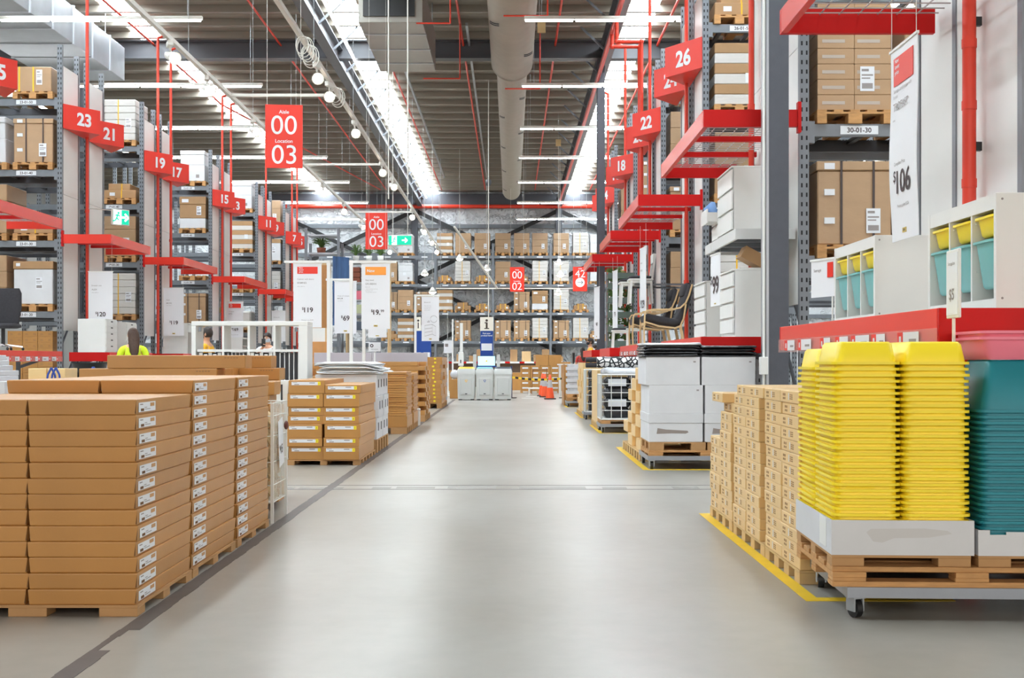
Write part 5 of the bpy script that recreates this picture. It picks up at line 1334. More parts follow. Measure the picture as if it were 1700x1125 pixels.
# loose cartons between banner posts
BC1 = simple_carton(1.0, 0.5, 0.3, CARD); BC2 = simple_carton(0.62, 0.4, 0.085, CARD)
for k in range(3):
    for j in range(2): BC1.put(('lowest', 'middle', 'upper')[k] + ' wide brown carton under the banner posts, ' + ('nearer', 'farther')[j] + ' pile', (-3.0 + 0.35 * j, 16.9 + 0.55 * j, 0.0005 + k * 0.3012), 0, 'cartons under the banner posts')
BC2.put('long brown carton in front of the white banner posts', (-2.4, 16.9, 0.905), 0, 'cartons under the banner posts'); BC2.put('long brown carton half hidden by the cubby shelf edge', (-3.08, 16.9, 0.905), 0, 'cartons under the banner posts'); BC2.put('topmost brown carton just above the floppy white sleeves', (-2.9, 17.45, 0.905), 0, 'cartons under the banner posts'); BC2.put('second brown carton just above the floppy white sleeves', (-2.9, 17.45, 0.992), 0, 'cartons under the banner posts')

# ================================================================ DARK-TAPE SIDE, FURTHER OUT
# cubby shelf with striped panels
d = 15.05; s = F / d
xa, xb = (317.6 - VX) / s, (510.6 - VX) / s; zt = Z(533, d)
t = thing('cubby_shelf', 'white four-bay cubby shelf with striped panels below, people visible through it', 'shelf unit', (xa, d, 0))
Wd = xb - xa; p = 0.075; Dp = 0.38; zm = Z(581, d)
part('top_board', MB().box(0, Wd, 0, Dp, zt - 0.055, zt, c=0.004), WHITE, t)
part('middle_board', MB().box(p, Wd - p - 0.04, 0, Dp, zm - 0.02, zm + 0.01), WHITE, t)
part('bottom_board', MB().box(p, Wd - p - 0.04, 0, Dp, 0.25, 0.28), WHITE, t)
part('side_post', MB().box(0, p - 0.02, 0, Dp, 0, zt - 0.056, c=0.004), WHITE, t); part('side_post', MB().box(Wd - p - 0.04, Wd, 0, Dp, 0, zt - 0.056, c=0.004), WHITE, t)
bw = (Wd - 2 * p - 0.02) / 4
for i in range(1, 4): link('divider', MB().box(p + i * bw - 0.014, p + i * bw + 0.014, 0.002, Dp, 0.281, zt - 0.056).mesh('divider', WHITE), t)
part('corner_plate', MB().box(0.09, 0.125, -0.003, -0.001, zt - 0.13, zt - 0.075).box(Wd - 0.16, Wd - 0.125, -0.003, -0.001, zt - 0.13, zt - 0.075), STEEL, t)
DARKP = mat('dark_panel', (34, 34, 40), 0.5)
for i in range(4):
    n = 5 if i != 1 else 6
    for j in range(n):
        pw = bw / n; x = xa + p + i * bw + 0.016 + j * (bw - 0.032) / n
        dark = i in (1, 3)
        tt = thing('upright_board', '%s %s upright panel in the %s bay of the cubby shelf' % (ORD[j + 1], 'black' if dark else 'white', ORD[i + 1]), 'panel', (x, d + 0.02, 0.2805), 0, 'upright panels in the cubby shelf')
        ww = (bw - 0.032) / n
        part('board', MB().box(0.002, ww * 0.78, 0, 0.34, 0, zm - 0.31 - (0.02 if j % 2 else 0.0)), DARKP if dark else WHITE, tt)
        part('spine', MB().box(ww * 0.79, ww * 0.97, 0, 0.34, 0, zm - 0.31), WHITE if dark else DARKP, tt)
# second, lower striped rack peeking out near the basket
t = thing('panel_rack', 'low white rack with dark stripes between brown cartons and numbered stack', 'rack', (-2.78, 13.2, 0))
part('casing', MB().box(0, 0.34, 0, 0.4, 0.0, 0.9), WHITE, t)
m = MB()
for x in (0.1, 0.26): m.box(x, x + 0.02, -0.004, -0.001, 0.1, 0.86)
part('dark_stripe', m, DARKP, t)
# white slim cartons at the picture edge
WB = simple_carton(0.5, 0.5, 0.045, WCARD, 'slim_carton'); base = simple_carton(0.6, 0.55, 0.47, WCARD, 'carton')
base.put('lower white carton under the slim white cartons near the swivel chair', (-4.68, 10.7, 0.0005), 0, 'white cartons'); base.put('upper white carton with a dark picture under the slim white cartons', (-4.68, 10.7, 0.472), 0, 'white cartons')
m = MB().box(-0.1, 0.16, -0.2778, -0.2752, 0.3, 0.46, 0).add([(-0.08, -0.279, 0.31), (0.14, -0.279, 0.31), (0.03, -0.279, 0.44)], [(0, 1, 2)], 1)
part('picture_label', m, [INK, STICK], [o for o in COL.objects if o.get('label', '').startswith('upper white carton with a dark picture')][0])
for i in range(5): WB.put(ORD[i + 1] + ' slim white carton counted up beside the swivel chair', (-4.73 + R(-0.03, 0.03) - 0.02 * i, 10.7 + R(-0.02, 0.02), 0.9425 + i * 0.0462), R(-0.03, 0.03), 'slim white cartons')
tc1 = simple_carton(0.4, 0.4, 0.46, CARD2); tc2 = simple_carton(0.19, 0.36, 0.115, CARD2)
for k in range(2): tc1.put(('lower', 'upper')[k] + ' large tan carton beneath the small tan cartons with a blue bag', (-4.9, 12.9, 0.0005 + k * 0.4615), 0, 'large tan cartons')
for i in range(2): tc2.put(('darker', 'lighter')[i] + ' small tan carton beside the blue bag handles', (-5.0 + 0.2 * i, 12.9, 0.924), 0, 'small tan cartons inland')
BLUEB = mat('blue_webbing', (50, 78, 160), 0.6)
for i, (x, y) in enumerate(((89, 12.3), (155, 13.2))):
    t = thing('tote_bag', ('blue tote bag with its handles up before the tan cartons', 'blue tote bag with handles up near the black tub')[i], 'bag', (X(x, y), y, 0), 0.4 * i, 'blue totes')
    part('bag', MB().loft([rrect(0.3, 0.2, 0.04, 0), rrect(0.36, 0.24, 0.05, 0.45), rrect(0.4, 0.26, 0.05, 0.8)]), BLUEB, t)
    for yy in (-0.06, 0.06): link('handle', MB().tube([(-0.06, yy, 0.8), (-0.035, yy, 0.98), (0.0, yy, 1.05), (0.035, yy, 0.98), (0.06, yy, 0.8)], 0.011, 6).mesh('handle', BLUEB), t)
t = thing('plastic_tub', 'wide black tub on a pedestal under the red platform edge', 'tub', (X(149, 14.5), 14.5, 0))
part('bowl', MB().lathe([(0.001, 0.92), (0.16, 0.92), (0.2, 1.08), (0.22, 1.1), (0.2, 1.1), (0.15, 0.95), (0.001, 0.94)], 20), BLACK, t); part('stand', MB().box(-0.15, 0.15, -0.15, 0.15, 0, 0.919), BLACK, t)
# swivel chair
t = thing('swivel_chair', 'black swivel chair with chrome legs up on a red platform', 'chair', (-8.3, 19.9, 1.281))
def bent(pts, w, th):
    return MB().loft([[(x - w / 2, y, z), (x + w / 2, y, z), (x + w / 2, y + th, z + 0.005), (x - w / 2, y + th, z + 0.005)] for x, y, z in pts], 0, False)
part('backrest', MB().loft([rrect(0.36, 0.05, 0.024, z) for z in (0.42, 0.5)] + [[(x, y + 0.02, z) for x, y, _ in rrect(0.42, 0.06, 0.028, z)] for z in (0.7, 0.95)] + [[(x, y + 0.03, z) for x, y, _ in rrect(0.34, 0.05, 0.024, z)] for z in (1.03,)]), FABRIC, t)
part('seat', MB().loft([[(x, y - 0.25, z) for x, y, _ in rrect(a, a, 0.1, z)] for a, z in ((0.4, 0.36), (0.5, 0.38), (0.5, 0.42), (0.44, 0.44))]), FABRIC, t)
part('gas_lift', MB().cyl((0, -0.2, 0.07), (0, -0.2, 0.36), 0.03, n=10), BLACK, t)
CHROME = mat('chrome', (214, 214, 218), 0.15, metal=0.9)
for i in range(5):
    a = 2 * PI * i / 5 + 0.3
    g = link('leg', MB().bar((0, -0.2, 0.1), (0.3 * math.cos(a), -0.2 + 0.3 * math.sin(a), 0.06), 0.035, 0.025).mesh('leg', CHROME), t)
    link('castor', MB().ball((0.3 * math.cos(a), -0.2 + 0.3 * math.sin(a), 0.027), 0.026, 8).mesh('castor', BLACK), g)
# drawer units with knob holes on the platform by rack 23
def drawer_unit(loc, w, dp, h, n, label, group):
    t = thing('drawer_unit', label, 'drawer unit', loc, 0, group)
    part('body', MB().box(0, w, 0, dp, 0, h, c=0.003), WHITE, t)
    for i in range(n):
        z0, z1 = 0.03 + (h - 0.05) * i / n, 0.03 + (h - 0.05) * (i + 1) / n - 0.008
        f = link('drawer_front', MB().box(w + 0.001, w + 0.015, 0.012, dp - 0.012, z0, z1).mesh('drawer_front', WHITE), t)
        link('pull_hole', MB().box(w + 0.0152, w + 0.017, dp / 2 - 0.06, dp / 2 + 0.06, z1 - 0.035, z1 - 0.012).mesh('pull_hole', BLACK), f)
drawer_unit((-8.77, 24.4, 1.281), 0.56, 0.7, 0.68, 5, 'nearer white drawer unit behind the $120 banner', 'white drawer units')
drawer_unit((-8.77, 25.9, 1.281), 0.5, 0.7, 0.66, 5, 'farther white drawer unit next to the woman in yellow', 'white drawer units')
t = thing('desk', 'white desk end under the $119 banner on a red platform', 'desk', (-8.79, 30.45, 1.281))
part('side_panel', MB().box(0, 0.62, 0, 0.03, 0, 0.75), WHITE, t); part('top', MB().box(0, 0.65, 0, 1.3, 0.7505, 0.78), WHITE, t); part('side_panel', MB().box(0, 0.62, 1.27, 1.3, 0, 0.75), WHITE, t); part('drawer_front', MB().box(0.6, 0.625, 0.05, 0.5, 0.55, 0.74), WHITE, t)
drawer_unit((-8.79, 31.9, 1.281), 0.6, 0.6, 0.7, 3, 'white drawer cabinet past the white desk', 'white cabinets')
t = thing('bench_unit', 'white low cabinet with an open shelf below the $169 banner', 'cabinet', (-8.79, 37.2, 1.281))
part('body', MB().box(0, 0.5, 0, 1.5, 0, 0.06).box(0, 0.5, 0, 0.03, 0.061, 0.5).box(0, 0.5, 1.47, 1.5, 0.061, 0.5).box(0, 0.5, 0, 1.5, 0.501, 0.54).box(0, 0.02, 0.031, 1.469, 0.061, 0.5), WHITE, t); part('shelf', MB().box(0.021, 0.5, 0.031, 1.469, 0.27, 0.29), WHITE, t)
# small brown cartons on the floor of rack 23
SB = simple_carton(0.3, 0.55, 0.12, CARD)
m_ = MB()
for x in (-0.1, 0.06): m_.box(x, x + 0.06, -0.2765, -0.275, 0.04, 0.05); m_.box(x, x + 0.05, -0.2765, -0.275, 0.065, 0.075)
SB = simple_carton(0.3, 0.55, 0.12, CARD, 'carton', m_, SEAMBROWN, 'printed_marks')
PAL.put('wooden pallet under small brown cartons on the floor of rack twenty-three', (-9.7, 24.67, 0.0005), 0, 'floor pallets', (1.25, 1, 1))
for k in range(13):
    for c in range(3): SB.put('%s small brown carton, %s column on the floor of rack twenty-three' % (nth(k + 1, 13), ('aisle-end', 'middle', 'inner')[c]), (-9.4 - c * 0.306, 24.6, 0.1455 + k * 0.1205), 0, 'small brown cartons in rack 23')

# display tower past the sign 5: grey posts, plants, wooden shelf, blue poster
d = 45.5
t = thing('shelving_tower', 'grey open steel tower with plants on its shelf near the sign 5', 'shelving', (X(508, d), d, 0))
wT = X(562, d) - X(508, d); zT = Z(378, d)
for x in (0, wT):
    for y in (0, 1.0): link('post', MB().box(x - 0.05, x + 0.05, y - 0.04, y + 0.04, 0, zT - (0.5 if y else 0)).mesh('post', STEEL), t)
for z in (zT - 0.25, Z(419, d), Z(436, d), 2.0): link('shelf_plate', MB().box(0.051, wT - 0.051, 0, 1.0, z - 0.06, z).mesh('shelf_plate', GALV), t)
m = MB(); 
for z in (1.0, 2.4, 3.8): m.bar((wT, 0.05, z), (wT, 0.95, z + 1.2), 0.05, 0.05)
part('brace', m, STEEL, t)
def fern(loc, r, h, label, group, pot, n=26, seed=1, wd=0.07):
    t = thing('potted_fern', label, 'potted plant', loc, 0, group); rs = random.Random(seed)
    part('pot', MB().lathe([(0.001, 0), (r * 0.4, 0), (r * 0.5, h * 0.4), (r * 0.45, h * 0.4), (0.001, h * 0.36)], 12), pot, t)
    m = MB()
    for i in range(n * 2):
        a = rs.uniform(0, 2 * PI); e = rs.uniform(0.3, 1.0); L = r * rs.uniform(0.7, 1.2)
        pts = [(L * q * math.cos(a) * (1.1 - 0.3 * e), L * q * math.sin(a) * (1.1 - 0.3 * e), h * 0.38 + h * 0.75 * e * math.sin(min(1, q * 1.2) * PI * 0.6)) for q in (0, 0.25, 0.5, 0.75, 1)]
        px_, py_ = -math.sin(a), math.cos(a)
        for q in range(4):
            w0, w1 = (wd * r * (1 - abs(2 * k / 4 - 0.8))  for k in (q, q + 1))
            p0, p1 = pts[q], pts[q + 1]
            m.quad((p0[0] - px_ * w0, p0[1] - py_ * w0, p0[2] - 0.02), (p0[0] + px_ * w0, p0[1] + py_ * w0, p0[2]), (p1[0] + px_ * w1, p1[1] + py_ * w1, p1[2]), (p1[0] - px_ * w1, p1[1] - py_ * w1, p1[2] - 0.02))
    part('foliage', m, LEAF, t)
TERRA = mat('terracotta_board', (150, 84, 60), 0.6)
fern((X(530, d), d + 0.5, Z(419, d) + 0.001), 0.36, 0.55, 'fern in a pot on the grey steel tower near the sign 5', 'tower ferns', TERRA, 34, 3)
d2 = 46.3
t = thing('plant_shelf', 'wide display shelf with wooden crates topped by ferns', 'shelving', (X(574, d2), d2, 0))
wP = X(646, d2) - X(574, d2)
part('side_board', MB().box(0, 0.06, 0, 0.8, 0, Z(432, d2)), BIRCH, t); part('side_board', MB().box(wP - 0.06, wP, 0, 0.8, 0, Z(432, d2)), BIRCH, t)
for z in (Z(434, d2), Z(468, d2), Z(497, d2), Z(520, d2), Z(548, d2), 1.2): link('shelf_plate', MB().box(0.061, wP - 0.061, 0, 0.8, z - 0.06, z).mesh('shelf_plate', GALV), t)
for i, x in enumerate((0.35, 0.85, 1.3)):
    CR = thing('wooden_crate', ORD[i + 1] + ' dark red wooden crate counted along the shelf under the ferns', 'crate', (X(574, d2) + x - 0.02, d2 + 0.1, Z(468, d2) + 0.001), 0, 'dark red crates')
    m = MB()
    for k in range(3): m.box(-0.2, 0.2, 0, 0.5, k * 0.2, k * 0.2 + 0.18)
    part('slat_box', m, TERRA, CR)
    fern((X(574, d2) + x, d2 + 0.35, Z(434, d2) + 0.001), 0.25, 0.62, ORD[i + 1] + ' fern counted along the top of the crate shelf', 'crate shelf ferns', WHITE, 30, i + 5)
for i, (x, z, m_, lab) in enumerate(((0.38, 497, PINK, 'bright pink box'), (0.9, 497, mat('slate_box', (92, 104, 118), 0.6), 'slate blue box'), (0.45, 520, mat('sage_box', (196, 204, 160), 0.6), 'sage green box'), (0.95, 548, TERRA, 'dark red box'), (0.4, 548, mat('slate_box', (92, 104, 118), 0.6), 'lower slate box'))):
    thing('storage_box', lab + ' on the crate shelf between the banners', 'box', (X(574, d2) + x + 0.1, d2 + 0.3, Z(z, d2) + 0.001), 0, None, None, MB().box(-0.18, 0.18, -0.2, 0.2, 0, 0.34, c=0.01).mesh('storage_box', m_))
t = thing('poster_board', 'tall dark blue picture board between the two large banners', 'poster', (X(553, 40), 40, 0), 0.9)
BLUEP = mat('poster_blue', (58, 92, 138), 0.6, var=0.45, scale=1.6, stretch=(3, 1, 0.6))
part('board', MB().box(0, 0.72, -0.02, 0.02, Z(540, 40), Z(425, 40)), BLUEP, t); part('post', MB().box(0.3, 0.36, 0.021, 0.06, 0, Z(430, 40)), STEEL, t)
t = thing('wooden_cabinet', 'tall birch cabinet behind the $119 cabinet banner', 'cabinet', (X(541, 41), 41, 0))
part('body', MB().box(-0.45, 0.08, 0, 0.6, 0, Z(436, 41)), BIRCH, t); part('door', MB().box(-0.43, 0.06, -0.02, -0.001, 0.1, Z(440, 41)), mat('warm_birch', (200, 140, 80), 0.5, var=0.06, scale=5), t)
t = thing('open_cabinet', 'brown wooden cabinet below a framed white print', 'cabinet', (X(531, 28), 28, 0))
part('body', MB().box(-0.2, 0.22, 0, 0.4, 0, Z(567, 28)), mat('warm_birch', (200, 140, 80)), t); part('shelf', MB().box(-0.18, 0.2, -0.012, 0, 1.2, 1.22), CARD3, t)
t = thing('framed_print', 'pale print in a birch frame standing on the brown cabinet', 'picture', (X(530, 28), 28.1, Z(567, 28) + 0.001))
part('panel', MB().box(-0.2, 0.12, 0, 0.03, 0, 0.32), WHITE, t); part('birch_edge', MB().box(0.121, 0.2, 0, 0.03, 0, 0.32), BIRCH, t)

# ================================================================ MIDDLE OF THE AISLE
def bin_thing(xp, lidm, emblem, label):
    d = 34.0; t = thing('recycling_bin', label, 'bin', (X(xp, d), d, 0), 0, 'recycling bins')
    part('body', MB().loft([rrect(0.46, 0.5, 0.04, 0.03), rrect(0.48, 0.52, 0.05, 0.1), rrect(0.5, 0.54, 0.05, 0.72)]), BINM, t)
    part('foot', MB().box(-0.22, -0.12, -0.2, 0.2, 0, 0.0295).box(0.12, 0.22, -0.2, 0.2, 0, 0.0295), BLACK, t)
    part('hood', MB().loft([rrect(0.52, 0.56, 0.05, 0.721), rrect(0.52, 0.56, 0.06, 0.8), rrect(0.47, 0.5, 0.08, 0.88)]), BINM, t)
    part('lid', MB().loft([rrect(0.47, 0.5, 0.08, 0.8805), rrect(0.4, 0.44, 0.1, 0.93)]), lidm, t, 'coloured lid')
    dr = part('door', MB().box(-0.16, 0.16, -0.285, -0.262, 0.14, 0.62, c=0.008), mat('bin_door', (196, 198, 194), 0.5), t)
    m = MB().box(-0.03, 0.03, -0.288, -0.2852, 0.17, 0.19); link('latch', m.mesh('latch', BLACK), dr)
    if emblem:
        m = MB()
        for q in range(3):
            a = 2 * PI * q / 3; m.bar((0.032 * math.cos(a), -0.2865, 0.54 + 0.032 * math.sin(a)), (0.032 * math.cos(a + 1.3), -0.2865, 0.54 + 0.032 * math.sin(a + 1.3)), 0.003, 0.02)
        link('emblem', m.mesh('emblem', emblem), dr)
    return t
bin_thing(774.5, mat('lid_yellow', (246, 200, 70), 0.45), STRAP, 'grey recycling bin with a yellow lid')
bin_thing(805, mat('lid_teal', (120, 180, 184), 0.45), BLUE, 'grey recycling bin with a pale teal lid')
bin_thing(835, mat('lid_grey', (64, 68, 74), 0.45), None, 'grey bin with a dark grey lid, no emblem')
CN = Tpl('traffic_cone', 'cone', None, [('base', MB().box(-0.17, 0.17, -0.17, 0.17, 0, 0.03, c=0.006).mesh('base', BLACK), []),
     ('cone', MB().lathe([(0.125, 0.0305), (0.1, 0.2), (0.082, 0.33)], 16).lathe([(0.052, 0.55), (0.03, 0.7), (0.001, 0.705)], 16).mesh('cone', CONEO), []),
     ('reflective_band', MB().lathe([(0.083, 0.33), (0.053, 0.55)], 16).mesh('reflective_band', mat('reflective_grey', (190, 184, 184), 0.4)), [])])
for x, d, lab in ((913, 34.6, 'nearest orange traffic cone with a grey band'), (904.5, 36.4, 'orange traffic cone just behind the nearest one'), (900.5, 37.6, 'rearmost orange traffic cone')): CN.put(lab, (X(x, d), d, 0.0005), 0, 'traffic cones')
d = 35.6
t = thing('barrier_tape', 'yellow and black barrier tape stretched past the cones', 'barrier tape', (0, 0, 0))
m = MB(); a, b = at(850, 626, d), at(935.5, 628, d); n = 16
for i in range(n):
    p0, p1 = a.lerp(b, i / n), a.lerp(b, (i + 1) / n); sag = lambda u: -0.05 * math.sin(PI * u)
    m.quad((p0.x, p0.y, p0.z - 0.03 + sag(i / n)), (p1.x, p1.y, p1.z - 0.03 + sag((i + 1) / n)), (p1.x, p1.y, p1.z + 0.03 + sag((i + 1) / n)), (p0.x, p0.y, p0.z + 0.03 + sag(i / n)), i % 2)
sm_ = m.mesh('ribbon', [YTAPE, BLACK], False); link('ribbon', sm_, t)
part('post', MB().cyl((b.x + 0.02, d, 0.02), (b.x + 0.02, d, 1.0), 0.03, n=10), mat('navy_post', (40, 50, 90), 0.5), t); part('foot', MB().cyl((b.x + 0.02, d, 0), (b.x + 0.02, d, 0.02), 0.16, n=16), BLACK, t)
part('post', MB().cyl((a.x - 0.02, d, 0.02), (a.x - 0.02, d, 0.95), 0.03, n=10), mat('navy_post', (40, 50, 90)), t); part('foot', MB().cyl((a.x - 0.02, d, 0), (a.x - 0.02, d, 0.02), 0.16, n=16), BLACK, t)
t = thing('low_bench', 'low white bench behind the orange cones', 'bench', (X(890, 38.5), 38.5, 0))
part('top', MB().box(-0.25, 0.25, -0.2, 0.2, 0.2, 0.24), WHITE, t); part('leg', MB().box(-0.24, -0.2, -0.18, 0.18, 0, 0.1995), WHITE, t); part('leg', MB().box(0.2, 0.24, -0.18, 0.18, 0, 0.1995), WHITE, t)
t = thing('easel_frame', 'thin brown wooden easel standing before the labelled cartons', 'easel', (X(895, 39.5), 39.5, 0))
m = MB(); m.bar((-0.25, 0, 0), (-0.2, 0, 0.8), 0.03, 0.03); m.bar((0.25, 0, 0), (0.25, 0, 0.85), 0.03, 0.03); m.bar((-0.2, 0, 0.8), (0.25, 0, 0.8), 0.03, 0.03)
part('bars', m, mat('brown_bar', (140, 96, 60), 0.6), t)
# labelled cartons on pallets behind
d = 41.0; lb_ = MB().box(-0.1, 0.1, -0.252, -0.2505, 0.06, 0.11)
KC = simple_carton(0.33, 0.5, 0.168, CARD, 'carton', lb_, STICK); KT = simple_carton(0.43, 0.5, 0.36, CARD)
PAL.put('wooden pallet under the labelled cartons behind the cones', (X(880, d), d + 0.25, 0.0005), 0, 'mid pallets', (0.82, 0.5, 0.6)); PAL.put('wooden pallet under the rest of the labelled cartons', (X(914, d), d + 0.25, 0.0005), 0, 'mid pallets', (0.82, 0.5, 0.6))
for k in range(5):
    for c in range(4): KC.put('%s labelled brown carton, %s column behind the orange cones' % (nth(k + 1, 5), ('first', 'second', 'third', 'fourth')[c]), (X(872, d) + c * 0.338, d + 0.25, 0.0875 + k * 0.1695), 0, 'labelled cartons behind the cones')
for i in range(2): KT.put(('plain brown carton atop the labelled cartons, nearer the bins', 'plain brown carton atop the labelled cartons, beside the slim column')[i], (X(900, d) + i * 0.44, d + 0.25, 0.9355), 0, 'plain top cartons')
# info kiosk
d = 38.0; kx = X(808, d)
t = thing('info_kiosk', 'tall blue information pillar with an i on top and a pale screen', 'kiosk', (kx, d, 0))
z1, z2, z3 = Z(526, d), Z(549, d), Z(590, d)
part('pillar', MB().box(-0.2, 0.2, 0, 0.12, 0, z2), BLUE, t)
part('i_panel', MB().box(-0.21, 0.21, -0.01, 0.11, z2 + 0.001, z1), mat('info_cream', (246, 240, 226), 0.5), t)
part('i_symbol', MB().cyl((0, -0.011, z1 - 0.11), (0, -0.014, z1 - 0.11), 0.04, n=16).box(-0.03, 0.03, -0.014, -0.011, z2 + 0.09, z1 - 0.17).box(-0.065, 0.0, -0.014, -0.011, z1 - 0.2, z1 - 0.165).box(-0.075, 0.075, -0.014, -0.011, z2 + 0.06, z2 + 0.09), mat('info_brown', (70, 56, 44), 0.5), t)
part('lettering', MB().text('Find your', 0.045, (0, -0.003, z2 - 0.1), (1, 0, 0), (0, 0, 1), 'c', 0.02).text('product here!', 0.045, (0, -0.003, z2 - 0.17), (1, 0, 0), (0, 0, 1), 'c', 0.02), PAPER, t)
part('notice', MB().box(-0.17, 0.17, -0.004, -0.0005, z3 + 0.16, z3 + 0.38), PAPER, t)
SCR = mat('screen_glow', (178, 226, 244), 0.4, emit=0.75)
part('monitor', MB().box(-0.28, 0.28, -0.34, -0.3, Z(607, d), z3 - 0.01), BLACK, t); part('screen', MB().box(-0.265, 0.265, -0.343, -0.3402, Z(606.5, d), z3 - 0.02), SCR, t); part('screen_mark', MB().cyl((0, -0.3435, Z(599, d)), (0, -0.345, Z(599, d)), 0.03, n=12), YELLOW, t)
part('desk', MB().box(-0.32, 0.32, -0.36, -0.001, 0.9, 0.94), BLUE, t)
part('side_wing', MB().box(-0.42, -0.32, -0.3, -0.05, 0.85, 1.3), BINM, t); part('side_wing', MB().box(0.32, 0.42, -0.3, -0.05, 0.85, 1.3), BINM, t)
d = 44.0
t = thing('info_kiosk', 'second blue information pillar half behind the instruction banner', 'kiosk', (X(703, d), d, 0))
part('pillar', MB().box(-0.28, 0.28, 0, 0.1, 0, Z(549, d)), BLUE, t); part('i_panel', MB().box(-0.28, -0.1, -0.01, 0.1, Z(549, d) + 0.001, Z(526, d)), mat('info_cream', (246, 240, 226)), t)
part('i_symbol', MB().cyl((-0.19, -0.011, Z(532, d)), (-0.19, -0.014, Z(532, d)), 0.04, n=12).box(-0.21, -0.17, -0.014, -0.011, Z(545, d), Z(535, d)), INK, t); part('notice', MB().box(-0.26, -0.1, -0.004, -0.0005, 1.15, 1.4).box(0.0, 0.24, -0.004, -0.0005, 1.15, 1.4), PAPER, t)
for i, (x, y0, y1, d) in enumerate(((766, 536, 664, 36.5), (751.5, 530, 660, 38), (743, 516, 655, 40))):
    t = thing('sanitiser_stand', ('white post with a hand dispenser behind the yellow-lidded bin', 'thin white post one along from the dispenser post', 'thin white post beside the stacked yellow-square cartons')[i], 'post', (X(x, d), d, 0), 0, 'white posts')
    part('post', MB().box(-0.045 + 0.02 * i, 0.045 - 0.02 * i, -0.03, 0.03, 0.02, Z(y0, d)), WIRE, t); part('foot', MB().box(-0.15, 0.15, -0.15, 0.15, 0, 0.0195), WIRE, t)
    if i == 0: part('dispenser', MB().box(-0.09, 0.07, -0.12, -0.031, Z(607, d), Z(584, d), c=0.01).box(-0.03, 0.0, -0.125, -0.121, 1.03, 1.13, 1), [WIRE, BLACK], t)
d = 39.0
t = thing('notice_card', 'white notice board on a post near the yellow-square cartons', 'notice', (X(744, d), d, 0))
part('board', MB().box(-0.14, 0.14, -0.02, 0, Z(586, d), Z(565, d)).box(-0.1, 0.0, -0.022, -0.0202, 1.55, 1.65, 1), [PAPER, INKL], t); part('post', MB().box(-0.015, 0.015, 0.0, 0.02, 0, Z(570, d)), WIRE, t)
t = thing('rubbish_bag', 'white plastic bag slumped beside the yellow-lidded bin', 'bag', (X(755, 35.3), 35.3, 0.56))
part('bag', MB().ball((0, 0, 0.14), 0.14, 12, 0, None, (1, 1, 1)), POLYW, t)
thing('carton', 'brown carton beneath the white plastic bag near the bins', 'carton', (X(755, 35.3), 35.3, 0.0005), 0, None, None, MB().box(-0.14, 0.14, -0.16, 0.16, 0, 0.559, c=0.005).mesh('carton', CARD))
# service counter under the back rack with parcels
d = 50.0
t = thing('service_counter', 'long low counter with red and white tape along its front edge', 'counter', (X(742, d), d, 0))
wC = X(935, d) - X(742, d)
part('worktop', MB().box(0, wC, 0, 0.8, 1.02, 1.06), WHITE, t)
m = MB()
for i in range(24): m.box(i * wC / 24, (i + 1) * wC / 24, -0.01, -0.001, 0.98, 1.06, (1 if i % 6 in (0, 3) else 0))
part('edge_strip', m, [WHITE, RED2], t); part('skirt', MB().box(0.05, wC - 0.05, 0.3, 0.35, 0, 1.019), mat('counter_brown', (110, 88, 72), 0.7), t)
for i, (x, h, w, m_) in enumerate(((762, .3, .22, CARD3), (784, .24, .28, CARD3), (795, .5, .2, CARD3), (853, .5, .3, CARD3), (874, .42, .38, BIRCH), (892, .28, .3, CARD3), (906, .5, .3, CARD3), (920, .25, .22, CARD3), (931, .2, .2, CARD3))):
    thing('parcel', ORD[i + 1] + ' parcel counted along the service counter from the dispenser post', 'parcel', (X(x, d), d + 0.35, 1.0605), 0, 'parcels on the counter', None, MB().box(-w / 2, w / 2, -0.2, 0.2, 0, h, c=0.005).mesh('parcel', m_))
for i, (x, d, h) in enumerate(((757, 44, .75), (860, 45, .65), (935, 44, 1.05))):
    thing('carton', ('brown carton standing behind the bins near the dispenser post', 'brown carton standing past the dark-lidded bin', 'brown carton standing behind the barrier post')[i], 'carton', (X(x, d), d, 0.0005), 0, None, None, MB().box(-0.25, 0.25, -0.25, 0.25, 0, h, c=0.006).mesh('carton', CARD))
t = thing('desktop_monitor', 'black monitor on a white desk by the masked people', 'monitor', (X(952, 38), 38, 0.0005))
part('screen', MB().box(-0.03, 0.03, -0.2, 0.2, 1.05, 1.35), BLACK, t); part('desk', MB().box(-0.5, 0.25, -0.4, 0.4, 0.96, 1.0), WHITE, t); part('stand', MB().box(-0.02, 0.02, -0.05, 0.05, 1.001, 1.049), BLACK, t); part('leg', MB().box(-0.45, -0.4, -0.35, 0.35, 0, 0.9595), WHITE, t); part('leg', MB().box(0.18, 0.23, -0.35, 0.35, 0, 0.9595), WHITE, t)

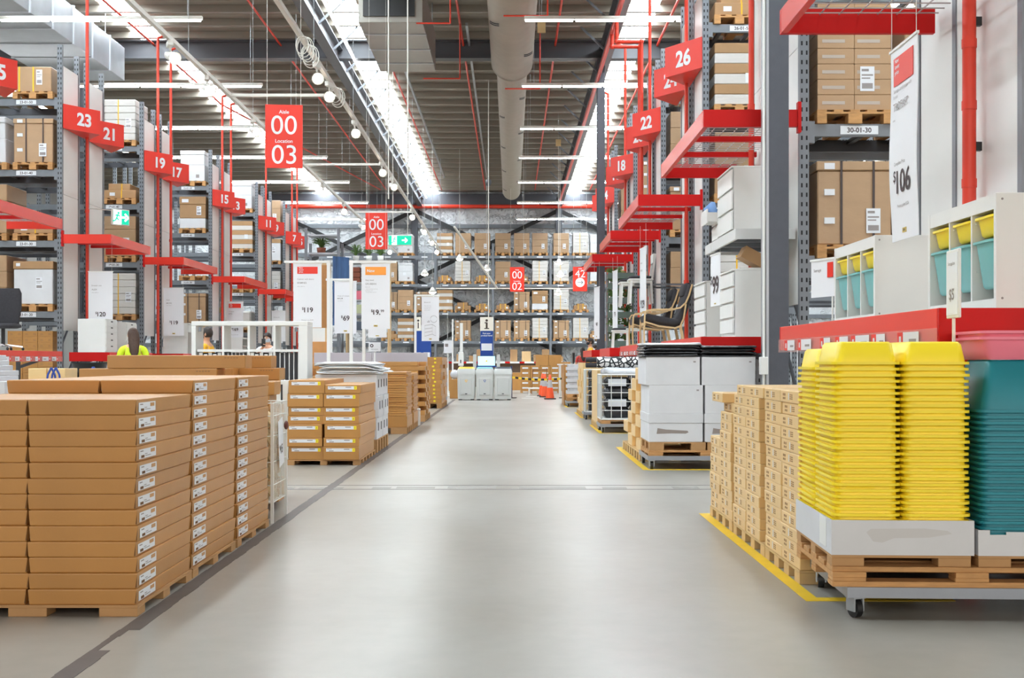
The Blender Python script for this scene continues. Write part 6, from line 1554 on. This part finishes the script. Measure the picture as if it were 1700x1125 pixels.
# ================================================================ YELLOW-TAPE SIDE, FURTHER DOWN
# white cartons and black polybags on a trolley
trolley((1.41, 12.4, 0), 1.25, 0.86, 'low grey trolley under the big white cartons')
wood_pallet((1.425, 12.42, 0.107), 1.2, 0.8, 'wooden pallet on the trolley under the big white cartons', 0.0, 0.09)
card_pallet((1.43, 12.43, 0.1975), 0.58, 0.8, 0.082, 'half pallet under the white cartons nearest the aisle', PAPERPAL, 2, 3); card_pallet((2.03, 12.43, 0.1975), 0.58, 0.8, 0.082, 'half pallet under the white cartons nearest the column', PAPERPAL, 2, 3)
def white_carton(lid):
    w, l, h = 0.555, 0.8, 0.293; b = MB()
    own = b.box(-w / 2, w / 2, -l / 2, l / 2, 0, 0.195 if lid else h, c=0.004).mesh('white_carton', WCARD); ps = []
    if lid:
        ps.append(('lid', MB().box(-w / 2 - 0.005, w / 2 + 0.005, -l / 2 - 0.005, l / 2 + 0.005, 0.196, h, c=0.004).mesh('lid', WCARD), []))
        ps.append(('torn_label', MB().add([(x, -l / 2 - 0.001, z) for x, z in ((-0.2, 0.085), (-0.19, 0.145), (-0.1, 0.13), (0.12, 0.118), (0.13, 0.1), (0.1, 0.088), (-0.05, 0.09))], [tuple(range(7))]).mesh('torn_label', mat('torn_brown', (150, 138, 132), 0.8)), []))
    else: ps.append(('small_mark', MB().box(0.21, 0.235, -l / 2 - 0.0012, -l / 2, 0.235, 0.25).mesh('small_mark', INKL), []))
    return Tpl('white_carton', 'carton', own, ps)
W1, W2 = white_carton(True), white_carton(False)
for c in range(2):
    x = 1.705 + c * 0.575; nm = ('aisle-side', 'column-side')[c]
    W1.put('lowest lidded white carton, %s column on the white carton trolley' % nm, (x, 12.84, 0.28), 0, 'big white cartons')
    W2.put('middle white carton, %s column on the white carton trolley' % nm, (x + 0.003, 12.84, 0.5735), 0, 'big white cartons')
    W2.put('top white carton, %s column under black polybags' % nm, (x - 0.03, 12.84, 0.867), 0, 'big white cartons')
    for i in range(5 if c == 0 else 4):
        n = 5 if c == 0 else 4
        thing('polybag', '%s %s flat polybag on the white cartons, %s pile' % (nth(i + 1, n), 'shiny clear' if (c == 0 and i == 4) else 'black', nm), 'polybag', (x - 0.03 + R(-0.012, 0.012), 12.84 + R(-0.02, 0.02), 1.1605 + i * 0.0295), R(-0.02, 0.02), 'flat polybags', None, floppy(0.6, 0.8, 0.029, 'polybag', POLYW if (c == 0 and i == 4) else POLYB, seed=10 + i + 7 * c))
# stepped tan cartons behind that trolley
card_pallet((1.43, 13.4, 0), 0.8, 2.0, 0.1, 'tan cardboard pallet under the stepped tan cartons', TPAL, 3, 8, bw=0.12, bl=0.1)
ST = simple_carton(0.42, 0.48, 0.133, CARD2)
for c, n in enumerate((7, 6, 6, 2)):
    for i in range(n):
        for q in range(1 if c < 3 else 1): ST.put('%s tan carton, %s column of the stepped stack behind the white cartons' % (nth(i + 1, n), ORD[c + 1]), (1.645 + (0.05 if (i + c) % 2 else 0) + R(0, 0.015), 13.66 + c * 0.49, 0.101 + i * 0.1345), R(-0.01, 0.01), 'stepped tan cartons')
# wire cage with rugs
trolley((1.38, 18.6, 0), 1.0, 0.8, 'low grey trolley under the wire cage of rugs')
wood_pallet((1.4, 18.63, 0.107), 0.95, 0.74, 'wooden pallet under the wire cage of rugs', 0, 0.1)
t = thing('wire_cage', 'white wire cage of bagged black rugs on a trolley', 'wire cage', (1.4, 18.64, 0.208))
w, l, h = 0.93, 0.7, 0.69
for (xa, ya, xb, yb, nm) in ((0, 0, w, 0, 'front_panel'), (0, l, w, l, 'rear_panel'), (0, 0, 0, l, 'side_panel'), (w, 0, w, l, 'side_panel')):
    m = MB(); n = 6
    for i in range(n + 1): f = i / n; m.cyl((xa + (xb - xa) * f, ya + (yb - ya) * f, 0), (xa + (xb - xa) * f, ya + (yb - ya) * f, h), 0.006 if 0 < i < n else 0.014, n=5)
    for i in range(6): z = h * i / 5; m.cyl((xa, ya, z), (xb, yb, z), 0.006 if 0 < i < 5 else 0.012, n=5)
    part(nm, m, WIRE, t)
part('base_sheet', MB().box(0, w, 0, l, 0.013, 0.02), WIRE, t)
for k in range(4):
    for q in range(2):
        tt = thing('bagged_rug', '%s bagged black rug in the wire cage, %s pile' % (('lowest', 'second', 'third', 'topmost')[k], ('aisle-side', 'inner')[q]), 'rug', (1.4 + 0.25 + q * 0.43, 18.99, 0.229 + k * 0.158), 0, 'bagged rugs in the cage')
        part('bag', MB().loft([rrect(0.36, 0.56, 0.06, 0), rrect(0.41, 0.62, 0.08, 0.04), rrect(0.41, 0.62, 0.08, 0.11), rrect(0.34, 0.54, 0.06, 0.155)]), POLYB, tt)
        if k % 2 == 1 or q == 1: part('white_label', MB().box(-0.14, 0.14, -0.318, -0.3125, 0.02, 0.13), STICK, tt)
def zebra():
    m = bpy.data.materials.new('zebra_stripes'); m.use_nodes = True; nt = m.node_tree; b = nt.nodes['Principled BSDF']; b.inputs['Roughness'].default_value = 0.6
    tc = nt.nodes.new('ShaderNodeTexCoord'); mp = nt.nodes.new('ShaderNodeMapping'); mp.inputs['Rotation'].default_value = (0.3, 0.9, 0.6); mp.inputs['Scale'].default_value = (1.0, 0.35, 1.0)
    vo = nt.nodes.new('ShaderNodeTexVoronoi'); vo.feature = 'DISTANCE_TO_EDGE'; vo.inputs['Scale'].default_value = 13
    cr = nt.nodes.new('ShaderNodeValToRGB'); cr.color_ramp.interpolation = 'CONSTANT'; cr.color_ramp.elements[0].color = lin((30, 30, 34)) + (1,); cr.color_ramp.elements[1].color = lin((236, 234, 232)) + (1,); cr.color_ramp.elements[1].position = 0.11
    nt.links.new(tc.outputs['Object'], mp.inputs[0]); nt.links.new(mp.outputs[0], vo.inputs['Vector']); nt.links.new(vo.outputs['Distance'], cr.inputs[0]); nt.links.new(cr.outputs[0], b.inputs['Base Color'])
    return m
ZB = zebra()
thing('bagged_rug', 'clear bag with a checked rug lying on the wire cage', 'rug', (1.88, 18.98, 0.905), 0, None, None, floppy(0.9, 0.62, 0.1, 'bagged_rug', POLYW, seed=40))
t = thing('rolled_rug', 'black and white zebra-striped rolled rug on top of the wire cage', 'rug', (1.9, 18.9, 1.09))
part('roll', MB().cyl((-0.55, 0, 0), (0.5, 0, 0.0), 0.085, n=20), ZB, t); part('core', MB().cyl((-0.553, 0, 0), (-0.5505, 0, 0), 0.04, n=14), BLACK, t)
for i, (y, z, a) in enumerate(((19.35, 1.045, 0.1), (19.12, 1.1, -0.06), (19.32, 1.13, 0.03))):
    if i == 1: continue
    t = thing('rolled_rug', ('plain black rolled rug behind the zebra one', '', 'upper plain black rolled rug behind the zebra one')[i], 'rug', (1.65, y, z), a, 'plain black rugs'); part('roll', MB().cyl((-0.45, 0, 0), (0.5, 0, 0), 0.04, n=14), FABRIC, t); part('label', MB().box(-0.2, 0.0, -0.043, -0.0405, -0.02, 0.02), STICK, t)
# upright flat cartons beside the cage
card_pallet((1.4, 19.6, 0), 0.6, 1.4, 0.1, 'tan cardboard pallet under the upright flat cartons', TPAL, 2, 6, bw=0.12, bl=0.1)
UC = simple_carton(0.12, 1.34, 0.86, CARD2)
for i in range(4): UC.put(ORD[i + 1] + ' upright flat tan carton counted from the aisle behind the wire cage', (1.47 + i * 0.125, 20.3, 0.101), 0, 'upright flat cartons')
# black cage and small tan cartons
trolley((1.38, 22.75, 0), 0.7, 0.62, 'small grey trolley under the narrow wire cage')
t = thing('wire_cage', 'narrow white wire cage of black bundles behind the rugs', 'wire cage', (1.42, 22.8, 0.142))
w, l, h = 0.6, 0.52, 0.8
for (xa, ya, xb, yb, nm) in ((0, 0, w, 0, 'front_panel'), (0, 0, 0, l, 'side_panel'), (w, 0, w, l, 'side_panel'), (0, l, w, l, 'rear_panel')):
    m = MB(); n = 4
    for i in range(n + 1): f = i / n; m.cyl((xa + (xb - xa) * f, ya + (yb - ya) * f, 0), (xa + (xb - xa) * f, ya + (yb - ya) * f, h), 0.006 if 0 < i < n else 0.014, n=5)
    for i in range(6): z = h * i / 5; m.cyl((xa, ya, z), (xb, yb, z), 0.006 if 0 < i < 5 else 0.012, n=5)
    part(nm, m, WIRE, t)
part('base_sheet', MB().box(0, w, 0, l, 0.0, 0.02), BINM, t)
for k in range(4): thing('bagged_rug', ('lowest', 'second', 'third', 'topmost')[k] + ' black bundle inside the narrow wire cage', 'bundle', (1.72, 23.06, 0.164 + k * 0.19), 0, 'black bundles', None, floppy(0.48, 0.4, 0.18, 'bagged_rug', POLYB, seed=60 + k))
card_pallet((1.4, 23.6, 0), 0.6, 2.0, 0.1, 'tan cardboard pallet under the small tan cartons behind the narrow cage', TPAL, 2, 6, bw=0.12, bl=0.1)
SM = simple_carton(0.5, 0.48, 0.12, CARD2)
for c in range(4):
    for i in range(8): SM.put('%s tan carton, %s column behind the narrow wire cage' % (nth(i + 1, 8), ORD[c + 1]), (1.67 + R(-0.02, 0.02), 23.86 + c * 0.49, 0.101 + i * 0.1215), R(-0.01, 0.01), 'tan cartons behind the narrow cage')
# white trays
trolley((1.33, 28.9, 0), 0.7, 0.7, 'small grey trolley under the white trays')
for i in range(2): wood_pallet((1.35, 28.94, 0.107 + i * 0.101), 0.62, 0.62, ('lower', 'upper')[i] + ' wooden pallet under the white trays', 0, 0.1)
for k in range(5):
    t = thing('white_tray', ('lowest', 'second-lowest', 'middle', 'fourth-lowest', 'topmost')[k] + ' white tray of clear goods near the barrier post', 'tray', (1.35, 28.95, 0.3095 + k * 0.142), 0, 'white trays')
    part('tray_body', MB().box(0, 0.6, 0, 0.6, 0, 0.075), WCARD, t); part('clear_goods', MB().loft([[(x + 0.3, y + 0.3, z) for x, y, z in rrect(0.55, 0.55, 0.06, zz)] for zz in (0.0755, 0.1, 0.138)]), POLYW, t)
BS = simple_carton(0.5, 1.2, 0.2, CARD)
for i in range(5): BS.put(nth(i + 1, 5) + ' brown carton in the stack behind the white trays', (1.56, 30.3, 0.0005 + i * 0.2012), 0, 'cartons behind the trays')

# armchairs, stools, chairs, herbs on the platforms
def armchair_tpl():
    fr = []
    for y in (-0.3, 0.3):
        m = MB()
        path = [(-0.46, 0.0), (-0.47, 0.2), (-0.455, 0.5), (-0.42, 0.555), (-0.3, 0.57), (0.05, 0.575), (0.2, 0.6), (0.3, 0.68), (0.36, 0.8), (0.42, 0.98)]
        path2 = [(-0.45, 0.37), (-0.2, 0.3), (0.1, 0.27), (0.2, 0.3), (0.26, 0.42), (0.3, 0.66)]
        path3 = [(-0.2, 0.02), (0.28, 0.02)]
        for pth in (path, path2):
            rings = []
            for i, (x, z) in enumerate(pth):
                a, b = pth[max(0, i - 1)], pth[min(len(pth) - 1, i + 1)]; dx, dz = b[0] - a[0], b[1] - a[1]; L = math.hypot(dx, dz); nx, nz = -dz / L * 0.012, dx / L * 0.012
                rings.append([(x - nx, y - 0.03, z - nz), (x + nx, y - 0.03, z + nz), (x + nx, y + 0.03, z + nz), (x - nx, y + 0.03, z - nz)])
            m.loft(rings, 0, False)
        m.bar((-0.465, y, 0.012), (0.3, y, 0.012), 0.06, 0.024); m.bar((0.26, y, 0.02), (0.2, y, 0.3), 0.05, 0.024)
        fr.append(('side_frame', m.mesh('side_frame', BIRCH), []))
    m = MB(); prof = [(-0.47, 0.42, 0.1), (-0.4, 0.44, 0.13), (0.12, 0.35, 0.13), (0.2, 0.38, 0.14), (0.27, 0.55, 0.13), (0.38, 0.9, 0.12), (0.4, 0.98, 0.09)]
    rings = []
    for i, (x, z, th) in enumerate(prof):
        a, b = prof[max(0, i - 1)], prof[min(len(prof) - 1, i + 1)]; dx, dz = b[0] - a[0], b[1] - a[1]; L = math.hypot(dx, dz); nx, nz = -dz / L * th / 2, dx / L * th / 2
        rings.append([(x - nx, -0.25, z - nz), (x - nx, 0.25, z - nz), (x, 0.27, z), (x + nx, 0.25, z + nz), (x + nx, -0.25, z + nz), (x, -0.27, z)])
    m.loft(rings)
    hd = MB().loft([[(x + q * 0.1 + 0.3, y, 0.8 + z2 + 0.0) for x, y, _ in rrect(a, b, 0.05, 0)] for q, z2, a, b in ((0, 0, 0.08, 0.4), (0.15, 0.02, 0.14, 0.46), (0.5, 0.17, 0.14, 0.46), (0.65, 0.21, 0.08, 0.4))])
    cb = MB()
    for x, z in ((-0.44, 0.35), (0.22, 0.31)): cb.box(x - 0.015, x + 0.015, -0.269, 0.269, z - 0.03, z + 0.01)
    return Tpl('armchair', 'armchair', None, fr + [('cushion', m.mesh('cushion', FABRIC), []), ('headrest', hd.mesh('headrest', FABRIC), []), ('crossbar', cb.mesh('crossbar', BIRCH), [])])
AC = armchair_tpl()
AC.put('nearer bentwood armchair with charcoal cushions on the red platform', (2.55, 19.66, PZ), 0, 'bentwood armchairs', (0.87, 1, 0.985)); AC.put('bentwood armchair with charcoal cushions behind the nearer one', (2.46, 20.6, PZ), 0, 'bentwood armchairs', (0.87, 1, 0.95))
def stool_tpl(back):
    ps = []
    for x in (-0.17, 0.17):
        for y in (-0.17, 0.17): ps.append(('leg', MB().bar((x * 1.12, y * 1.12, 0), (x, y, 0.4), 0.035, 0.035).mesh('leg', WHITE), []))
    ps.append(('apron', MB().box(-0.18, 0.18, -0.18, 0.18, 0.36, 0.4).mesh('apron', WHITE), [])); ps.append(('seat', MB().box(-0.21, 0.21, -0.2, 0.2, 0.4005, 0.43, c=0.006).mesh('seat', WHITE), []))
    ps.append(('cushion', MB().loft([rrect(0.36, 0.34, 0.08, 0.431), rrect(0.42, 0.4, 0.1, 0.45), rrect(0.4, 0.38, 0.1, 0.475), rrect(0.3, 0.28, 0.08, 0.485)]).mesh('cushion', FABRIC), []))
    if back:
        for y in (-0.17, 0.17): ps.append(('back_post', MB().bar((0.19, y, 0.43), (0.24, y, 0.86), 0.035, 0.03).mesh('back_post', WHITE), []))
        ps.append(('back_rail', MB().box(0.2, 0.235, -0.185, 0.185, 0.7, 0.86, c=0.006).mesh('back_rail', WHITE), []))
    return ps
SL = Tpl('stool', 'stool', None, stool_tpl(False)); CHR = Tpl('dining_chair', 'chair', None, stool_tpl(True))
SL.put('white stool with a black cushion beside the armchairs', (2.25, 21.75, PZ + 0.0005), 0, 'white stools', (0.75, 0.75, 0.75)); SL.put('white stool with a black cushion nearest the herb shelf', (2.27, 24.95, PZ + 0.0005), 0, 'white stools', (0.85, 0.85, 0.85))
def wall_chair(x, y, z, label, back=True):
    t = CHR.put(label, (x, y, z), 0, 'raised white chairs')
    part('wall_bracket', MB().box(-0.1, 3.06 - x, -0.02, 0.02, 0.32, 0.355), STEEL, t)
wall_chair(2.25, 20.95, 2.1, 'white chair with a dark cushion mounted high on the rack end'); wall_chair(2.14, 21.48, 2.08, 'white chair mounted high behind another on the rack end')
t = thing('herb_shelf', 'grey-green plant stand with tiers of herbs on the red platform', 'plant stand', (2.08, 25.8, PZ))
GRN = mat('grey_green', (92, 108, 98), 0.5)
for x in (0.02, 0.55): link('post', MB().box(x - 0.02, x + 0.02, 0.18, 0.22, 0, 1.6).mesh('post', GRN), t)
tiers = (0.04, 0.35, 0.66, 0.97, 1.28, 1.5)
for z in tiers: link('tier', MB().box(0, 0.57, 0, 0.4, z, z + 0.03).box(0, 0.57, 0, 0.02, z + 0.0301, z + 0.12).mesh('tier', GRN), t)
pots = (GRN, WHITE, mat('pot_dark', (70, 78, 76), 0.5), LTEAL)
for k, z in enumerate(tiers[:-1]):
    for c in range(2):
        fern((2.08 + 0.15 + 0.27 * c, 25.98, PZ + z + 0.031), 0.15, 0.25, '%s pot of green herbs, %s side of the grey-green stand' % (('lowest', 'second-lowest', 'middle', 'fourth-lowest', 'upper')[k], ('aisle', 'rack')[c]), 'potted herbs', pots[(k + c) % 4], 22, 20 + k * 2 + c)
fern((2.25, 25.98, PZ + tiers[-1] + 0.031), 0.2, 0.2, 'trailing dried herbs on the top of the grey-green stand', 'potted herbs', GRN, 20, 77)

# ================================================================ PEOPLE
SKIN = mat('skin', (214, 160, 128), 0.55); HAIRD = mat('dark_hair', (46, 34, 28), 0.6, var=0.3, scale=30, stretch=(6, 6, 1)); HAIRB = mat('brown_hair', (74, 52, 40), 0.6, var=0.3, scale=30, stretch=(6, 6, 1))
HIVIS = mat('lime_shirt', (214, 236, 40), 0.7); AMBER = mat('amber_shirt', (242, 182, 40), 0.7); TEE = mat('white_tee', (230, 232, 234), 0.8); NAVY = mat('navy_cloth', (36, 42, 60), 0.8)
MASKW = mat('mask_pale_blue', (206, 220, 232), 0.7); MASKB = mat('mask_black', (34, 34, 38), 0.7)
def skin_mesh(name, nodes, edges, m, sub=2, root='pelvis'):
    idx = {k: i for i, k in enumerate(nodes)}
    me = bpy.data.meshes.new(name); me.from_pydata([n[0] for n in nodes.values()], [(idx[a], idx[b]) for a, b in edges], [])
    o = bpy.data.objects.new(name, me); COL.objects.link(o)
    sk = o.modifiers.new('skin', 'SKIN'); sk.use_smooth_shade = True
    for k, i in idx.items():
        r = nodes[k][1]; me.skin_vertices[0].data[i].radius = r if isinstance(r, tuple) else (r, r)
        me.skin_vertices[0].data[i].use_root = (k == root)
    ss = o.modifiers.new('sub', 'SUBSURF'); ss.levels = ss.render_levels = sub
    bpy.context.view_layer.update()
    out = bpy.data.meshes.new_from_object(o.evaluated_get(bpy.context.evaluated_depsgraph_get()))
    bpy.data.objects.remove(o); bpy.data.meshes.remove(me)
    out.name = name; out.materials.clear(); out.materials.append(m)
    for p in out.polygons: p.use_smooth = True; p.material_index = 0
    return out
def person(label, loc, rz, h, shirt, trousers, hairm, hair, mask, arms, head_turn=0.0):
    """stands facing -Y before rz; arms: {'l': (elbow, wrist), 'r': ...} in units of a 1.75 m body"""
    k = h / 1.75
    V3 = lambda p: (p[0] * k, p[1] * k, p[2] * k)
    N = {'pelvis': ((0, 0, 0.95), (0.15, 0.11)), 'waist': ((0, 0, 1.08), (0.135, 0.1)), 'chest': ((0, 0, 1.3), (0.155, 0.11)), 'collar': ((0, 0.005, 1.43), (0.1, 0.075)), 'neck': ((0, 0.0, 1.5), 0.052), 'jaw': ((0, -0.018, 1.56), (0.062, 0.07)), 'skull': ((0, 0.0, 1.645), (0.075, 0.092)), 'crown': ((0, 0.008, 1.7), (0.05, 0.062))}
    E = [('pelvis', 'waist'), ('waist', 'chest'), ('chest', 'collar'), ('collar', 'neck'), ('neck', 'jaw'), ('jaw', 'skull'), ('skull', 'crown')]
    TN = {'pelvis': ((0, 0, 0.9), (0.163, 0.125)), 'waist': ((0, 0, 1.08), (0.15, 0.115)), 'chest': ((0, 0, 1.3), (0.17, 0.122)), 'collar': ((0, 0.005, 1.43), (0.11, 0.085)), 'neckline': ((0, 0, 1.475), 0.065)}
    TE = [('pelvis', 'waist'), ('waist', 'chest'), ('chest', 'collar'), ('collar', 'neckline')]
    LN = {'pelvis': ((0, 0, 0.96), (0.155, 0.118)), 'crotch': ((0, 0, 0.88), (0.16, 0.12))}; LE = [('pelvis', 'crotch')]
    for s, sg in (('l', 1), ('r', -1)):
        sh = Vector((sg * 0.175, 0.0, 1.405)); el, wr = Vector(arms[s][0]), Vector(arms[s][1])
        N['sh' + s] = (sh, 0.052); N['el' + s] = (el, 0.039); N['wr' + s] = (wr, 0.026); E += [('collar', 'sh' + s), ('sh' + s, 'el' + s), ('el' + s, 'wr' + s)]
        TN['sh' + s] = (sh, 0.064); mid = sh.lerp(el, 0.75); TN['sl' + s] = (mid, 0.056); TE += [('collar', 'sh' + s), ('sh' + s, 'sl' + s)]
        f = (wr - el).normalized(); side = Vector((sg, 0, 0)) if abs(f.x) < 0.8 else Vector((0, -1, 0)); u = (side - f * side.dot(f)).normalized()
        pal = wr + f * 0.05; N['pa' + s] = (pal, (0.034, 0.017)); E.append(('wr' + s, 'pa' + s))
        curl = f.cross(u) * sg
        for q in range(4):
            o = u * (-0.026 + 0.0175 * q); L = (0.062, 0.078, 0.083, 0.07)[q] if sg > 0 else (0.07, 0.083, 0.078, 0.062)[q]
            a = pal + o + f * 0.038; b = a + (f * 0.85 - curl * 0.4) * L * 0.55; c = b + (f * 0.45 - curl * 0.8) * L * 0.45
            N['f%s%da' % (s, q)] = (a, 0.0088); N['f%s%db' % (s, q)] = (b, 0.008); N['f%s%dc' % (s, q)] = (c, 0.0066)
            E += [('pa' + s, 'f%s%da' % (s, q)), ('f%s%da' % (s, q), 'f%s%db' % (s, q)), ('f%s%db' % (s, q), 'f%s%dc' % (s, q))]
        a = wr + f * 0.03 + u * (-0.036); b = a + (f * 0.5 - u * 0.7) * 0.035; c = b + f * 0.028
        N['t%sa' % s] = (a, 0.0105); N['t%sb' % s] = (b, 0.0095); N['t%sc' % s] = (c, 0.0075); E += [('wr' + s, 't%sa' % s), ('t%sa' % s, 't%sb' % s), ('t%sb' % s, 't%sc' % s)]
        hp = Vector((sg * 0.095, 0, 0.88)); kn = Vector((sg * 0.105, -0.015, 0.5)); an = Vector((sg * 0.11, 0.02, 0.09)); toe = Vector((sg * 0.125, -0.13, 0.035))
        N['hp' + s] = (hp, 0.088); N['kn' + s] = (kn, 0.056); N['ca' + s] = (kn.lerp(an, 0.35), 0.055); N['an' + s] = (an, 0.038); N['to' + s] = (toe, (0.035, 0.028))
        E += [('pelvis', 'hp' + s), ('hp' + s, 'kn' + s), ('kn' + s, 'ca' + s), ('ca' + s, 'an' + s), ('an' + s, 'to' + s)]
        LN['hp' + s] = (hp, 0.1); LN['kn' + s] = (kn, 0.07); LN['an' + s] = (an + Vector((0, 0, 0.03)), 0.055); LE += [('crotch', 'hp' + s), ('hp' + s, 'kn' + s), ('kn' + s, 'an' + s)]
    sc = lambda D: {a: (V3(p), tuple(x * k for x in r) if isinstance(r, tuple) else r * k) for a, (p, r) in D.items()}
    t = thing('person', label, 'person', loc, rz)
    body = skin_mesh('body', sc(N), E, SKIN)
    # face: nose, eyes, ears, lips added to the same body mesh
    g = MB(); hz = 1.64
    g.ball((0, -0.105, 1.612), 0.014, 8, 0, None, (0.8, 1.2, 1.5))
    for s in (-1, 1):
        g.ball((s * 0.078, 0.01, 1.625), 0.026, 8, 0, None, (0.35, 0.7, 1.2)); g.ball((s * 0.031, -0.083, 1.64), 0.0125, 8, 1); g.ball((s * 0.031, -0.0945, 1.64), 0.006, 6, 2); g.box(s * 0.031 - 0.016, s * 0.031 + 0.016, -0.094, -0.084, 1.659, 1.664, 2)
    g.ball((0, -0.088, 1.575), 0.018, 8, 3, None, (1.2, 0.5, 0.4))
    g.v = [V3(p) for p in g.v]
    vs = [tuple(v.co) for v in body.vertices]; fs = [tuple(p.vertices) for p in body.polygons]
    M_ = MB(); M_.add(vs, fs, 0, True); M_.add(g.v, g.f, 0, True); M_.m[len(fs):] = g.m
    me = M_.mesh('body', [SKIN, WHITE, INK, mat('lips', (186, 112, 100), 0.5)]); b = link('body', me, t)
    link('shirt', skin_mesh('shirt', sc(TN), TE, shirt), t); link('trousers', skin_mesh('trousers', sc(LN), LE, trousers), t)
    hm = MB(); rs = random.Random(len(label))
    def cap(a0, zlow, grow):   # hair cap: rings over the skull, open at the face
        rings = []
        for q in range(9):
            e = PI / 2 - q * (PI / 2 - zlow) / 8
            ring = []
            for i in range(20):
                t_ = 2 * PI * i / 20; front = max(0.0, -math.sin(t_)); ee = e if e > 0.35 else e + (0.35 - e) * min(1, front * 2.2)
                r = 1 + grow + 0.015 * math.sin(i * 5 + q)
                ring.append((0.082 * r * math.cos(ee) * math.cos(t_), 0.004 + 0.1 * r * math.cos(ee) * math.sin(t_), 1.645 + 0.1 * r * math.sin(ee)))
            rings.append(ring)
        hm.loft(rings)
    cap(0, -0.75, 0.06)
    if hair == 'long':
        rings = []
        for q, (z, w, dpt, y) in enumerate(((1.72, 0.05, 0.05, 0.04), (1.66, 0.083, 0.062, 0.045), (1.56, 0.088, 0.06, 0.055), (1.46, 0.08, 0.045, 0.09), (1.36, 0.068, 0.035, 0.125), (1.27, 0.03, 0.02, 0.13))):
            rings.append([(w * math.cos(2 * PI * i / 14) * (1 + 0.05 * rs.uniform(-1, 1)) - 0.006 * q, y + dpt * math.sin(2 * PI * i / 14), z) for i in range(14)])
        hm.loft(rings)
    hm.v = [V3(p) for p in hm.v]
    part('hair', hm, hairm, t)
    if mask:
        mm = MB(); rings = []
        for z, w, y in ((1.545, 0.045, -0.085), (1.575, 0.062, -0.1), (1.605, 0.064, -0.112), (1.622, 0.058, -0.105)):
            rings.append([(w * math.sin(a) * 1.05, y * math.cos(a * 0.9) - 0.004, z) for a in [(-PI / 2 + PI * i / 10) for i in range(11)]])
        mm.loft(rings, 0, True, None, False, False)
        for s in (-1, 1): mm.tube([(s * 0.066, -0.03, 1.615), (s * 0.08, 0.015, 1.625)], 0.003, 4)
        mm.v = [V3(p) for p in mm.v]; part('face_mask', mm, mask, t)
    if hair == 'long': part('lanyard', MB().tube([V3(p) for p in ((-0.075, 0.03, 1.5), (-0.03, 0.075, 1.475), (0.03, 0.075, 1.475), (0.075, 0.03, 1.5))], 0.008 * k, 6), BLACK, t)
    return t
DOWN = {'l': ((0.235, 0.02, 1.13), (0.245, -0.06, 0.88)), 'r': ((-0.235, 0.02, 1.13), (-0.245, -0.06, 0.88))}
person('woman with long brown hair in a lime yellow shirt seen from behind', (X(221, 17.6), 17.6, 0), PI + 0.25, 1.6, HIVIS, NAVY, HAIRB, 'long', None, DOWN)
person('man in an amber shirt and black mask in profile, seen through the cubby shelf', (X(343, 19.0), 19.0, 0), -PI / 2 - 0.15, 1.65, AMBER, NAVY, HAIRD, 'short', MASKB, DOWN)
PH = {'l': ((0.24, -0.02, 1.13), (0.16, -0.2, 0.95)), 'r': ((-0.25, -0.1, 1.2), (-0.045, -0.3, 1.43))}
dph = 23.3; pk = 1.66 / 1.75
person('man in a white tee and pale mask holding up a phone, behind the cubby shelf', (X(444, dph), dph, 0), 0.0, 1.66, TEE, NAVY, HAIRD, 'short', MASKW, PH)
t = thing('mobile_phone', 'black phone held up before the masked man in white', 'phone', (X(444, dph) + 0.0 * pk, dph - 0.385 * pk, 1.535 * pk))
part('case', MB().box(-0.037, 0.037, -0.005, 0.005, -0.075, 0.075, c=0.003), BLACK, t); part('camera_lens', MB().cyl((0.018, -0.0052, 0.05), (0.018, -0.007, 0.05), 0.007, n=10), DKSTEEL, t)
person('man in an amber shirt and dark mask facing sideways by the farthest red platform', (X(980, 34.4), 34.4, 0), -PI / 2, 1.76, AMBER, NAVY, HAIRD, 'short', MASKB, DOWN)
person('person with short dark hair and a pale blue mask beside the man in amber', (X(987, 35.5), 35.5, 0), -PI / 2 + 0.4, 1.58, mat('peach_top', (224, 150, 110), 0.8), NAVY, HAIRD, 'short', MASKW, DOWN)
person('person with long dark hair partly hidden behind tan cartons near the white trays', (X(967, 36.4), 36.4, 0), PI, 1.5, mat('red_top', (190, 60, 50), 0.8), NAVY, HAIRD, 'long', None, DOWN)

for i, (x0, x1, y) in enumerate(((866, 886, 661.3), (873, 891, 658.2))):
    d = H * F / (y - VY); thing('floor_strip', ('nearer', 'farther')[i] + ' thin white strip lying on the floor before the orange cones', 'strip', (X(x0, d), d, 0.0005), 0, None, None, MB().box(0, X(x1, d) - X(x0, d), 0, 0.25, 0, 0.006).mesh('floor_strip', WHITE))
